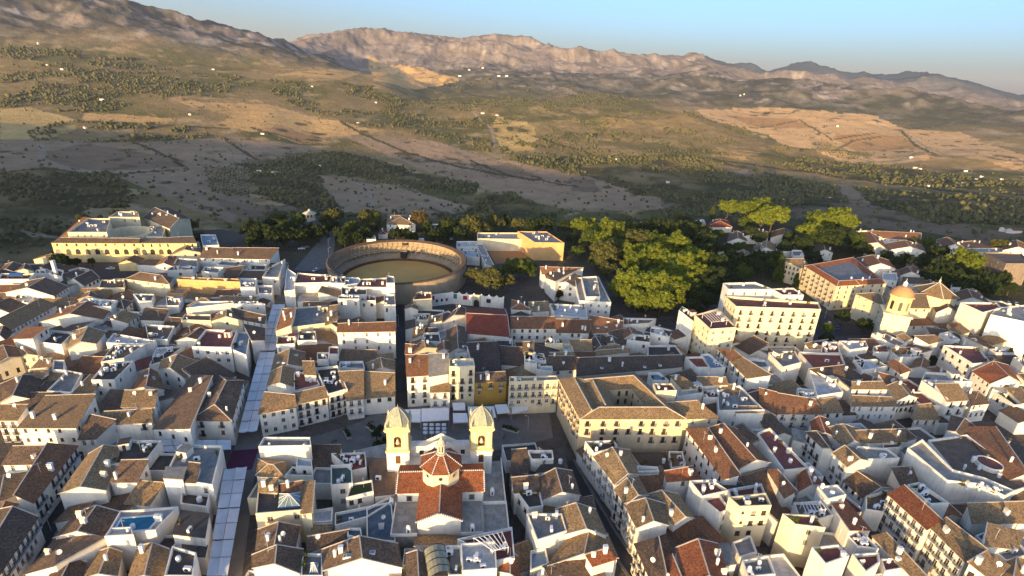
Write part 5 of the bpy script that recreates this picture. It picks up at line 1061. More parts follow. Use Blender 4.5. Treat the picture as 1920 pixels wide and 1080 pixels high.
# low rear wings: house number, eave height, roof kind and colour, footprint, rise
ANNEXES=[
(107,5.9,'sl','br',[124.5,143.9,135.9,145.4,134.5,155.1,123.1,153.6],3.3),
(311,3.9,'f','br',[165.9,184.1,179.4,184.3,179.1,194.9,165.6,194.7],0),
(327,4.7,'sr','mr',[222,245.9,223.5,233.9,233,235.1,231.5,247.1],3.47),
(118,6.2,'F','te',[134.8,97.2,148.8,98.1,148.2,107.8,134.2,106.9],0),
(401,6.5,'F','mr',[244.6,255.6,256.4,258.2,254.4,267.4,242.6,264.8],0),
(399,4.2,'sr','rb',[201.6,266.4,214.6,267.9,213.4,278.6,200.4,277.1],3.76),
(120,6.1,'sr','br',[114.8,99.8,126.2,102.5,124.2,111.2,112.8,108.5],3.37),
(122,5.4,'sl','gr',[-188.7,190.6,-177.4,189.3,-176.3,198.4,-187.6,199.7],3.27),
(317,4.3,'F','mr',[159.7,193.8,172.2,197.6,169.3,207.2,156.8,203.4],0),
(214,7.5,'f','tn',[-103.5,232.1,-91.3,234.7,-93.5,244.9,-105.7,242.3],0),
(401,3.5,'sl','br',[216.2,269.8,228.7,272.5,226.8,281.2,214.3,278.5],3.68),
(183,3.4,'gd','gr',[-235.5,243.1,-224.7,239.2,-221.5,247.9,-232.3,251.8],0),
(179,4.3,'F','br',[-171.2,189.6,-159.2,190.3,-159.8,199.4,-171.8,198.7],0),
(329,6.2,'sr','br',[215.6,216.6,228.6,218,227.4,228.4,214.4,227],3.76),
(199,4.7,'sn','br',[-145.9,232,-133.8,233.5,-135.1,243,-147.2,241.5],2.73),
(132,5.5,'F','dk',[-150.7,135.3,-139.4,136.4,-140.3,145.7,-151.6,144.6],0),
(180,4.4,'sl','br',[-155.3,208,-143.3,208.3,-143.7,219,-155.7,218.7],3.45),
(399,4.4,'f','dk',[214.5,263.2,227.5,264.7,226.5,273.8,213.5,272.3],0),
(172,4.7,'sr','gr',[-230.3,208.7,-217.6,207.3,-216.7,216.3,-229.4,217.7],3.68),
(336,4.1,'sn','rb',[159.6,212.5,172.5,213.9,171.4,224.5,158.5,223.1],3.07),
(130,3.7,'f','br',[-172,165.5,-159,165.5,-159,175.5,-172,175.5],0),
(253,5.5,'gd','gr',[-0.7,220.3,13,221.9,11.7,232.7,-2,231.1],0),
(330,5.8,'sn','gr',[214.3,200.8,227.8,202.3,226.7,212.2,213.2,210.7],2.85),
(274,4.9,'sn','tn',[39.2,191,50.8,194.6,47.8,204,36.2,200.4],2.81),
(101,4.3,'gd','mr',[117.3,113,131,115,129.7,124,116,122],0),
(338,4.9,'F','mr',[81.9,231.2,85.1,219.2,95.1,221.8,91.9,233.8],0),
(224,5.6,'sl','tn',[-98.9,221.9,-87.2,222.9,-88.1,233.1,-99.8,232.1],3.39),
(299,5.3,'F','te',[117.7,202.8,130.5,204.2,129.3,214.2,116.5,212.8],0),
(368,4.6,'sn','tn',[247.7,263.8,260.6,265.5,259.3,275.2,246.4,273.5],2.77),
(178,4.6,'sn','mr',[-194.2,227.8,-182.9,222.5,-178.8,231.2,-190.1,236.5],2.74),
(283,6.1,'sl','br',[61.1,168.9,74.2,171.7,71.9,182.1,58.8,179.3],3.87),
(2,4.2,'F','te',[-128,93.8,-126.2,105.9,-135,107.2,-136.8,95.1],0),
(177,5.5,'sn','tn',[-206,222.5,-193.2,225,-195,234.5,-207.8,232],2.75),
(315,5.7,'sr','gr',[130.4,173.4,143.4,174.6,142.6,183.6,129.6,182.4],3.76),
(401,5.5,'f','gr',[232.2,268.2,244.9,271,242.8,280.8,230.1,278],0),
(158,5.5,'sn','br',[-66,174.7,-52.4,175.4,-53,186.3,-66.6,185.6],3.09),
(276,4.5,'gd','tn',[-2.2,174.6,12,172.9,13.2,182.4,-1,184.1],0),
(227,8.1,'sr','rb',[-72.7,198.9,-64.9,207.3,-72.3,214.1,-80.1,205.7],3.27),
(165,4.1,'sn','mr',[-16.1,190.1,-5.8,195.9,-10.9,204.9,-21.2,199.1],2.96),
(265,5.3,'sn','mr',[28.8,183.5,41.3,184.8,40.2,195.5,27.7,194.2],3.06),
(185,3.8,'f','tn',[-256.7,246.1,-244.9,248,-246.3,256.9,-258.1,255],0),
(202,5.8,'F','wh',[-135.5,229.3,-123.3,229.5,-123.5,239.7,-135.7,239.5],0),
(253,5.4,'f','br',[11.8,222.4,24.2,223.9,23.2,232.6,10.8,231.1],0),
(162,5.2,'gd','br',[-24.1,166,-11.5,168,-12.9,177,-25.5,175],0),
(281,7.6,'F','br',[57.2,147.1,69,148.6,67.8,157.9,56,156.4],0),
(273,3.5,'sl','gr',[58.9,189.1,71.6,191.4,70.1,199.9,57.4,197.6],3.73),
(171,3.8,'gd','br',[-242.1,212.1,-230.7,214.6,-232.9,224.9,-244.3,222.4],0),
(303,5,'sl','tn',[99.8,170.6,112,171.7,111.2,180.4,99,179.3],3.53),
(266,6.8,'sr','dk',[8,187.1,22.1,188.8,21,197.9,6.9,196.2],4.13),
(184,3.7,'F','mr',[-245.7,242.2,-234.3,238.8,-231.3,248.8,-242.7,252.2],0),
(267,4.8,'F','mr',[3.1,197.4,16.9,198.8,15.9,207.6,2.1,206.2],0),
(185,3.4,'sr','dk',[-251.4,258.9,-238.1,261,-239.6,270.1,-252.9,268],3.88),
(132,3.6,'sn','dk',[-162.6,137.7,-149.5,138.9,-150.4,149.3,-163.5,148.1],2.99),
(130,3.8,'sn','mr',[-161.4,162.1,-149.6,162.1,-149.6,172.9,-161.4,172.9],3.09),
(238,4.8,'F','br',[-32.3,218.7,-23.8,227.9,-30.7,234.3,-39.2,225.1],0),
(231,5.3,'sn','mr',[-84.2,180.3,-71.8,181.7,-72.8,190.7,-85.2,189.3],2.59),
(61,5.4,'sn','dk',[14.2,80.8,26.3,85.7,22.8,94.2,10.7,89.3],2.62),
(174,3.5,'gd','br',[-224.5,187,-211.7,182.7,-208.5,192,-221.3,196.3],0),
(168,3.5,'F','dk',[-267.3,259.9,-255.1,262.9,-257.7,273.1,-269.9,270.1],0),
(208,5.5,'f','tn',[-167.8,224.1,-154.1,225.8,-155.2,234.9,-168.9,233.2],0),
(181,5,'F','mr',[-205.7,243.2,-194.1,244.8,-195.3,253.8,-206.9,252.2],0),
(231,4.8,'f','dk',[-76.4,170.1,-63.5,171.6,-64.6,180.9,-77.5,179.4],0),
(393,4.7,'F','br',[273.7,277.8,287.9,278.6,287.3,289.2,273.1,288.4],0),
(86,7.1,'sn','br',[71.1,111.5,81.9,116.2,77.9,125.5,67.1,120.8],2.88),
(13,3.7,'sl','br',[-105,97.6,-93.4,98.4,-94,107.4,-105.6,106.6],3.35),
(368,5.7,'gd','br',[258.4,259.9,269.9,261.4,268.6,271.1,257.1,269.6],0),
(121,4.7,'gd','rb',[-206.3,177.6,-193.7,173.1,-190.7,181.4,-203.3,185.9],0),
(207,4.3,'gd','mr',[-142.2,195.2,-128.3,195.9,-128.8,205.8,-142.7,205.1],0),
(182,5.2,'sl','mr',[-175,247,-163.4,245.1,-162,254,-173.6,255.9],3.38),
(194,5.4,'F','te',[-149.9,252.6,-136.7,250.5,-135.1,260.4,-148.3,262.5],0),
(117,5.8,'sl','dk',[124.7,86.1,138.9,87,138.3,96.9,124.1,96],4.1),
(296,5.5,'sr','br',[111.6,197.3,122,202.4,117.4,211.7,107,206.6],3.34),
(192,5.1,'gd','gr',[-165.8,266.8,-154.6,265.2,-153.2,274.2,-164.4,275.8],0),
(269,7.1,'sn','dk',[-4.7,182.7,7.2,182.1,7.7,192.3,-4.2,192.9],2.91),
(118,6.2,'sl','dk',[144.6,113.3,157,114.1,156.4,123.7,144,122.9],3.56),
(179,4.8,'F','dk',[-176.2,205.3,-164.2,206.1,-164.8,215.7,-176.8,214.9],0),
(331,5.8,'sr','br',[204.7,208,205.5,196.4,214.3,197,213.5,208.6],3.33),
(322,4.4,'F','te',[185.2,218.4,199.1,220.1,197.8,230.6,183.9,228.9],0),
(68,6,'gd','mr',[47,96,57.7,100.8,54,109,43.3,104.2],0),
(331,5.9,'sr','gr',[210.3,192.7,211.2,179.6,220.7,180.3,219.8,193.4],3.78),
(137,5.9,'sr','gr',[-116.9,162.6,-103.9,157.2,-100.1,166.4,-113.1,171.8],4.08),
(105,5.9,'sl','dk',[155.3,119.6,168.9,121.3,167.7,131.4,154.1,129.7],3.96),
(399,4.2,'gd','br',[199.1,258.1,211,259.5,209.9,268.9,198,267.5],0),
(280,8.9,'F','wh',[51.6,155.9,62.9,157.6,61.4,167.1,50.1,165.4],0),
(282,6,'sn','mr',[47.2,167.3,58.7,168.4,57.8,177.7,46.3,176.6],2.67),
(260,5.4,'F','dk',[62,221.3,72.4,215.5,77,223.7,66.6,229.5],0),
(366,3.7,'sn','br',[236,290.6,247.4,288.7,249,298.4,237.6,300.3],2.79),
(333,4.4,'gd','gr',[197.6,168.5,210.6,170,209.4,180.5,196.4,179],0),
(294,5.8,'F','dk',[98.7,189.9,110.2,192.5,108.3,201.1,96.8,198.5],0),
(234,4.6,'F','dk',[-46.3,225.8,-32.5,226.3,-32.7,235.2,-46.5,234.7],0),
(210,4.3,'sr','mr',[-160,186.7,-148.3,187.5,-149,198.3,-160.7,197.5],3.37),
(171,3.7,'sn','mr',[-248,224.1,-236.8,226.4,-239,236.9,-250.2,234.6],3.07),
(274,4,'sn','mr',[44.9,184.7,57.1,188.6,54.1,198.3,41.9,194.4],2.89),
(316,5.3,'gd','br',[141.8,180.1,152.9,182.2,151.2,190.9,140.1,188.8],0),
(177,4,'sn','tn',[-216.3,212.3,-202.8,215,-204.7,224.7,-218.2,222],2.82),
(147,6,'sr','tn',[-81.4,191.7,-69.8,193.9,-71.6,203.3,-83.2,201.1],3.41),
(112,5.9,'F','br',[134.6,144.1,146,146.2,144.4,154.9,133,152.8],0),
(190,5.6,'sr','tn',[-169.6,291.2,-156.3,292.8,-157.4,301.8,-170.7,300.2],3.85),
(284,5.9,'F','te',[73.5,171.8,84.9,173.4,83.5,183.2,72.1,181.6],0),
(17,3.9,'F','br',[-90.5,73.2,-77.2,75.1,-78.5,83.8,-91.8,81.9],0),
(258,4,'sl','mr',[43.3,223.2,56.1,226.5,53.7,235.8,40.9,232.5],3.81),
(121,4.2,'gd','br',[-198.2,189.6,-185.8,185.2,-182.8,193.4,-195.2,197.8],0),
(326,5.7,'gd','mr',[202.4,211.4,215.9,213,214.6,223.6,201.1,222],0),
(343,7.3,'sn','gr',[238.1,249.9,248.8,255.1,244.9,263.1,234.2,257.9],2.51),
(186,4.4,'f','br',[-213.3,278,-199.7,278,-199.7,287,-213.3,287],0),
(89,3.9,'F','mr',[90.2,111.5,102.2,115.7,98.8,125.5,86.8,121.3],0),
(43,5.3,'F','mr',[-48.3,76.8,-36.2,77.6,-36.7,86.2,-48.8,85.4],0),
(167,4.5,'sr','gr',[-269.8,244.1,-256,246.1,-257.2,254.9,-271,252.9],4.03),
(138,4,'sl','mr',[-125.2,170.1,-118.3,179.1,-125.8,184.9,-132.7,175.9],3.24),
(316,5.2,'F','mr',[154.8,177.5,166.1,179.6,164.2,189.5,152.9,187.4],0),
(63,4.9,'F','gr',[-3,82.1,8.3,77,12,84.9,0.7,90],0),
(201,5.3,'sr','tn',[-154.5,226.5,-143.6,230.3,-146.5,238.5,-157.4,234.7],3.31),
(243,5.6,'F','mr',[-30.2,177.1,-20.9,184.2,-26.8,191.9,-36.1,184.8],0),
(141,5.4,'sn','br',[-133.4,141.4,-120.8,142.6,-121.6,151.6,-134.2,150.4],2.58),
(189,4,'gd','mr',[-174.7,264.3,-163.7,267.3,-166.3,276.7,-177.3,273.7],0),
(208,4.7,'F','te',[-168.6,212.7,-157.2,214,-158.4,224.3,-169.8,223],0),
(105,6.2,'f','dk',[158.3,128.6,170,130,168.7,140.4,157,139],0),
(96,5,'F','wh',[90.7,84.4,104.4,87.6,102.3,96.6,88.6,93.4],0),
(300,4.6,'F','mr',[144.6,213.1,155.6,217.1,152.4,225.9,141.4,221.9],0),
(398,4.7,'sr','br',[194.1,240.5,203.9,247.2,198.9,254.5,189.1,247.8],3.4),
(368,3.7,'F','wh',[237.2,279.3,249,280.9,247.8,289.7,236,288.1],0),
(119,4.6,'sl','dk',[159.7,155.5,164.8,146,171.3,149.5,166.2,159],3.08),
(216,9,'sr','tn',[-93.6,234,-82.6,235.2,-83.4,243,-94.4,241.8],3.18),
(26,4.9,'sn','br',[-58,119.9,-48.6,120.4,-49,129.1,-58.4,128.6],2.47),
(127,4.1,'sl','gr',[-175.4,155.7,-165.4,155.9,-165.6,163.3,-175.6,163.1],2.85),
(296,7.5,'sl','gr',[103.3,201.3,113.4,206.3,109.7,213.7,99.6,208.7],3.22),
(170,4.7,'sl','tn',[-226.3,233.8,-217.1,233.4,-216.7,241.2,-225.9,241.6],2.62),
(254,5.9,'sl','mr',[22.9,219.3,32.7,220.1,32.1,227.7,22.3,226.9],2.8),
(312,6.8,'F','mr',[153.3,176.8,153.9,167.7,161.7,168.2,161.1,177.3],0),
(45,5.4,'F','mr',[-24.7,78.4,-13.8,79,-14.3,86.6,-25.2,86],0),
(370,4.7,'gd','br',[-223.4,277.3,-214,279,-215.6,287.7,-225,286],0),
(107,6,'F','wh',[115.1,145.6,125.1,146.9,123.9,155.4,113.9,154.1],0),
(196,4.4,'sn','br',[-139.7,278.8,-130,280.3,-131.3,288.2,-141,286.7],2.24),
(300,4.8,'sn','br',[155.4,201.5,164.1,204.6,161.6,211.5,152.9,208.4],2.04),
(81,7.4,'sl','br',[72.4,136.1,81.3,139.1,78.6,146.9,69.7,143.9],2.65),
(261,5.5,'sn','br',[49,207.3,56.7,212,52,219.7,44.3,215],2.57),
(64,3.4,'f','tn',[34.8,127.3,43.2,131.1,40.2,137.7,31.8,133.9],0),
(189,4.4,'F','mr',[-194,258.3,-183,261.3,-185,268.7,-196,265.7],0),
(237,5,'f','gr',[-39.2,208.3,-31.2,213,-35.8,220.7,-43.8,216],0),
(215,7,'sn','gr',[-111.4,252.5,-103.4,256.9,-107.6,264.5,-115.6,260.1],2.47),
(74,4.3,'F','wh',[63.5,89.7,72.8,91.2,71.5,99.3,62.2,97.8],0),
(118,5.7,'sl','mr',[142,106.6,151.4,107.2,151,114.4,141.6,113.8],2.66),
(290,4.4,'gd','br',[69.4,191.2,80.4,192.4,79.6,199.8,68.6,198.6],0),
(5,5.9,'F','dk',[-99.1,114.5,-89.4,115.2,-89.9,122.5,-99.6,121.8],0),
(332,5.3,'gd','dk',[186.8,163.3,196.9,164.3,196.2,171.7,186.1,170.7],0),
(58,4.4,'sl','br',[15.9,105.2,25.4,105.5,25.1,113.8,15.6,113.5],2.69),
(27,4.9,'F','gr',[-67.1,107.5,-57.7,107.8,-57.9,115.5,-67.3,115.2],0),
(74,6,'f','gr',[52.7,81.5,61.7,83,60.3,91.5,51.3,90],0),
(150,4.8,'F','wh',[-79,146.2,-70.8,150.2,-74,156.8,-82.2,152.8],0),
(54,3.7,'sr','dk',[3.5,115.8,12.7,117.2,11.5,125.2,2.3,123.8],2.65),
(198,4.5,'sr','mr',[-156.1,248.6,-146.7,248.8,-146.9,256.4,-156.3,256.2],2.7),
(22,3.4,'f','tn',[-129.7,87.4,-120.8,90.6,-123.3,97.6,-132.2,94.4],0),
(158,5.8,'F','gr',[-62.1,163.6,-52.5,164.1,-52.9,171.4,-62.5,170.9],0),
(176,4.3,'sl','br',[-193.2,218.2,-183.2,218.9,-183.8,226.8,-193.8,226.1],2.87),
(32,5.2,'f','tn',[-41.2,121.7,-32.4,125.6,-35.8,133.3,-44.6,129.4],0),
(51,3.8,'F','dk',[1,128.7,11.6,130.8,10,138.3,-0.6,136.2],0),
(247,5,'gd','mr',[-42.2,192.5,-32.7,192.6,-32.8,200.5,-42.3,200.4],0),
(71,5.1,'gd','br',[38.2,93.3,47.3,93.8,46.8,101.7,37.7,101.2],0),
(184,4,'sr','dk',[-234.4,252.9,-225,250.1,-222.6,258.1,-232,260.9],2.78),
(328,5.8,'sn','br',[205,231.6,213.9,229.3,216,237.4,207.1,239.7],2.35),
(79,3.4,'gd','tn',[44.3,120.8,54.1,122.6,52.7,130.2,42.9,128.4],0),
(93,5.8,'F','te',[79.4,97.9,88.8,97,89.6,105.1,80.2,106],0),
(139,4.5,'F','gr',[-123.1,190.4,-113.4,191.1,-113.9,198.6,-123.6,197.9],0),
(223,6.8,'sl','gr',[-87.8,226,-78.2,227.3,-79.2,235,-88.8,233.7],2.76),
(334,4.6,'sr','br',[168.6,170.2,178.4,172.6,176.4,180.8,166.6,178.4],2.87),
(301,4.5,'sr','gr',[98.3,164.3,107.4,165.1,106.7,172.7,97.6,171.9],2.59),
(294,5.5,'F','te',[101.8,178.4,111,180.5,109.2,188.6,100,186.5],0),
(203,5.1,'gd','br',[-134.9,206.5,-126.3,210.6,-130.1,218.5,-138.7,214.4],0),
(21,4.8,'F','br',[-100.5,74.5,-90,75.2,-90.5,82.5,-101,81.8],0),
(138,4.6,'f','mr',[-139.3,166,-133.1,173.9,-139.7,179,-145.9,171.1],0),
(322,6.6,'sl','br',[178.9,210.3,188.9,211.5,188.1,218.7,178.1,217.5],2.86),
(112,5.3,'F','gr',[129.6,137,138.7,138.7,137.4,146,128.3,144.3],0),
(197,5,'F','wh',[-118.2,264,-110.4,264.5,-110.8,271,-118.6,270.5],0),
(211,4.3,'sr','br',[-139.9,187.4,-131.8,189.1,-133.1,195.6,-141.2,193.9],2.31),
(366,4,'sr','dk',[227.5,297.2,236.5,295.7,237.5,301.8,228.5,303.3],2.58),
(196,4.4,'gd','tn',[-153.7,268.6,-146.2,269.8,-147.3,276.4,-154.8,275.2],0),
(327,5,'sr','gr',[221.4,233.7,222.3,226.4,229.6,227.3,228.7,234.6],2.05),
(163,7,'sn','mr',[-11.4,167.8,-4.3,169.3,-5.6,175.2,-12.7,173.7],1.67),
(209,5.5,'f','br',[-157.9,198.1,-150.1,196.9,-149.1,202.9,-156.9,204.1],0),
(368,4.1,'sn','mr',[252.9,288.9,260.9,290,260.1,296.1,252.1,295],1.71),
(337,5.5,'F','te',[145,209.1,145.1,201.8,152,201.9,151.9,209.2],0),
(179,6.1,'f','gr',[-178.3,192,-170.3,192.5,-170.7,199,-178.7,198.5],0),
(157,5.8,'sn','tn',[-52.5,177.1,-44.9,178.8,-46.5,185.9,-54.1,184.2],2.03),
(319,4.2,'sr','gr',[178.4,197.8,185.7,196.8,186.6,203.2,179.3,204.2],2.09),
(101,3.4,'F','dk',[111.3,117.7,118.6,118.7,117.7,125.3,110.4,124.3],0),
(163,6.5,'sn','mr',[-3.6,167.7,3.9,169.4,2.6,175.3,-4.9,173.6],1.67),
(322,6.2,'sr','gr',[178.6,225,187.1,226,186.4,232,177.9,231],2.4),
(26,4.9,'F','gr',[-53.6,114.1,-45.2,114.5,-45.4,120.9,-53.8,120.5],0),
(146,4.8,'f','br',[-102.3,158.1,-94.3,158.5,-94.7,164.9,-102.7,164.5],0),
(159,6.7,'F','te',[-32.3,168.6,-23.4,170.6,-24.7,176.4,-33.6,174.4],0),
(142,5.8,'sl','br',[-119.4,147,-111.1,147.7,-111.6,154,-119.9,153.3],2.35),
(87,5.5,'F','wh',[88.2,125.5,96.2,127.3,94.8,133.5,86.8,131.7],0),
(90,7,'sr','mr',[71.8,106,79.5,108.9,77.2,115,69.5,112.1],2.29),
(179,4.4,'gd','dk',[-177.6,200.1,-169,200.6,-169.4,206.9,-178,206.4],0),
(344,6,'f','tn',[246,253,253.4,248.3,257,254,249.6,258.7],0),
(95,5.2,'F','gr',[83.3,84.8,90.7,89,87.7,94.2,80.3,90],0),
(305,5.4,'sr','gr',[111.9,173.5,119,175.8,117.1,181.5,110,179.2],2.06),
(393,3.4,'F','te',[261.8,295.1,269.5,295.5,269.2,301.9,261.5,301.5],0),
(131,3.9,'sr','gr',[-140.3,140.1,-132.2,140.8,-132.7,146.9,-140.8,146.2],2.3),
(157,5.1,'sr','br',[-51.2,164.5,-42.4,166.5,-43.8,172.5,-52.6,170.5],2.57),
(398,4.3,'F','dk',[196.7,265.4,203.9,270.4,200.3,275.6,193.1,270.6],0),
(285,6.9,'sl','br',[67.9,152.7,75.7,153.4,75.1,160.3,67.3,159.6],2.18),
(135,5,'sl','dk',[-157.9,170.8,-151.6,174.6,-155.1,180.2,-161.4,176.4],2.06),
(264,5.3,'gd','br',[35.9,209.7,42.9,207.2,45.1,213.3,38.1,215.8],0),
(115,4.4,'F','br',[129,114,136.5,114.5,136,121,128.5,120.5],0),
(260,5,'F','gr',[56.6,218.4,63.1,214.7,66.4,220.6,59.9,224.3],0),
(401,6.3,'sl','mr',[228.7,275.4,235.8,277,234.3,283.6,227.2,282],2.04),
(293,5,'f','br',[90.8,192.1,98.5,192.5,98.2,198.9,90.5,198.5],0),
(295,6.3,'f','mr',[93.3,166.8,99.3,171.2,95.7,176.2,89.7,171.8],0),
(271,5.5,'F','mr',[21.8,199.5,29.2,199.5,29.2,205.5,21.8,205.5],0),
(153,6.4,'F','dk',[-79.2,166.5,-71.9,166.3,-71.8,172.5,-79.1,172.7],0),
(399,3.4,'gd','mr',[218.2,254.9,225.5,255.8,224.8,262.1,217.5,261.2],0),
(89,6.5,'F','te',[80.6,110.1,88.5,112.9,86.4,118.9,78.5,116.1],0),
(393,4.4,'sr','br',[277.8,289.9,285.6,290.3,285.2,297.1,277.4,296.7],2.19),
(6,5.1,'gd','dk',[-115.1,119,-107.4,122.4,-109.9,128,-117.6,124.6],0),
(220,7.8,'sl','dk',[-67.8,232.7,-60.3,233.8,-61.2,240.3,-68.7,239.2],2.12),
(342,6.6,'sr','dk',[140.2,230.5,147.7,231.5,146.8,238.5,139.3,237.5],2.11),
(19,4.2,'sr','br',[-78.3,76.1,-70.4,76.5,-70.7,82.9,-78.6,82.5],2.24),
(254,5.4,'F','br',[30.8,220.9,38.7,221.5,38.2,228.1,30.3,227.5],0),
(124,5.1,'sn','br',[-197,166.6,-192.8,173,-198,176.4,-202.2,170],1.69),
(56,4.6,'gd','tn',[9.6,103.6,16.9,105.5,15.4,111.4,8.1,109.5],0),
(327,6,'sn','tn',[229.7,234.7,230.6,227.5,237.3,228.3,236.4,235.5],1.88),
(198,5.7,'F','gr',[-169.4,235.9,-161.4,236.1,-161.6,243.1,-169.6,242.9],0),
(196,4.4,'F','wh',[-138.8,272.3,-131,273.5,-132.2,280.7,-140,279.5],0),
(337,6.3,'sn','br',[140.4,202.7,140.5,194.2,146.6,194.3,146.5,202.8],1.69),
(42,4.1,'F','gr',[-57.2,80.7,-48.2,80.1,-47.8,86.3,-56.8,86.9],0),
(202,4.5,'sl','br',[-136.2,220.3,-128.7,220.5,-128.8,226.7,-136.3,226.5],2.12),
(271,4.8,'F','br',[20.5,189.5,28.5,189.5,28.5,195.5,20.5,195.5],0),
(127,4.8,'sn','tn',[-164.3,155.4,-156.6,155.6,-156.7,161.6,-164.4,161.4],1.64),
(173,4.6,'sl','tn',[-219.9,196.9,-213,194.5,-211.1,200.1,-218,202.5],2.05),
(170,3.8,'F','mr',[-234.3,236.5,-227,236.1,-226.7,242.5,-234,242.9],0),
(302,4.9,'sn','gr',[120.3,162.6,127.6,163.6,126.7,170.4,119.4,169.4],1.9),
(309,4.8,'sr','dk',[199.1,179,206.8,180.1,205.9,186,198.2,184.9],2.17),
(240,4.6,'F','te',[-31.8,204.6,-25.5,208.9,-29.2,214.4,-35.5,210.1],0),
(124,5.1,'sl','dk',[-193,164.3,-189.5,169.7,-194,172.7,-197.5,167.3],1.77),
(204,4.6,'sr','rb',[-121.5,222,-114.7,222.9,-115.5,229,-122.3,228.1],1.9),
(102,5.8,'f','tn',[98.3,151.7,95.7,145.2,100.7,143.3,103.3,149.8],0),
(177,4.7,'sn','tn',[-204.3,216.3,-197.7,217.6,-198.7,222.7,-205.3,221.4],1.44),
(224,7.4,'F','gr',[-101.5,215.6,-95.1,216.1,-95.5,221.4,-101.9,220.9],0),
(129,3.9,'sr','dk',[-152.6,156.7,-146.4,156.7,-146.4,162.3,-152.6,162.3],1.72),
(289,5.9,'sn','br',[88.7,151.4,94.9,152.1,94.3,157.6,88.1,156.9],1.5),
(189,4.4,'F','te',[-188.9,255.2,-182.7,256.9,-184.1,261.8,-190.3,260.1],0),
(168,3.5,'sn','gr',[-257,258.9,-250.6,260.5,-252,266.1,-258.4,264.5],1.59),
(8,7.1,'sn','tn',[-95.7,102.5,-89.4,102.3,-89.3,108.5,-95.6,108.7],1.7),
(50,4.5,'F','te',[-22.3,89.8,-16.3,90.3,-16.7,95.2,-22.7,94.7],0),
(327,4.7,'sr','br',[218.1,248.4,218.8,241.9,224.9,242.6,224.2,249.1],1.8),
(213,4.8,'sn','dk',[-180.2,228.3,-174.1,229.1,-174.8,234.7,-180.9,233.9],1.55),
(289,7.1,'F','te',[81.2,141.4,88.4,142.2,87.8,147.6,80.6,146.8],0),
(255,3.9,'sr','tn',[35.3,229.8,41.3,229.4,41.7,235.2,35.7,235.6],1.66),
(311,4.5,'sl','gr',[178.4,180.4,184.7,180.5,184.6,186.6,178.3,186.5],1.72),
(64,4.6,'sl','dk',[25.4,130.6,31.8,133.5,29.6,138.4,23.2,135.5],1.97),
(105,6,'sr','br',[161.5,139.1,168.2,139.9,167.5,145.9,160.8,145.1],1.89),
(129,4.7,'gd','dk',[-162.7,150.7,-156.3,150.7,-156.3,156.3,-162.7,156.3],0),
(256,4,'sr','dk',[-2.7,229.8,3.8,229.9,3.7,235.2,-2.8,235.1],1.83),
(330,4.7,'F','te',[228.8,212.3,234.8,213,234.2,218.7,228.2,218],0),
(60,4,'sn','tn',[3.8,90.3,9.8,93.2,7.2,98.7,1.2,95.8],1.67),
(172,3.6,'sr','rb',[-237.2,208.8,-230.5,208.1,-229.8,214.2,-236.5,214.9],1.87),
(107,5.3,'gd','br',[123.4,152.5,130.3,153.4,129.6,158.5,122.7,157.6],0),
(273,4.3,'gd','tn',[53.8,195.3,60.1,196.5,59.2,201.7,52.9,200.5],0),
(368,3.8,'gd','gr',[260.2,289.5,267.4,290.5,266.8,295.5,259.6,294.5],0),
(333,4.5,'f','mr',[197.4,163.5,204.2,164.3,203.6,169.5,196.8,168.7],0),
(181,5.4,'F','wh',[-210.2,233.4,-204,234.3,-204.8,239.6,-211,238.7],0),
(138,4.3,'sr','br',[-137.4,181.2,-133.3,186.5,-137.6,189.8,-141.7,184.5],1.87),
(246,4.6,'sl','br',[-9.1,200.2,-3.2,200.9,-3.9,206.8,-9.8,206.1],1.63),
(190,5.2,'f','mr',[-183.4,289.2,-176.9,290,-177.6,295.8,-184.1,295],0),
(174,3.9,'gd','br',[-201.8,186.3,-194.9,184,-193.2,188.7,-200.1,191],0),
(200,5.4,'gd','dk',[-124.1,230.2,-118.1,231,-118.9,236.8,-124.9,236],0),
(235,3.5,'sl','gr',[-48.4,219.5,-42,220.4,-42.6,225.5,-49,224.6],1.78),
(41,4.7,'f','tn',[-42.6,95.6,-35.7,93.9,-34.4,99.4,-41.3,101.1],0),
(227,5.6,'sn','br',[-69.7,211.4,-65.4,216,-69.3,219.6,-73.6,215],1.43),
(306,4.2,'F','dk',[155.7,160.3,161.9,160.9,161.3,166.7,155.1,166.1],0),
(291,5.1,'gd','mr',[79.1,195.7,85.4,197.3,83.9,203.3,77.6,201.7],0),
(278,6.2,'F','dk',[10.8,170,17.6,169.3,18.2,175,11.4,175.7],0),
(266,4.6,'F','br',[1.8,192.3,7.9,193.1,7.2,198.7,1.1,197.9],0),
(267,6.2,'F','gr',[16.7,200.5,22.8,201.2,22.3,206.5,16.2,205.8],0),
(167,4.1,'sl','tn',[-272.5,278.4,-265.8,279.4,-266.5,284.6,-273.2,283.6],1.88),
(133,4.4,'F','gr',[-146.4,143.4,-142.5,148.2,-146.6,151.6,-150.5,146.8],0),
(98,4.7,'gd','gr',[111.7,107.5,117.5,109.7,115.3,115.5,109.5,113.3],0),
(112,5.3,'f','br',[121,133.3,126.9,134.4,126,139.7,120.1,138.6],0),
(309,5.8,'F','te',[205.9,183.6,211.8,184.4,211.1,189.4,205.2,188.6],0),
(398,3.4,'gd','br',[199,250.4,204.8,254.4,202,258.6,196.2,254.6],0),
(184,3.6,'F','mr',[-240.9,263.8,-233.8,261.7,-232.1,267.2,-239.2,269.3],0),
(86,5.4,'sr','br',[79.8,117.6,85.5,120,83.2,125.4,77.5,123],1.7),
(337,4.7,'sn','dk',[138.7,193.5,138.8,187.4,144.3,187.5,144.2,193.6],1.49),
(273,3.8,'gd','tn',[71.5,205.3,78.4,206.5,77.5,211.7,70.6,210.5],0),
(319,4.3,'sn','br',[177.2,187.3,183.1,186.5,183.8,191.7,177.9,192.5],1.41),
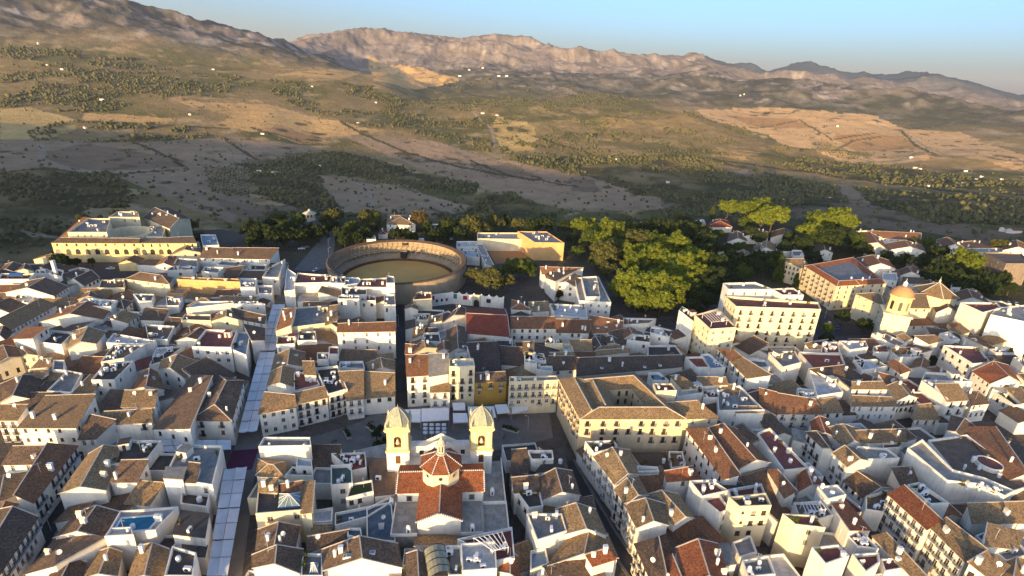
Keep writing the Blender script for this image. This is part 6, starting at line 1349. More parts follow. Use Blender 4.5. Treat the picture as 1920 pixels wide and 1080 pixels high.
(23,4.9,'F','mr',[-69.2,125.7,-63.2,126.3,-63.8,131.3,-69.8,130.7],0),
(84,7.7,'sn','dk',[62.5,113.5,69.2,114.4,68.5,119.5,61.8,118.6],1.38),
(283,8.2,'F','wh',[65,165.4,71.1,166.7,70,171.6,63.9,170.3],0),
(126,4,'sr','tn',[-175.9,169.9,-169.7,171.6,-171.1,177.1,-177.3,175.4],1.78),
(338,5.9,'sn','dk',[73.7,221.9,75.4,215.6,81.3,217.1,79.6,223.4],1.69),
(281,7.1,'gd','br',[67.8,145.5,73.9,146.3,73.2,151.5,67.1,150.7],0),
(265,5.4,'sr','br',[28.7,200.5,34.9,201.2,34.3,206.5,28.1,205.8],1.7),
(289,6.2,'gd','br',[89.6,146.3,96,147,95.4,152.7,89,152],0),
(260,3.6,'F','gr',[69.2,214,75.3,210.6,77.8,215,71.7,218.4],0),
(400,4.5,'gd','tn',[218,247.1,224,248.1,223,253.9,217,252.9],0),
(198,4.8,'f','br',[-146.5,246.7,-140.4,246.9,-140.5,252.3,-146.6,252.1],0),
(245,5.8,'F','te',[-38.2,176.9,-31.2,179.2,-32.8,184.1,-39.8,181.8],0),
(87,5.5,'f','dk',[77,130.4,83.1,131.7,82,136.6,75.9,135.3],0),
(213,4.9,'sr','tn',[-174.1,227.5,-168.2,228.3,-168.9,233.5,-174.8,232.7],1.65),
(287,6.3,'gd','tn',[81.8,168.4,88,169.5,87.2,174.6,81,173.5],0),
(334,4.5,'sr','tn',[177.6,173.8,184.7,175.5,183.4,181.2,176.3,179.5],2.03),
(122,6,'sl','mr',[-178.2,188.1,-171.5,187.3,-170.8,192.9,-177.5,193.7],1.88),
(211,4,'F','gr',[-130.3,181.2,-123.6,182.6,-124.7,187.8,-131.4,186.4],0),
(339,8.2,'gd','mr',[97.1,208.1,103.3,209.7,101.9,214.9,95.7,213.3],0),
(224,5.8,'F','wh',[-104.6,220.2,-97.9,220.8,-98.4,226.8,-105.1,226.2],0),
(201,6.3,'F','gr',[-143.5,227.1,-137.8,229.1,-139.5,233.9,-145.2,231.9],0),
(187,3.7,'F','gr',[-186.7,281.6,-179.8,282.3,-180.3,287.4,-187.2,286.7],0),
(330,5.9,'gd','mr',[208.3,207.5,215.2,208.3,214.7,213.5,207.8,212.7],0),
(273,3.6,'sr','tn',[73.9,198.4,80.1,199.5,79.1,204.6,72.9,203.5],1.75),
(313,5.3,'F','mr',[143,175.1,149.4,176.9,148,181.9,141.6,180.1],0),
(77,4,'sr','dk',[41,110.8,47.8,113.4,46,118.2,39.2,115.6],2.05),
(290,5.3,'F','mr',[68.8,181.4,74.8,182,74.2,187.6,68.2,187],0),
(203,5.4,'sr','dk',[-141.7,217.6,-135.1,220.7,-137.3,225.4,-143.9,222.3],2.02),
(13,4.5,'sl','br',[-110.4,97.8,-104.3,98.2,-104.6,103.2,-110.7,102.8],1.67),
(192,5.1,'f','gr',[-171.9,259.3,-165.9,258.4,-165.1,263.7,-171.1,264.6],0),
(201,5.1,'sn','gr',[-152.6,221.1,-146.8,223.1,-148.4,227.9,-154.2,225.9],1.35),
(18,5.2,'F','dk',[-82.4,88.5,-76.3,88.9,-76.6,94.5,-82.7,94.1],0),
(109,5.3,'F','gr',[103.5,139,107.5,134.5,111.5,138,107.5,142.5],0),
(194,4.8,'F','dk',[-136.9,254,-131,253,-130.1,259,-136,260],0),
(172,3.6,'sl','dk',[-222.8,218.3,-216.8,217.6,-216.2,222.7,-222.2,223.4],1.66),
(224,5.9,'sr','tn',[-86.3,221.2,-80.2,221.7,-80.7,227.8,-86.8,227.3],1.69),
(2,4.7,'gd','mr',[-135.4,101.2,-134.5,107.1,-139.6,107.8,-140.5,101.9],0)]
SPECIAL = {369: ['hotel', 'hotel', 'long cream hotel front with round arches below, standing on the cliff'], 370: ['hotel_wing', 'hotel wing', 'pale hotel wing with dark ground-floor arches, joined to the arcaded cream hotel'], 371: ['hotel_wing', 'hotel wing', 'narrow cliff-side tiled wing of the arcaded cream hotel'], 372: ['hotel_wing', 'hotel wing', 'raised cream hotel block with flat grey roof full of machines'], 373: ['hotel_wing', 'hotel wing', 'square cream hotel block behind the round dark courtyard'], 374: ['hotel_wing', 'hotel wing', 'dark-roofed hotel wing with skylights and rows of balcony windows'], 375: ['hotel_wing', 'hotel wing', 'small cream hotel block beside the dark courtyard'], 381: ['house', 'house', 'long low white wing beside the brown riding yard'], 382: ['villa', 'house', 'white villa with four tall chimneys among the cliff-top trees'], 387: ['hall', 'hall', 'large ochre hall with blank walls and pale grey flat roof'], 398: ['church_building', 'church', 'cream church front with dark pilasters and hipped tan roof'], 399: ['church_building', 'church', 'tan-roofed cream church nave beside the orange belfry'], 400: ['chapel', 'chapel', 'low russet-roofed chapel aisle with white buttress bays'], 401: ['church_building', 'church', 'brown-gabled church transept with one large dark window']}

LABELS = make_labels(TOWN)
for i, (rec, lab) in enumerate(zip(TOWN, LABELS)):
    if i in SPECIAL: HOUSES.append(house(rec, SPECIAL[i][2], SPECIAL[i][1], None, SPECIAL[i][0]))
    else: HOUSES.append(house(rec, lab, 'house', 'houses of the old town'))
for a in ANNEXES: annex(*a)

# ---- streets and squares -------------------------------------------------
def strip(pl, w):
    L, Rr = [], []
    for i, p in enumerate(pl):
        a = Vector(pl[max(i - 1, 0)]); b = Vector(pl[min(i + 1, len(pl) - 1)]); d = (b - a).normalized(); s = Vector((d.y, -d.x)) * w; p = Vector(p); L.append(p - s); Rr.append(p + s)
    return L, Rr
def road(name, pl, w, kerb=1.2, mat='asphalt'):
    b = MB(); L, Q = strip(pl, w)
    for i in range(len(pl) - 1): b.poly([(*L[i], .004), (*Q[i], .004), (*Q[i + 1], .004), (*L[i + 1], .004)])
    o = struct(name, b.mesh(name, [mat]))
    if kerb:
        for sg in (-1, 1):
            k = MB(); A = strip(pl, w * sg)[1]; B = strip(pl, (w + kerb) * sg)[1]
            for i in range(len(pl) - 1):
                q = [A[i], A[i + 1], B[i + 1], B[i]] if sg < 0 else [A[i], B[i], B[i + 1], A[i + 1]]
                k.prism([tuple(v) for v in q], -.02, .13)
            struct('pavement', k.mesh('pavement', ['paving_light']))
road('street', [(-34, 150), (-36.5, 156.5), (-48, 205), (-60, 259), (-64, 275)], 2.3, .8)
road('lane', [[20.5,135.7],[25.6,118.9],[29.4,107.2],[33.5,97.5],[35.1,93.7]], 1.8, .8); road('lane', [[-130.8,131.6],[-121.6,113.7],[-114.7,99.6],[-108.7,86.3],[-107.2,82.1]], 2.0, .9); road('lane', [[101.3,139.9],[103.8,123.3],[106.2,114.1],[109.5,104.3],[110.1,98.1]], 1.8, .8)
road('shopping_street', [(-60, 78), (-63, 85), (-76.3, 119.5), (-80.8, 135.6), (-98, 190), (-113, 233), (-122, 262)], 4.2, 0, 'paving')
def sheet(name, pts, mat, z=.006): b = MB(); b.poly([(*p, z) for p in pts]); return struct(name, b.mesh(name, [mat]))
sheet('plaza', [[-59.8,131.9],[-12.6,134.9],[16.6,147.1],[15.3,170.2],[-36.9,160.9],[-40.6,165.9],[-49.6,150.6],[-63.0,140.5]], 'paving_light', .003); sheet('promenade', [[-131.0,293.3],[-136.0,340.1],[-139.6,378.1],[-135.8,378.8],[-124.1,347.1],[-111.9,302.6],[-118.4,292.8]], 'paving_light', .005); sheet('riding_yard', [[-11.3,324.0],[11.9,332.0],[3.3,374.2],[-23.0,368.1]], 'sand_red', .005); sheet('square', [[154.0,237.3],[185.3,244.9],[191.9,251.9],[179.9,256.9],[174.7,263.0],[172.4,282.3],[164.1,281.2]], 'asphalt', .005)
sheet('carpet', [(-82.3, 123), (-74.8, 124.5), (-77.2, 134), (-84.5, 132.5)], 'purple_carpet', .012)

# ---- twin-towered church -------------------------------------------------
ch = root('church', (-16.2, 110.9, 0), 'white and yellow twin-towered church with red tiled dome, facing the plaza', 'church', rz=R(6.2))
def tiled(name, faces, mat='tile_red', parent=None): return link(name, roof_mesh(faces, mat), parent or ch)
def dots(pairs, parent, step=.55, s=.17):
    b = MB()
    for a, c in pairs:
        a, c = Vector(a), Vector(c); n = max(2, int((c - a).length / step))
        for k in range(n + 1):
            p = a + (c - a) * (k / n); b.box(p.x - s, p.x + s, p.y - s, p.y + s, p.z - .05, p.z + .16)
    o = link('ridge_tile', b.mesh('ridge_tile', ['white_trim']), parent); o['kind'] = 'stuff'
b = MB(); b.box(-11.2, -5.6, -2.3, 7.8, -1, 10.5); b.box(5.6, 11.2, -2.3, 7.8, -1, 10.5); b.box(-5.3, 5.3, -12.2, 8, -1, 10.4); b.box(-12, 12, 7.8, 15, -1, 9.6)
b.poly([(-5.3, -12.2, 10.4), (5.3, -12.2, 10.4), (0, -12.2, 12.9)])
for s in (-1, 1): b.poly([(s * 11.2, -2.3 if s > 0 else 7.8, 10.5), (s * 11.2, 7.8 if s > 0 else -2.3, 10.5), (s * 11.2, 2.75, 12.6)])
link('wall', b.mesh('wall', ['plaster_white']), ch)
tiled('nave_roof', [[(-5.7, -12.6, 10.35), (0, -12.6, 12.95), (0, 0, 12.95), (-5.7, 0, 10.35)], [(0, -12.6, 12.95), (5.7, -12.6, 10.35), (5.7, 0, 10.35), (0, 0, 12.95)]])
for s in (-1, 1):
    x0, x1 = (-11.6, -3.2) if s < 0 else (3.2, 11.6)
    tiled('transept_roof', [[(x0, -2.7, 10.4), (x1, -2.7, 10.4), (x1, 2.75, 12.7), (x0, 2.75, 12.7)], [(x0, 2.75, 12.7), (x1, 2.75, 12.7), (x1, 8.2, 10.4), (x0, 8.2, 10.4)]])
    dots([((s * 11.5, -2.6, 10.5), (s * 11.5, 2.75, 12.75)), ((s * 11.5, 2.75, 12.75), (s * 3.5, 2.75, 12.75))], ch)
    w = link('window', KIT['w']['f2'], ch, (s * 8.2, -2.33, 7.6)); link('pane', KIT['w']['p'], w)
    b = MB(); b.box(s * 8.2 - .85, s * 8.2 + .85, -2.36, -2.3, 7.35, 9.3); link('window_surround', b.mesh('window_surround', ['stone_pale']), ch)
    b = MB(); b.box(s * 8.2 - .6, s * 8.2 + .6, -2.4, -2.36, 7.55, 9.1); link('pane', b.mesh('pane', ['pane']), ch)
dots([((-5.6, -12.5, 10.45), (0, -12.5, 13.0)), ((0, -12.5, 13.0), (5.6, -12.5, 10.45))], ch)
b = MB(); b.bar((0, -12.6, 13.02), (0, -2.4, 13.02), .3, .2); link('ridge', b.mesh('ridge', ['mortar']), ch)
# octagonal drum, dome and lantern
cy = 2.3; oct_ = lambda r, z: [(r * math.cos(R(22.5 + 45 * k)), cy + r * math.sin(R(22.5 + 45 * k)), z) for k in range(8)]
b = MB(); b.lathe([(5.15, 9.5), (5.15, 16.2), (5.6, 16.3), (5.6, 16.6)], 8, (0, cy), ph=R(22.5)); link('drum', b.mesh('drum', ['plaster_cream']), ch)
o8, i8 = oct_(5.85, 16.5), oct_(1.4, 19.2); tiled('dome', [[o8[k], o8[(k + 1) % 8], i8[(k + 1) % 8], i8[k]] for k in range(8)])
dots([((o8[k][0], o8[k][1], 16.6), (i8[k][0], i8[k][1], 19.25)) for k in range(8)], ch, .5, .13)
for k in range(8):                               # round windows of the drum
    a = R(45 * k); d = Vector((math.cos(a), math.sin(a))); b = MB(); T = Matrix.Translation((d.x * 4.78, cy + d.y * 4.78, 14.6)) @ Matrix.Rotation(a, 4, 'Z') @ Matrix.Rotation(R(90), 4, 'Y'); b.lathe([(.75, -.1), (.75, .1), (.5, .12), (.5, .02)], 14); b.v = [tuple(T @ Vector(v)) for v in b.v]
    w = link('round_window', b.mesh('round_window', ['stone_pale']), ch); b = MB(); b.lathe([(.48, -.05), (.48, .11)], 14); b.v = [tuple(T @ Vector(v)) for v in b.v]; link('pane', b.mesh('pane', ['pane']), w)
b = MB(); b.lathe([(1.45, 19.0), (1.45, 19.5), (1.15, 19.5), (1.0, 20.0)], 8, (0, cy)); b.lathe([(.55, 20.0), (.55, 22.0)], 8, (0, cy))
for k in range(8): a = R(45 * k); b.box(.95 * math.cos(a) - .14, .95 * math.cos(a) + .14, cy + .95 * math.sin(a) - .14, cy + .95 * math.sin(a) + .14, 19.9, 22.0)
b.lathe([(1.3, 22.0), (1.3, 22.3), (1.0, 22.45), (.95, 22.9), (.6, 23.5), (.22, 23.9), (.2, 24.3), (.3, 24.5), (.12, 24.8), (.04, 25.6)], 10, (0, cy)); link('lantern', b.mesh('lantern', ['stone_pale']), ch)
# side terraces
for q in ((-11.6, -5.35, -13.4, -2.35, 7.2), (5.35, 10.6, -13.2, -2.35, 6.8), (11.2, 17.4, -13.4, -3.0, 6.2), (11.25, 17.2, -2.99, 14.8, 5.6), (-14.5, -11.25, -1, 12, 6), (10.61, 11.19, -13.2, -3, 7.0)): b = MB(); b.box(*q[:4], -1, q[4]); link('aisle_terrace', b.mesh('aisle_terrace', ['terrace_beige']), ch)
for x0, x1, y0, y1, z0, z1 in ((10.9, 17.5, -13.6, -13.3, 6.1, 7.3), (17.2, 17.5, -13.3, -3, 6.1, 7.3), (11.2, 17.2, -3.1, -2.85, 6.1, 7.2), (17.15, 17.45, -2.8, 14.8, 5.5, 6.8), (-11.8, -11.5, -13.4, -3, 7.1, 7.9), (5.3, 10.9, -13.5, -13.2, 6.7, 7.5), (-11.5, -5.3, -13.6, -13.3, 7.1, 7.9)): b = MB(); b.box(x0, x1, y0, y1, z0, z1); link('parapet', b.mesh('parapet', ['plaster_white']), ch)
for x, y, z in ((-7.5, -12.6, 7.2), (8.2, -12.3, 6.8), (13.9, 1.2, 5.6), (-12.9, -2, 6)):
    b = MB(); b.box(-.55, .55, -.5, .5, 0, 1.7); b.box(-.2, .2, -.54, -.5, .3, 1.3, 1); b.lathe([(.75, 1.7), (.55, 2.1), (.05, 2.5)], 4, ph=R(45)); link('roof_turret', b.mesh('roof_turret', ['white_trim', 'pane']), ch, (x, y, z))
# towers
for tx in (-12.3, 11.0):
    ty = 12.5; b = MB(); b.box(tx - 3.1, tx + 3.1, ty - 3.1, ty + 3.1, -1, 13.8); tw = link('tower', b.mesh('tower', ['plaster_white']), ch)
    b = MB(); b.box(tx - 3.35, tx + 3.35, ty - 3.35, ty + 3.35, 13.8, 14.4); link('cornice', b.mesh('cornice', ['tower_yellow']), tw); b = MB(); b.box(tx - 3.3, tx + 3.3, ty - 3.3, ty + 3.3, 20.6, 21.1); b.box(tx - 3.55, tx + 3.55, ty - 3.55, ty + 3.55, 21.1, 21.6); b.box(tx - 3.2, tx + 3.2, ty - 3.2, ty + 3.2, 21.6, 22.1); link('cornice', b.mesh('cornice', ['tower_yellow']), tw)
    b = MB()
    for sx in (-1, 1):
        for sy in (-1, 1): b.box(tx + sx * 1.95 - .95, tx + sx * 1.95 + .95, ty + sy * 1.95 - .95, ty + sy * 1.95 + .95, 14.4, 20.6)
    for ax in (0, 1):                                # walls over and under the bell arches
        for s in (-1, 1):
            q = (tx - 1, tx + 1, ty + s * 2.6 - .25, ty + s * 2.6 + .25) if ax == 0 else (tx + s * 2.6 - .25, tx + s * 2.6 + .25, ty - 1, ty + 1)
            b.box(*q, 18.9, 20.6); b.box(*q, 14.4, 15.2)
    link('belfry', b.mesh('belfry', ['tower_yellow']), tw)
    b = MB()
    for ax in (0, 1):
        for s in (-1, 1):
            for px_ in (-1.9, 1.9):
                q = (tx + px_ - .35, tx + px_ + .35, ty + s * 2.96 - .06, ty + s * 2.96 + .06) if ax == 0 else (tx + s * 2.96 - .06, tx + s * 2.96 + .06, ty + px_ - .35, ty + px_ + .35)
                b.box(*q, 14.7, 20.3)
            pts = [(1.0 * math.cos(a), 18.0 + 1.0 * math.sin(a)) for a in [math.pi * k / 8 for k in range(9)]]
            for (u0, z0), (u1, z1) in zip(pts, pts[1:]):
                for (ua, za), (ub, zb) in (((u0, z0), (u1, z1)),):
                    y_ = ty + s * 2.9; x_ = tx + s * 2.9
                    quad = [(tx + ua, y_, za), (tx + ub, y_, zb), (tx + ub, y_, 19.0), (tx + ua, y_, 19.0)] if ax == 0 else [(x_, ty + ua, za), (x_, ty + ub, zb), (x_, ty + ub, 19.0), (x_, ty + ua, 19.0)]
                    b.poly(quad)
    link('pilaster', b.mesh('pilaster', ['plaster_cream']), tw)
    b = MB(); b.box(tx - 1.0, tx + 1.0, ty - 2.0, ty + 2.0, 14.4, 20.5); link('bell_chamber', b.mesh('bell_chamber', ['wood_brown']), tw)
    b = MB(); b.lathe([(.62, 16.4), (.5, 16.7), (.36, 17.3), (.22, 17.7), (.05, 17.8)], 12, (tx, ty - 2.45)); link('bell', b.mesh('bell', ['stone_pale']), tw)
    b = MB(); pr = [(3.45, 22.1), (3.3, 22.6), (3.3, 22.7), (2.8, 23.7), (2.8, 23.8), (2.05, 24.9), (2.05, 25.0), (1.0, 26.0), (.3, 26.6), (.12, 26.9), (.03, 27.6)]; b.lathe(pr, 8, (tx, ty), ph=R(22.5)); link('spire', b.mesh('spire', ['spire_tile']), tw)
    b = MB()
    for k in range(8): a = R(22.5 + 45 * k); [b.bar((tx + q0[0] * math.cos(a), ty + q0[0] * math.sin(a), q0[1]), (tx + q1[0] * math.cos(a), ty + q1[0] * math.sin(a), q1[1]), .15) for q0, q1 in (((3.33, 22.7), (2.85, 23.75)), ((2.85, 23.75), (2.1, 24.95)), ((2.1, 24.95), (1.05, 26.0)), ((1.05, 26.0), (.3, 26.6)))]
    for sx in (-1, 1):
        for sy in (-1, 1): b.lathe([(.32, 22.1), (.32, 22.9), (.2, 23.2), (.05, 23.9)], 6, (tx + sx * 3.0, ty + sy * 3.0))
    link('finial', b.mesh('finial', ['stone_pale']), tw)
    b = MB(); b.box(tx - .7, tx + .7, ty - 3.14, ty - 3.1, 9.9, 12.6); link('door', b.mesh('door', ['wood_brown']), tw)
b = MB(); b.box(-9.1, 7.8, 12.6, 15.2, 9.6, 13.2); b.poly([(-5, 12.55, 13.2), (4, 12.55, 13.2), (-.5, 12.55, 15.6)]); b.poly([(4, 15.25, 13.2), (-5, 15.25, 13.2), (-.5, 15.25, 15.6)]); link('front_gable', b.mesh('front_gable', ['plaster_white']), ch)
b = MB(); b.box(-6.6, -5.4, 12.56, 12.6, 10.3, 11.8); b.box(5.2, 6.4, 12.56, 12.6, 10.3, 11.8); link('pane', b.mesh('pane', ['pane']), ch)

# ---- bullring ------------------------------------------------------------
ring = root('bullring', (-67, 289.5, 0), 'round stone bullring with two arcaded galleries around a sand arena', 'bullring')
N = 96
b = MB(); b.lathe([(39.4, -1), (39.4, 11.2)], N, cap=False); link('outer_wall', b.mesh('outer_wall', ['ring_stone']), ring)
fs = []
P3 = lambda r, z, k: (r * math.cos(2 * math.pi * k / N), r * math.sin(2 * math.pi * k / N), z)
for k in range(N): fs.append([P3(40.0, 11.6, k), P3(40.0, 11.6, k + 1), P3(39.2, 12.0, k + 1), P3(39.2, 12.0, k)]); fs.append([P3(39.2, 12.0, k), P3(39.2, 12.0, k + 1), P3(36.6, 11.3, k + 1), P3(36.6, 11.3, k)])
link('roof', roof_mesh(fs, 'tile_brown'), ring)
b = MB(); b.lathe([(38.9, 5.6), (36.4, 5.6), (36.4, 5.2), (38.9, 5.2)], N, cap=False); link('gallery_floor', b.mesh('gallery_floor', ['ring_stone']), ring)
for lv, (z0, z1) in enumerate(((1.8, 5.2), (5.6, 11.0))):            # arcades: columns and arches
    b = MB(); n = 68; rr = 36.5
    for k in range(n):
        a = 2 * math.pi * k / n; c = Vector((rr * math.cos(a), rr * math.sin(a))); b.lathe([(.27, z0), (.2, z0 + .3), (.2, z1 - 1.1), (.3, z1 - .95)], 6, c, cap=False)
        da = 2 * math.pi / n; seg = 5; hw = .5
        for j in range(seg):
            t0, t1 = j / seg, (j + 1) / seg; zz = lambda q: z1 - .95 + .75 * math.sqrt(max(0, 1 - (2 * q - 1) ** 2)); p = lambda q, z, r_=rr: (r_ * math.cos(a + da * q), r_ * math.sin(a + da * q), z)
            b.poly([p(t0, zz(t0)), p(t0, z1 + .1), p(t1, z1 + .1), p(t1, zz(t1))]); b.poly([p(t0, zz(t0), rr + .4), p(t1, zz(t1), rr + .4), p(t1, z1 + .1, rr + .4), p(t0, z1 + .1, rr + .4)]); b.poly([p(t0, zz(t0)), p(t1, zz(t1)), p(t1, zz(t1), rr + .4), p(t0, zz(t0), rr + .4)])
    o = link('arcade', b.mesh('arcade', ['ring_stone']), ring)
b = MB(); b.lathe([(38.9, 1.9), (38.9, 5.2)], N, cap=False); b.lathe([(38.9, 5.6), (38.9, 11.4)], N, cap=False); o = link('gallery_wall', b.mesh('gallery_wall', ['ring_stone']), ring)
b = MB(); b.lathe([(36.6, 2.6), (35.8, 2.6), (35.8, 2.1), (35.0, 2.1), (35.0, 1.6), (34.2, 1.6), (34.2, 1.2), (33.4, 1.2), (33.4, .9)], N, cap=False); link('seat_tier', b.mesh('seat_tier', ['ring_stone']), ring)
b = MB(); b.lathe([(38.9, 3.6), (37.7, 3.6), (37.7, 3.1), (36.6, 3.1), (36.6, 2.6)], N, cap=False); link('seat_tier', b.mesh('seat_tier', ['ring_stone']), ring); b = MB(); b.lathe([(38.9, 7.4), (38.0, 7.4), (38.0, 6.7), (37.2, 6.7), (37.2, 5.6)], N, cap=False); link('seat_tier', b.mesh('seat_tier', ['ring_stone']), ring)
b = MB(); b.lathe([(33.4, .9), (32.9, .9), (32.9, 0)], N, cap=False); b.lathe([(31.6, 0), (31.6, 1.5), (31.4, 1.5), (31.4, 0)], N, cap=False); link('barrier', b.mesh('barrier', ['wood_brown']), ring)
b = MB(); b.poly([(33.2 * math.cos(2 * math.pi * k / N), 33.2 * math.sin(2 * math.pi * k / N), .06) for k in range(N)]); link('arena', b.mesh('arena', ['sand']), ring)
b = MB(); b.box(-6.2, -2.4, 33.0, 36.0, 0, 5.3); b.box(-6.6, -2.0, 33.2, 36.2, 5.3, 5.8, 1); link('gate', b.mesh('gate', ['iron', 'ring_stone']), ring)
b = MB(); b.box(-5.6, -3.0, 36.0, 36.9, 8.6, 10.4); link('box_window', b.mesh('box_window', ['iron']), ring)

# ---- courtyard palace ----------------------------------------------------
po, pi, pw = [[33.3,138.7],[56.9,140.8],[46.2,167.7],[30.6,162.5]], [[36.0,146.3],[46.3,147.5],[43.3,158.2],[35.2,156.6]], [[23.5,137.9],[33.3,138.7],[30.7,162.3],[18.5,160.6]]
pal = root('palace', (40, 150, 0), 'large beige palace with tall windows and a square courtyard, beside the plaza', 'palace'); c0 = (40, 150)
loc = lambda L: [(p[0] - c0[0], p[1] - c0[1]) for p in L]; po, pi, pw = loc(po), loc(pi), loc(pw)
b = MB(); H_ = 15
specs = {0: '3x6b', 1: '2x5'}
for i in range(4):
    j = (i + 1) % 4
    if i == 3: continue
    w = put_windows(b, pal, po, i, specs[i], H_, 0, 0, False, 'f2') if i in specs else []
    wall_edge(b, po[i], po[j], H_ - .05, H_ - .05, H_ - .05, w)
for i in (0, 2, 3):
    j = (i + 1) % 4; w = put_windows(b, pal, pw, i, {0: '3x2b', 3: '3x8b'}[i], H_, 0, 0, False, 'f2') if i in (0, 3) else []
    wall_edge(b, pw[i], pw[j], H_ - .05, H_ - .05, H_ - .05, w)
link('wall', b.mesh('wall', ['plaster_stone']), pal)
b = MB(); pir = pi[::-1]
for i in range(4):
    w = put_windows(b, pal, pir, i, '3x3', 13.9, 0, 0, False, 'f2'); wall_edge(b, pir[i], pir[(i + 1) % 4], 13.9, 13.9, 13.9, w)
link('courtyard_wall', b.mesh('courtyard_wall', ['plaster_stone']), pal)
b = MB(); b.poly([(*p, .03) for p in pi]); link('courtyard_floor', b.mesh('courtyard_floor', ['paving']), pal)
O4 = [pw[0], po[1], po[2], pw[3]]; mid = [tuple((O4[i][k] + pi[i][k]) / 2 for k in (0, 1)) for i in range(4)]; fo = offset_poly(O4, .4); F = []; rd = []
for i in range(3):
    j = i + 1
    F += [[(*fo[i], 14.9), (*fo[j], 14.9), (*mid[j], 16.6), (*mid[i], 16.6)], [(*mid[i], 16.6), (*mid[j], 16.6), (*pi[j], 14.1), (*pi[i], 14.1)]]; rd += [((*mid[i], 16.6), (*mid[j], 16.6))]
pf = [(0, 14.9), (.30, 16.7), (.52, 15.0), (.68, 16.7), (1, 14.1)]; at = lambda i, t: tuple(fo[i][k] + (pi[i][k] - fo[i][k]) * t for k in (0, 1))
for (t0, z0), (t1, z1) in zip(pf, pf[1:]): F.append([(*at(3, t0), z0), (*at(0, t0), z0), (*at(0, t1), z1), (*at(3, t1), z1)])
rd += [((*at(3, t), 16.7), (*at(0, t), 16.7)) for t in (.3, .68)] + [((*fo[i], 14.95), (*mid[i], 16.6)) for i in (0, 1)]
link('roof', roof_mesh(F, 'tile_tan'), pal)
for i in (0, 3): b = MB(); b.poly([(*at(i, t), z - .05) for t, z in pf] + [(*at(i, .5), 16.55)]); link('roof_gusset', b.mesh('roof_gusset', ['plaster_stone']), pal)
b = MB()
for a, c in rd: b.bar((a[0], a[1], a[2] + .05), (c[0], c[1], c[2] + .05), .35, .18)
link('ridge', b.mesh('ridge', ['mortar']), pal)
b = MB()
for L in (po, pw):
    q, q2 = offset_poly(L, .35), offset_poly(L, .02)
    for i in range(4):
        j = (i + 1) % 4; b.poly([(*q[i], 14.2), (*q[j], 14.2), (*q[j], 14.72), (*q[i], 14.72)]); b.poly([(*q2[i], 14.2), (*q2[j], 14.2), (*q[j], 14.2), (*q[i], 14.2)][::-1])
link('cornice', b.mesh('cornice', ['plaster_cream']), pal)

# ---- scalloped wall, belfry church, gazebo -------------------------------
sc = [[-41.2,250.8],[-31.6,255.6],[-3.9,252.7]]; sw = root('scalloped_wall', (*sc[1], 0), 'white courtyard wall with scalloped top, arched gate and hanging posters', 'wall')
A, B_, D_ = (Vector(p) - Vector(sc[1]) for p in sc); b = MB()
b.poly([(*A, -.5), (*B_, -.5), (*B_, 6.5), (*A, 6.5)])
n = Vector((0, .5)); b.poly([(*A, 6.5), (*B_, 6.5), (*(B_ + n), 6.5), (*(A + n), 6.5)]); b.poly([(*(A + n), -.5), (*A, -.5), (*A, 6.5), (*(A + n), 6.5)]); b.poly([(*(B_ + n), -.5), (*(A + n), -.5), (*(A + n), 6.5), (*(B_ + n), 6.5)])
L = (D_ - B_).length; e = (D_ - B_).normalized(); nrm = Vector((-e.y, e.x)) * .5; K = 7
for k in range(K * 8):
    f0_, f1_ = k / (K * 8), (k + 1) / (K * 8); zz = lambda f: 7.2 - 1.25 * abs(math.sin(math.pi * f * K)) ** .7; p0, p1 = B_ + e * (L * f0_), B_ + e * (L * f1_)
    b.poly([(*p0, -.5), (*p1, -.5), (*p1, zz(f1_)), (*p0, zz(f0_))]); b.poly([(*(p1 + nrm), -.5), (*(p0 + nrm), -.5), (*(p0 + nrm), zz(f0_)), (*(p1 + nrm), zz(f1_))]); b.poly([(*p0, zz(f0_)), (*p1, zz(f1_)), (*(p1 + nrm), zz(f1_)), (*(p0 + nrm), zz(f0_))])
link('wall', b.mesh('wall', ['plaster_white']), sw); rz = math.atan2(e.y, e.x)
def on_wall(name, f, z, w, h_, mat, t=.06, base=None):
    p = B_ + e * (L * f); b = MB(); b.box(-w / 2, w / 2, -t, -.003, 0, h_); return link(name, b.mesh(name, [mat]), sw, (*p, z), rz)
on_wall('poster', .07, 3.2, 1.9, 2.6, 'poster_teal'); on_wall('poster', .26, 3.1, 2.3, 2.2, 'poster_red'); on_wall('poster', .71, 2.5, 2.3, 2.2, 'poster_navy')
g = on_wall('gate_surround', .48, 0, 4.4, 6.6, 'stone_pale', .35); p = B_ + e * (L * .48); b = MB(); pts = [(1.5 * math.cos(math.pi * k / 10), 2.3 + 1.5 * math.sin(math.pi * k / 10)) for k in range(11)]; b.poly([(-1.5, -.37, 0), (1.5, -.37, 0)] + [(x, -.37, z) for x, z in pts]); link('gate', b.mesh('gate', ['iron']), sw, (*p, 0), rz)
for f in (.25, .5, .75):
    p = A + (B_ - A) * f; w = link('window', KIT['w']['f2'], sw, (*p, 2.2), math.atan2((B_ - A).y, (B_ - A).x), (1, .3, 1)); w.location.y -= .12; b = MB(); b.box(-.5, .5, -.02, .06, .05, 1.4); link('pane', b.mesh('pane', ['pane']), w)
p = A + (B_ - A) * .06; b = MB(); b.box(-.7, .7, -.08, -.01, 0, 2.2); link('poster', b.mesh('poster', ['poster_red']), sw, (*p, 3.6), math.atan2((B_ - A).y, (B_ - A).x))

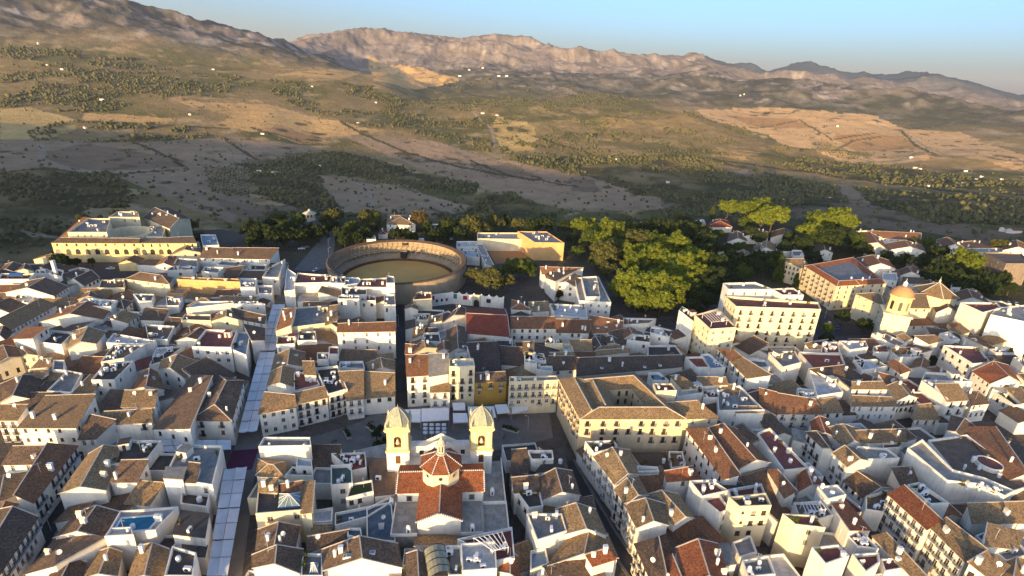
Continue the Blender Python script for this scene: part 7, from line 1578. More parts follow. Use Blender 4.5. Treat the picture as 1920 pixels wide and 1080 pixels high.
bx, by = [186.0,235.6]; bt = root('bell_tower', (bx, by, 0), 'cream church bell tower with arched openings and round orange dome', 'bell tower', rz=R(-25)); bt.scale = (1.08, 1.08, 1.0)
b = MB(); b.box(-5, 5, -5, 5, -1, 16.5); b.box(-5.5, 5.5, -5.5, 5.5, 16.5, 17.3); link('shaft', b.mesh('shaft', ['plaster_cream']), bt)
b = MB(); b.lathe([(4.4, 17.3), (4.4, 25), (5.0, 25.2), (5.0, 25.8), (4.5, 25.8)], 8, ph=R(22.5)); link('belfry', b.mesh('belfry', ['tower_yellow']), bt)
for k in range(8):
    a = R(45 * k); b = MB(); pts = [(.65 * math.cos(math.pi * q / 8), 22.6 + .65 * math.sin(math.pi * q / 8)) for q in range(9)]; b.poly([(-.65, 0, 18.8), (.65, 0, 18.8)] + [(x, 0, z) for x, z in pts]); link('bell_opening', b.mesh('bell_opening', ['pane']), bt, (4.12 * math.sin(a), -4.12 * math.cos(a), 0), a)
b = MB(); b.lathe([(4.6, 25.8), (4.4, 27), (3.6, 28.6), (2.3, 29.8), (.7, 30.4)], 20, cap=False); link('dome', b.mesh('dome', ['dome_orange'], True), bt)
b = MB(); b.lathe([(.8, 30.2), (.8, 31.6), (1.0, 31.7), (.6, 32.3), (.12, 32.8), (.06, 34)], 8); link('lantern', b.mesh('lantern', ['white_trim']), bt)
for z in (4, 9.5, 13):
    w = link('window', KIT['d']['f2'], bt, (0, -5.12, z)); link('pane', KIT['d']['p'], w); w = link('window', KIT['d']['f2'], bt, (-5.12, 0, z), R(-90)); link('pane', KIT['d']['p'], w)
hx, hy = [231.0,270.0]; ht = root('crossing_tower', (hx, hy, 0), 'six-sided cream church crossing with tan pyramid roof', 'tower')
b = MB(); b.lathe([(9.6, -1), (9.6, 15), (10, 15.1), (10, 15.5)], 6, ph=R(12)); link('wall', b.mesh('wall', ['plaster_cream']), ht)
h6 = [(10.5 * math.cos(R(12 + 60 * k)), 10.5 * math.sin(R(12 + 60 * k)), 15.4) for k in range(6)]; link('roof', roof_mesh([[h6[k], h6[(k + 1) % 6], (0, 0, 21.5)] for k in range(6)], 'tile_tan'), ht)
b = MB(); [b.bar((*h6[k][:2], 15.55), (0, 0, 21.6), .4, .2) for k in range(6)]; b.lathe([(.5, 21.4), (.5, 22.6), (.1, 23.4), (.05, 24.6)], 6); link('ridge', b.mesh('ridge', ['mortar']), ht)
for k in range(6):
    a = R(42 + 60 * k); w = link('window', KIT['d']['f3'], ht, (8.4 * math.cos(a), 8.4 * math.sin(a), 11.2), a + R(90)); link('pane', KIT['d']['p'], w)
gx, gy = [-164.0,407.1]; gz = root('bandstand', (gx, gy, 0), 'round cliff-top bandstand with pale domed roof on slim columns', 'bandstand')
b = MB(); b.lathe([(4.5, 0), (4.5, .9)], 12); link('base', b.mesh('base', ['stone_pale']), gz); b = MB(); b.lathe([(5.4, 5.3), (5.2, 5.7), (3.0, 7.0), (1.2, 7.6), (.9, 8.4), (.15, 9.2)], 16); link('roof', b.mesh('roof', ['stone_pale']), gz)
for k in range(10): a = R(36 * k); b = MB(); b.lathe([(.16, .9), (.13, 5.35)], 6, (4.1 * math.cos(a), 4.1 * math.sin(a))); link('column', b.mesh('column', ['stone_pale']), gz)
rx, ry = [-240.9,313.2]; rp = root('round_courtyard', (rx, ry, 0), 'dark round courtyard drum inside the arcaded cream hotel', 'courtyard'); b = MB(); b.lathe([(13, -1), (13, 12.4), (12.3, 12.4), (12.3, 1)], 32, cap=False); link('wall', b.mesh('wall', ['plaster_cream']), rp); b = MB(); b.poly([(12.4 * math.cos(R(11.25 * k)), 12.4 * math.sin(R(11.25 * k)), 1.2) for k in range(32)]); link('floor', b.mesh('floor', ['terrace_dark']), rp)

# ---- street canopies, awnings, parasols ----------------------------------
def canopy(a0, a1, b0, b1, n, z, label):
    """strip of cloth panels between two wall lines: a0-a1 on one side, b0-b1 on the other"""
    a0, a1, b0, b1 = map(Vector, (a0, a1, b0, b1)); c = (a0 + a1 + b0 + b1) / 4; r_ = root('street_canopy', (*c, 0), label, 'canopy', 'white cloth canopies over the streets')
    for i in range(n):
        for j in (0, 1):
            f0_, f1_ = (i + .015) / n, (i + .985) / n; s0, s1 = (.01, .49) if j == 0 else (.51, .99); P = lambda f, s: (a0 + (a1 - a0) * f) * (1 - s) + (b0 + (b1 - b0) * f) * s - c
            b = MB(); K = 4; dz = rng.uniform(-.12, .12)
            for k in range(K):
                sa, sb = s0 + (s1 - s0) * k / K, s0 + (s1 - s0) * (k + 1) / K; sag = lambda s: z + dz - .22 * math.sin(math.pi * (s - s0) / (s1 - s0))
                p = [(*P(f0_, sa), sag(sa)), (*P(f0_, sb), sag(sb)), (*P(f1_, sb), sag(sb)), (*P(f1_, sa), sag(sa))]; b.poly(p); b.poly([(x, y, zz - .02) for x, y, zz in reversed(p)])
            link('cloth_panel', b.mesh('cloth_panel', ['canvas']), r_)
    b = MB()
    for i in range(n + 1):
        p, q = a0 + (a1 - a0) * (i / n) - c, b0 + (b1 - b0) * (i / n) - c; b.bar((*p, z + .05), (*q, z + .05), .05)
    link('cable', b.mesh('cable', ['iron']), r_)
canopy((-65.3, 84.7), (-79.4, 118.9), (-60.6, 85.0), (-73.3, 120.1), 7, 5.0, 'white canopy strip over the shopping street, up to the purple carpet')
canopy((-63.3, 79.0), (-65.1, 84.2), (-58.2, 79.5), (-60.4, 84.5), 1, 5.0, 'last white canopy panel pair at the end of the shopping street')
canopy((-83.5, 135.0), (-100.5, 186), (-78.1, 136.2), (-94.5, 187), 9, 5.0, 'white canopy strip over the shopping street, beyond the purple carpet')
canopy((-100.7, 186.6), (-116.0, 232.6), (-94.7, 187.6), (-110.0, 233.3), 7, 5.0, 'far white canopy strip of the shopping street towards the bullring')
canopy(*[tuple(p) for p in [[-100.6,124.5],[-81.4,126.8],[-105.5,129.4],[-83.8,131.4]]], 5, 5.0, 'white canopy over the side street beside the purple carpet')
for q in [[[-34.2,148.3],[-28.6,148.4],[-29.7,154.7],[-35.6,153.8]],[[-28.4,148.8],[-19.2,150.4],[-20.0,156.5],[-29.5,155.0]],[[-18.5,156.2],[-14.2,156.7],[-14.8,160.1],[-19.2,159.5]],[[-17.6,149.0],[-12.5,149.6],[-13.4,153.7],[-18.2,153.3]],[[-12.5,151.8],[-3.2,153.4],[-4.2,158.7],[-13.5,157.5]],[[-2.9,155.5],[1.7,156.7],[0.2,160.4],[-4.0,159.6]],[[2.3,156.0],[7.7,158.5],[9.5,164.4],[2.2,161.5]]]:
    cx_, cy_ = sum(p[0] for p in q) / 4, sum(p[1] for p in q) / 4; q = [(p[0] - cx_, p[1] - cy_) for p in q]
    ar = math.hypot(q[1][0] - q[0][0], q[1][1] - q[0][1]); r_ = root('terrace_awning', (cx_, cy_, 0), ('long' if ar > 8 else 'short' if ar < 4.9 else 'mid-sized') + ' pale awning on posts over cafe tables in the plaza', 'awning', 'cafe awnings in the plaza')
    z = [2.8, 2.8, 3.5, 3.5]; b = MB(); b.poly([(*p, zz) for p, zz in zip(q, z)]); b.poly([(*p, zz - .03) for p, zz in list(zip(q, z))[::-1]]); b.poly([(*q[0], 2.4), (*q[1], 2.4), (*q[1], 2.8), (*q[0], 2.8)]); link('cloth', b.mesh('cloth', ['canvas_white']), r_)
    for p, zz in zip(q, z): b = MB(); b.bar((*p, 0), (*p, zz), .1); link('post', b.mesh('post', ['steel']), r_)
pm = MB(); pm.lathe([(1.05, 2.45), (.55, 2.7), (.04, 2.9)], 4, ph=R(45), cap=False); PCL = pm.mesh('cloth', ['canvas']); pm = MB(); pm.lathe([(.035, 0), (.035, 2.9)], 6); pm.lathe([(.3, 0), (.3, .08)], 10); PPO = pm.mesh('pole', ['steel'])
for x, y in [[-26.8,147.5],[-24.7,147.6],[-22.6,147.8],[-20.6,148.0],[-26.4,145.4],[-24.4,145.5],[-22.3,145.7],[-20.3,145.9],[-26.1,143.3],[-24.0,143.5],[-22.0,143.7],[-20.0,143.8]]:
    r_ = root('parasol', (x, y, 0), 'small square grey parasol in the cafe grid before the church', 'parasol', 'cafe parasols in the plaza'); link('cloth', PCL, r_, rz=.1); link('pole', PPO, r_)

for x, y, a, w, d in ((-38.5, 137.5, .15, 2.2, 9), (-33, 140, .1, 2, 3), (-44, 146, .9, 1.6, 7), (-8, 142, .1, 9, 1.6), (2, 150, 1.2, 1.6, 6), (6, 141, .3, 6, 1.4), (-52, 143, .6, 1.5, 5)):
    r_ = root('planter_bed', (x, y, 0), ('long' if max(w, d) > 6.5 else 'short') + ' green hedge bed with stone rim in the plaza', 'hedge bed', 'hedge beds in the plaza', a); b = MB(); b.box(-w / 2, w / 2, -d / 2, d / 2, -.05, .45); link('rim', b.mesh('rim', ['stone_pale']), r_)
    rs = np.random.RandomState(int(abs(x * 7))); n = int(w * d * 26); P0 = np.stack([rs.uniform(-w / 2 + .15, w / 2 - .15, n), rs.uniform(-d / 2 + .15, d / 2 - .15, n), rs.uniform(.4, 1.5, n)], -1); b = MB()
    for p in P0:
        u = Vector(rs.normal(size=3)).normalized() * .26; v = Vector(rs.normal(size=3)).normalized() * .26; p = Vector(p); b.poly([p - u, p + v, p + u, p - v])
    link('foliage', b.mesh('foliage', ['leaf_dark']), r_)
BS = MB(); BS.box(-.9, .9, -.25, .25, .42, .5); [BS.box(x, x + .12, -.2, .2, 0, .42) for x in (-.75, .63)]; BSM = BS.mesh('seat', ['wood_brown'])
for x, y, a in ((-36, 134, 1.7), (-30, 139, .1), (-46, 150, .9), (0, 146, 1.2), (8, 138, .3), (-55, 139, .5)): b = link('bench', BSM, None, (x, y, .01), a); tag(b, 'low brown wooden bench beside a hedge bed in the plaza', 'bench', 'benches in the plaza')

# ---- cars and lamps ------------------------------------------------------
def car_parts():
    b = MB(); W = .86; prof = [(-2.1, .35), (-2.15, .75), (-1.6, .92), (-.75, 1.0), (1.5, 1.02), (2.05, .9), (2.1, .4)]
    for s in (-1, 1): b.poly([(x, s * W, z) for x, z in (prof if s < 0 else prof[::-1])])
    for (x0, z0), (x1, z1) in zip(prof, prof[1:]): b.poly([(x0, -W, z0), (x0, W, z0), (x1, W, z1), (x1, -W, z1)][::-1])
    b.poly([(-.35, -.66, 1.45), (1.15, -.66, 1.45), (1.15, .66, 1.45), (-.35, .66, 1.45)])
    g = MB(); T = [(-.35, 1.44), (1.15, 1.44)]; Q = [(-1.0, .99), (1.65, .99)]
    for s in (-1, 1): g.poly([(Q[0][0], s * .8, .99), (Q[1][0], s * .8, .99), (1.15, s * .66, 1.44), (-.35, s * .66, 1.44)][::s * -1])
    g.poly([(-1.0, .8, .99), (-1.0, -.8, .99), (-.35, -.66, 1.44), (-.35, .66, 1.44)]); g.poly([(1.65, -.8, .99), (1.65, .8, .99), (1.15, .66, 1.44), (1.15, -.66, 1.44)])
    w = MB(); w.lathe([(.3, -.1), (.32, -.08), (.32, .08), (.3, .1)], 12); w.v = [(v[0], v[2], v[1]) for v in w.v]
    return b, g.mesh('cabin_glass', ['car_glass']), w.mesh('wheel', ['rubber'])
cb, cg, cw = car_parts(); CB = {k: cb.mesh('body', ['car_' + k]) for k in ('white', 'grey', 'dark', 'red', 'blue')}
for i, (x, y, a) in enumerate([[-141.6,332.8,0.3],[-139.7,336.3,0.3],[-117.7,293.6,1.2],[-68.5,368.2,0],[-47.8,372.0,0],[-56.3,361.0,0.1],[-53.5,362.5,0.1],[-117.9,294.4,1.4],[298.6,301.0,1.1],[300.4,300.4,1.1],[302.3,299.8,1.1],[304.1,299.2,1.1],[305.9,298.6,1.1],[105.9,136.1,2.3],[104.9,119.1,2.3],[106.8,108.5,2.3],[-229.9,279.0,0.1],[-220.7,280.5,0.1],[-216.4,284.8,0.1],[168.1,254.0,0.9],[169.9,249.3,1]]):
    k = ['white', 'grey', 'white', 'dark', 'white', 'red', 'grey', 'white', 'blue', 'grey', 'white', 'dark'][i % 12]
    z_ = .03; lm = min(LANDMARKS, key=lambda q: math.hypot(q[1] - x, q[2] - y))[0]; r_ = root('parked_car', (x, y, z_), k + ' hatchback car parked near ' + lm, 'car', 'parked cars', a)
    link('body', CB[k], r_); link('cabin_glass', cg, r_)
    for wx in (-1.3, 1.3):
        for wy in (-.78, .78): link('wheel', cw, r_, (wx, wy, .32))
lm_ = MB(); lm_.lathe([(.09, 0), (.06, 6)], 6); lm_.bar((0, 0, 6), (1.1, 0, 6.3), .07); LP = lm_.mesh('pole', ['steel']); lm_ = MB(); lm_.box(.8, 1.5, -.14, .14, 6.22, 6.38); LH = lm_.mesh('lamp_head', ['steel'])
for x, y, a in ((-113.5, 99, 0), (-40.5, 160, 1), (-53, 225, 2.8), (8, 150, 3), (-119, 320, .5), (170, 262, 1), (-126, 340, 0), (103, 130, 2)):
    lmk = min(LANDMARKS, key=lambda q: math.hypot(q[1] - x, q[2] - y))[0]; r_ = root('street_lamp', (x, y, 0), 'slim steel street lamp standing near ' + lmk, 'street lamp', 'street lamps', a); link('pole', LP, r_); link('lamp_head', LH, r_)

# ---- far farmhouses ------------------------------------------------------
for i, (x, y, s) in enumerate(FARMS):
    z = float(height(x, y)); d = math.hypot(x, y); w = s * rng.uniform(.8, 1.2); dp = w * .6; hh = 5 if d < 3500 else 8
    r_ = root('farmhouse', (x, y, z), ['small', 'long', 'tiny'][i % 3] + ' white farmhouse ' + ('among the dark valley trees' if z < -100 else 'on the tan hillside' if d < 3500 else 'of the village under the mountain'), 'farmhouse', 'white farmhouses across the valley', rng.uniform(-.5, .5))
    b = MB(); b.box(-w / 2, w / 2, -dp / 2, dp / 2, -4, hh); b.poly([(w / 2, -dp / 2, hh), (w / 2, dp / 2, hh), (w / 2, 0, hh + dp * .22)]); b.poly([(-w / 2, dp / 2, hh), (-w / 2, -dp / 2, hh), (-w / 2, 0, hh + dp * .22)]); link('wall', b.mesh('wall', ['plaster_white']), r_)
    link('roof', roof_mesh([[(-w / 2 - .4, -dp / 2 - .4, hh - .1), (w / 2 + .4, -dp / 2 - .4, hh - .1), (w / 2 + .4, 0, hh + dp * .23), (-w / 2 - .4, 0, hh + dp * .23)], [(-w / 2 - .4, 0, hh + dp * .23), (w / 2 + .4, 0, hh + dp * .23), (w / 2 + .4, dp / 2 + .4, hh - .1), (-w / 2 - .4, dp / 2 + .4, hh - .1)]], 'tile_russet'), r_)

# ---- trees ---------------------------------------------------------------
def crown_mesh(kind, mat, seed):
    rs = np.random.RandomState(seed); cs = []; V = []
    if kind == 'pine': nc, asp, leaf, per, cr = 100, .72, .07, 66, .24
    elif kind == 'cypress': nc, asp, leaf, per, cr = 60, 2.2, .13, 42, .36
    else: nc, asp, leaf, per, cr = 120, .85, .066, 72, .235
    for _ in range(nc):
        u = rs.normal(size=3); u /= np.linalg.norm(u)
        if u[2] < -.45: u[2] *= -.6
        r = rs.uniform(.55, 1.02) if kind != 'cypress' else rs.uniform(.3, 1)
        c = u * r; 
        if kind == 'cypress': k = rs.uniform(-1, 1); f = math.sqrt(max(.05, 1 - (k * .5 + .5) ** 1.6)); c = np.array([u[0] * f * .8, u[1] * f * .8, k])
        else: c = c * (1 + .16 * math.sin(3 * math.atan2(u[1], u[0]) + seed)) 
        q = rs.normal(size=(per, 3)); q /= np.linalg.norm(q, axis=1)[:, None]; rad = cr * rs.uniform(.7, 1.25); pos = c[None] + q * rad * rs.uniform(.55, 1, (per, 1)); pos[:, 2] *= asp
        nr = q + rs.normal(0, .55, (per, 3)) + np.array([0, 0, .25]); nr /= np.linalg.norm(nr, axis=1)[:, None]
        t1 = np.cross(nr, rs.normal(size=(per, 3))); t1 /= np.linalg.norm(t1, axis=1)[:, None]; t2 = np.cross(nr, t1); s = leaf * rs.uniform(.6, 1.3, (per, 1))
        V.append(np.stack([pos - t1 * s - t2 * s * .6, pos + t1 * s - t2 * s * .6, pos + t1 * s * .7 + t2 * s * .8, pos - t1 * s * .7 + t2 * s * .8], 1).reshape(-1, 3))
    V = np.concatenate(V); n = len(V) // 4; me = bpy.data.meshes.new('crown'); me.vertices.add(len(V)); me.vertices.foreach_set('co', V.astype(np.float32).ravel()); me.loops.add(len(V)); me.loops.foreach_set('vertex_index', np.arange(len(V), dtype=np.int32)); me.polygons.add(n); me.polygons.foreach_set('loop_start', np.arange(n, dtype=np.int32) * 4); me.update(calc_edges=True); me.materials.append(M[mat]); return me
def trunk_mesh(top, kind, rt_):
    b = MB(); b.lathe([(.05 * rt_ + .18, -.3), (.035 * rt_ + .13, top * .5), (.03 * rt_ + .08, top)], 8, cap=False); rs = random.Random(int(top * 10))
    if kind not in ('cypress', 'palm'):
        for k in range(5): a = k * 1.26 + rs.random(); b.bar((0, 0, top * (.7 + .05 * k)), (math.cos(a) * rt_ * .55, math.sin(a) * rt_ * .55, top + rt_ * rs.uniform(.2, .5)), .05 * rt_ + .04)
    return b.mesh('trunk', ['bark'])
def palm_crown(r):
    b = MB(); rs = random.Random(5)
    for k in range(26):
        a = 2.4 * k; el = rs.uniform(-.3, 1.1); d = Vector((math.cos(a), math.sin(a), 0)); s = Vector((-d.y, d.x, 0)); P = []
        for i in range(6): t = i / 5; P.append(d * (r * t * math.cos(el * .6)) + Vector((0, 0, r * (math.sin(el) * t - .75 * t * t))))
        for i in range(5):
            w0, w1 = .16 * r * math.sin(math.pi * (i + .6) / 6.2), .16 * r * math.sin(math.pi * (i + 1.6) / 6.6)
            for sg in (-1, 1): b.poly([P[i], P[i + 1], P[i + 1] + s * (w1 * sg) - Vector((0, 0, w1 * .5)), P[i] + s * (w0 * sg) - Vector((0, 0, w0 * .5))])
    return b.mesh('crown', ['leaf_olive'])
TREES=[(50.8,395.2,0,7.5,9.4,'bright'),(62.7,388.1,0,6.8,8.7,'bright'),(72.3,383.8,0,9.3,11.5,'bright'),(80.3,380.4,0,6.7,8.6,'bright'),(59.5,325.3,0,8.9,11.0,'olive'),(86.4,360.8,0,8.8,10.9,'olive'),(96.0,359.3,0,8.3,10.3,'green'),(109.2,344.4,0,10.3,12.6,'bright'),(116.0,322.2,0,8.4,10.5,'bright'),(90.2,315.5,0,10.0,12.2,'bright'),(76.5,311.1,0,8.2,10.2,'bright'),(99.9,303.6,0,10.1,12.3,'bright'),(110.2,299.5,0,7.1,9.0,'bright'),(65.5,275.9,0,8.1,10.1,'bright'),(75.0,267.3,0,9.4,11.5,'bright'),(86.7,267.9,0,8.3,10.3,'bright'),(65.5,255.1,0,6.2,8.0,'bright'),(78.0,253.2,0,6.8,8.7,'bright'),(59.1,272.1,0,5.4,7.1,'bright'),(98.9,285.7,0,6.4,8.2,'bright'),(57.9,304.9,0,5.1,6.8,'olive'),(132.0,348.6,0,6.7,8.5,'dark'),(126.9,317.5,0,7.9,9.9,'dark'),(122.9,295.6,0,7.4,9.3,'dark'),(111.8,281.3,0,6.3,8.1,'dark'),(143.2,327.8,0,7.2,9.1,'dark'),(144.2,312.8,0,5.2,6.9,'green'),(130.3,294.5,0,5.8,7.5,'dark'),(155.3,329.9,0,5.5,7.2,'dark'),(160.7,325.4,0,5.4,7.1,'dark'),(101.8,266.2,0,5.3,7.0,'dark'),(94.7,254.4,0,4.4,6.0,'dark'),(106.9,265.0,0,4.5,6.2,'dark'),(118.0,282.2,0,4.8,6.4,'dark'),(94.3,438.8,0,6.5,8,'palm'),(120.2,449.3,0,4.8,8,'palm'),(64.3,425.3,0,4.0,8,'palm'),(145.8,467.8,0,5.6,8,'palm'),(193.1,474.3,0,8.2,14.1,'pine'),(181.6,481.1,0,5.8,6.8,'cypress'),(204.8,458.3,0,10.3,17.1,'pine'),(219.4,469.5,0,9.9,16.6,'pine'),(197.9,445.0,0,6.0,7.7,'green'),(115.8,399.5,0,8.6,10.7,'dark'),(130.6,394.7,0,8.5,10.6,'dark'),(136.3,378.1,0,7.2,9.1,'dark'),(43.5,340.3,0,4.7,6.3,'green'),(42.5,370.5,0,4.5,6.2,'dark'),(101.4,401.1,0,6.5,8.3,'dark'),(121.1,378.8,0,7.2,9.1,'dark'),(111.2,410.9,0,6.6,8.5,'dark'),(149.2,408.2,0,6.1,7.9,'olive'),(162.0,409.0,0,4.4,6.1,'green'),(2.8,402.3,0,5.4,7.2,'olive'),(53.9,367.0,0,7.0,8.9,'green'),(58.7,407.0,0,6.0,7.8,'bright'),(63.7,365.4,0,7.0,8.9,'bright'),(72.7,347.8,0,6.7,8.5,'olive'),(76.9,339.6,0,6.5,8.4,'bright'),(86.7,338.2,0,7.4,9.4,'bright'),(102.9,343.7,0,7.5,9.5,'bright'),(116.9,343.1,0,7.5,9.5,'bright'),(78.6,296.1,0,6.6,8.5,'green'),(91.2,293.4,0,6.5,8.4,'bright'),(102.8,282.1,0,5.5,7.3,'green'),(62.3,268.6,0,5.3,7.0,'bright'),(71.7,256.8,0,5.8,7.6,'bright'),(88.0,262.5,0,5.2,6.9,'bright'),(53.8,319.4,0,5.3,7.0,'olive'),(59.6,348.8,0,5.7,7.5,'green'),(70.0,366.6,0,6.0,7.8,'green'),(121.9,401.1,0,6.5,8.3,'green'),(93.0,407.6,0,5.5,7.2,'green'),(144.2,379.6,0,6.2,8.0,'green'),(134.1,316.3,0,5.3,7.0,'dark'),(97.3,250.4,0,3.2,4.7,'dark'),(122.4,280.7,0,4.0,5.5,'dark'),(-175.8,363.6,0,5.0,6.7,'dark'),(-165.2,362.0,0,4.9,6.6,'green'),(-135.0,366.1,0,4.5,6.1,'dark'),(-73.1,356.5,0,4.4,6.0,'dark'),(-54.2,389.3,0,4.7,6.4,'green'),(-24.0,379.6,0,5.7,7.4,'olive'),(-105.0,369.9,0,5.0,6.7,'dark'),(210.7,355.6,0,4.9,6.6,'dark'),(250.5,348.9,0,4.3,5.9,'green'),(269.7,357.7,0,4.4,6.0,'dark'),(283.0,365.8,0,4.5,6.1,'dark'),(303.5,348.5,0,5.3,7.0,'dark'),(278.6,308.5,0,4.3,5.9,'dark'),(267.4,311.6,0,3.5,5.0,'green'),(323.9,331.7,0,4.6,6.2,'dark'),(314.0,314.6,0,3.9,5.5,'dark'),(216.6,403.4,0,5.4,7.2,'dark'),(171.0,344.8,0,5.2,6.9,'dark'),(182.4,351.1,0,4.8,6.5,'green'),(185.4,338.7,0,4.2,5.8,'dark'),(143.1,366.2,0,5.0,6.7,'dark'),(152.3,361.4,0,4.9,6.6,'dark'),(166.3,371.9,0,4.6,6.2,'green'),(168.9,348.9,0,4.8,6.5,'dark'),(142.4,434.0,0,5.8,7.6,'dark'),(149.1,429.0,0,5.2,6.9,'green'),(-217.5,469.9,-25,6.1,7.9,'green'),(-162.1,381.6,0,5.2,6.9,'green'),(-145.6,358.5,0,4.9,6.6,'dark'),(-140.0,396.3,0,5.9,7.7,'olive'),(-117.8,365.5,0,5.5,7.2,'green'),(-114.3,392.9,0,6.9,8.8,'olive'),(-106.1,393.7,0,5.9,6.9,'cypress'),(-73.8,398.3,0,6.7,8.5,'russet'),(-49.3,392.1,0,5.3,7.0,'dark'),(-31.0,375.9,0,8.2,10.2,'olive'),(-15.7,398.4,0,6.5,8.3,'olive'),(-12.6,272.2,0,7.7,9.6,'olive'),(-22.0,283.8,0,4.8,6.5,'olive'),(-4.9,275.5,0,5.4,7.2,'olive'),(-168.4,337.1,0,6.5,8.3,'dark'),(-157.5,329.5,0,7.2,9.2,'dark'),(-151.3,333.9,0,6.4,8.3,'dark'),(-136.0,349.8,0,5.7,7.5,'dark'),(-118.6,346.3,0,5.7,7.5,'dark'),(-108.7,345.0,0,4.7,6.4,'dark'),(-84.9,361.2,0,4.4,6.1,'dark'),(-79.6,364.1,0,4.0,5.6,'dark'),(-55.2,354.4,0,5.8,7.6,'dark'),(-1.5,297.2,0,5.4,7.1,'green'),(-143.1,338.6,0,5.6,7.3,'dark'),(-181.0,348.0,0,6.7,8.5,'dark'),(-169.1,324.8,0,5.4,7.1,'dark'),(-114.5,339.2,0,4.2,5.8,'dark'),(-106.0,355.5,0,4.9,6.5,'dark'),(-64.9,377.5,0,5.1,6.8,'dark'),(-38.8,364.2,0,6.0,7.8,'dark'),(-49.0,366.0,0,5.0,6.7,'dark'),(-134.3,375.7,0,4.1,5.7,'dark'),(-8.4,408.4,0,5.5,7.3,'dark'),(-145.2,389.4,0,4.2,5.8,'dark'),(-158.4,359.7,0,4.9,6.6,'dark'),(4.3,296.7,0,6.6,8.5,'green'),(10.2,299.0,0,4.6,6.2,'green'),(24.5,402.2,0,6.5,8.4,'dark'),(13.5,396.1,0,6.4,8.3,'dark'),(38.2,396.9,0,6.4,8.3,'dark'),(26.0,268.7,0,2.7,4.1,'dark'),(55.6,304.8,0,2.6,4.0,'green'),(213.5,431.4,0,10.9,18.0,'pine'),(204.2,429.9,0,9.2,15.5,'pine'),(249.7,425.9,0,10.8,17.8,'pine'),(261.0,422.5,0,11.8,19.3,'pine'),(228.8,399.1,0,8.6,14.7,'pine'),(281.8,443.8,0,7.1,12.6,'pine'),(236.3,388.0,0,10.5,12.7,'dark'),(252.1,394.6,0,8.5,10.6,'dark'),(261.6,396.3,0,8.5,10.6,'green'),(258.7,377.5,0,5.6,7.4,'dark'),(213.3,377.8,0,7.2,9.1,'dark'),(269.6,366.7,0,4.5,6.2,'dark'),(317.5,407.3,0,5.3,7.0,'olive'),(332.3,412.2,0,4.7,6.3,'green'),(310.4,374.5,0,7.1,9.0,'dark'),(313.2,350.5,0,8.8,10.9,'bright'),(281.4,331.6,0,7.7,9.7,'dark'),(279.6,319.1,0,6.6,8.5,'dark'),(288.2,310.9,0,6.5,8.3,'dark'),(289.7,302.2,0,6.3,8.1,'dark'),(271.1,325.2,0,5.8,7.6,'dark'),(297.8,330.4,0,5.5,7.2,'dark'),(168.4,316.4,0,7.9,8.9,'cypress'),(172.4,302.2,0,5.1,6.1,'cypress'),(170.3,332.3,0,4.6,6.2,'green'),(159.0,240.0,0,2.8,4.2,'bright'),(174.2,254.3,0,3.5,5.0,'dark'),(387.2,409.4,0,6.1,7.9,'olive'),(407.4,420.4,0,4.5,6.2,'olive'),(180.1,244.9,0,3.5,5.1,'dark'),(151.8,227.4,0,3.0,4.5,'dark'),(278.1,351.7,0,4.8,6.5,'dark'),(291.4,359.6,0,4.9,6.6,'dark'),(199.6,375.8,0,5.1,6.8,'dark'),(314.1,335.4,0,4.6,6.3,'dark'),(315.4,326.8,0,4.1,5.7,'dark'),(188.7,409.8,0,5.5,7.3,'dark'),(191.7,400.9,0,4.9,6.6,'dark'),(-251.9,272.9,0,4.2,5.9,'dark'),(-248.3,278.4,0,2.4,3.8,'dark'),(-242.3,281.8,0,2.0,3.4,'dark'),(-381.6,445.4,-25,4.3,5.9,'olive'),(-369.1,468.4,-25,3.8,5.4,'olive'),(-228.1,357.3,0,3.9,5.5,'russet'),(-207.0,330.6,0,3.7,5.2,'dark'),(-41.6,140.8,0,1.4,2.8,'dark'),(-39.8,135.4,0,1.4,2.7,'dark'),(-41.2,144.2,0,1.1,2.5,'dark'),(-82.6,97.1,0,0.8,2.1,'dark'),(26.1,268.1,0,2.2,3.6,'dark'),(126.7,123.7,0,0.9,2.2,'russet'),(192.9,214.2,0,1.8,3.2,'dark'),(201.4,223.4,0,1.5,2.8,'dark')]
CROWNS = {}; SEEN = {}
DESC = {'bright': 'yellow-green tree', 'green': 'mid-green leafy tree', 'dark': 'dark green tree', 'olive': 'olive-toned rounded tree', 'russet': 'russet-leaved tree', 'pine': 'umbrella pine', 'cypress': 'slim upright cypress', 'palm': 'palm with arching fronds'}
MATK = {'bright': 'leaf_bright', 'green': 'leaf_green', 'dark': 'leaf_dark', 'olive': 'leaf_olive', 'russet': 'leaf_russet', 'pine': 'leaf_bright', 'cypress': 'leaf_green'}
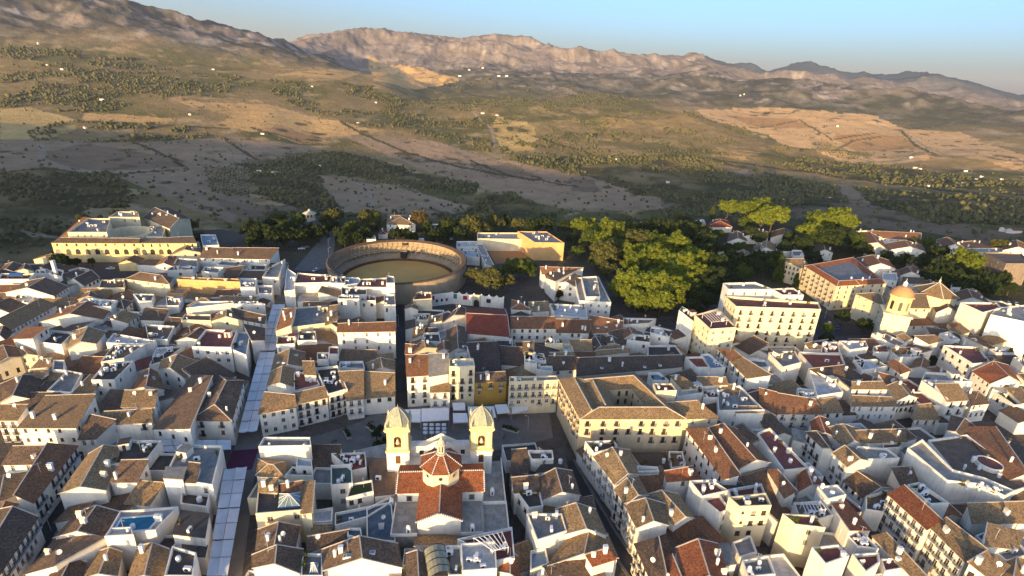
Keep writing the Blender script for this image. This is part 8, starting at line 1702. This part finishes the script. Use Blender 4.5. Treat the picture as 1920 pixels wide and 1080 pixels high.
for i, (x, y, g, r, zc, k) in enumerate(TREES):
    lmk = min(LANDMARKS, key=lambda q: math.hypot(q[1] - x, q[2] - y))[0]; two = sorted({q[0]: math.hypot(q[1] - x, q[2] - y) for q in sorted(LANDMARKS, key=lambda q: -math.hypot(q[1] - x, q[2] - y))}.items(), key=lambda q: q[1])[:2]; size = '' if k in ('pine', 'palm', 'cypress') else 'huge ' if r > 9 else 'large ' if r > 7.5 else 'medium ' if r > 6 else 'smallish ' if r > 5 else 'small '
    r_ = root({'pine': 'pine_tree', 'cypress': 'cypress_tree', 'palm': 'palm_tree'}.get(k, 'tree'), (x, y, g), (lambda q: q if len(q.split()) <= 16 else size + DESC[k] + ', near ' + two[0][0])(size + DESC[k] + ', between ' + two[0][0] + ' and ' + two[1][0]), 'tree', 'trees of the cliff-top park and squares')
    if k == 'palm': link('crown', palm_crown(r), r_, (0, 0, zc)); link('trunk', trunk_mesh(zc, k, r * .5), r_); continue
    sh = k if k in ('pine', 'cypress') else 'broad'; key = (sh, MATK[k], i % 3)
    if key not in CROWNS: CROWNS[key] = crown_mesh(sh, MATK[k], 10 + len(CROWNS))
    s = r * (1 if k != 'cypress' else .42); link('crown', CROWNS[key], r_, (0, 0, zc), rng.uniform(0, 6.28), (s, s * rng.uniform(.9, 1.1), s * rng.uniform(.9, 1.1)))
    link('trunk', trunk_mesh(max(1.5, zc - r * .45), k, r), r_)

# ---- haze ----------------------------------------------------------------
b = MB(); b.box(-27000, 27000, -27000, 27000, -330, 1300); hz = link('haze', b.mesh('haze', [])); hz['kind'] = 'stuff'; hz['label'] = 'thin pale morning haze over the valley and sierra'; hz['category'] = 'haze'
hm = bpy.data.materials.new('haze'); hm.use_nodes = True; nt = hm.node_tree; nt.nodes.remove(nt.nodes['Principled BSDF']); pv = nt.nodes.new('ShaderNodeVolumePrincipled'); pv.inputs['Color'].default_value = (.95, .95, 1, 1); pv.inputs['Density'].default_value = 3.0e-5; pv.inputs['Anisotropy'].default_value = .2
nt.links.new(pv.outputs[0], nt.nodes['Material Output'].inputs['Volume']); hz.data.materials.append(hm)
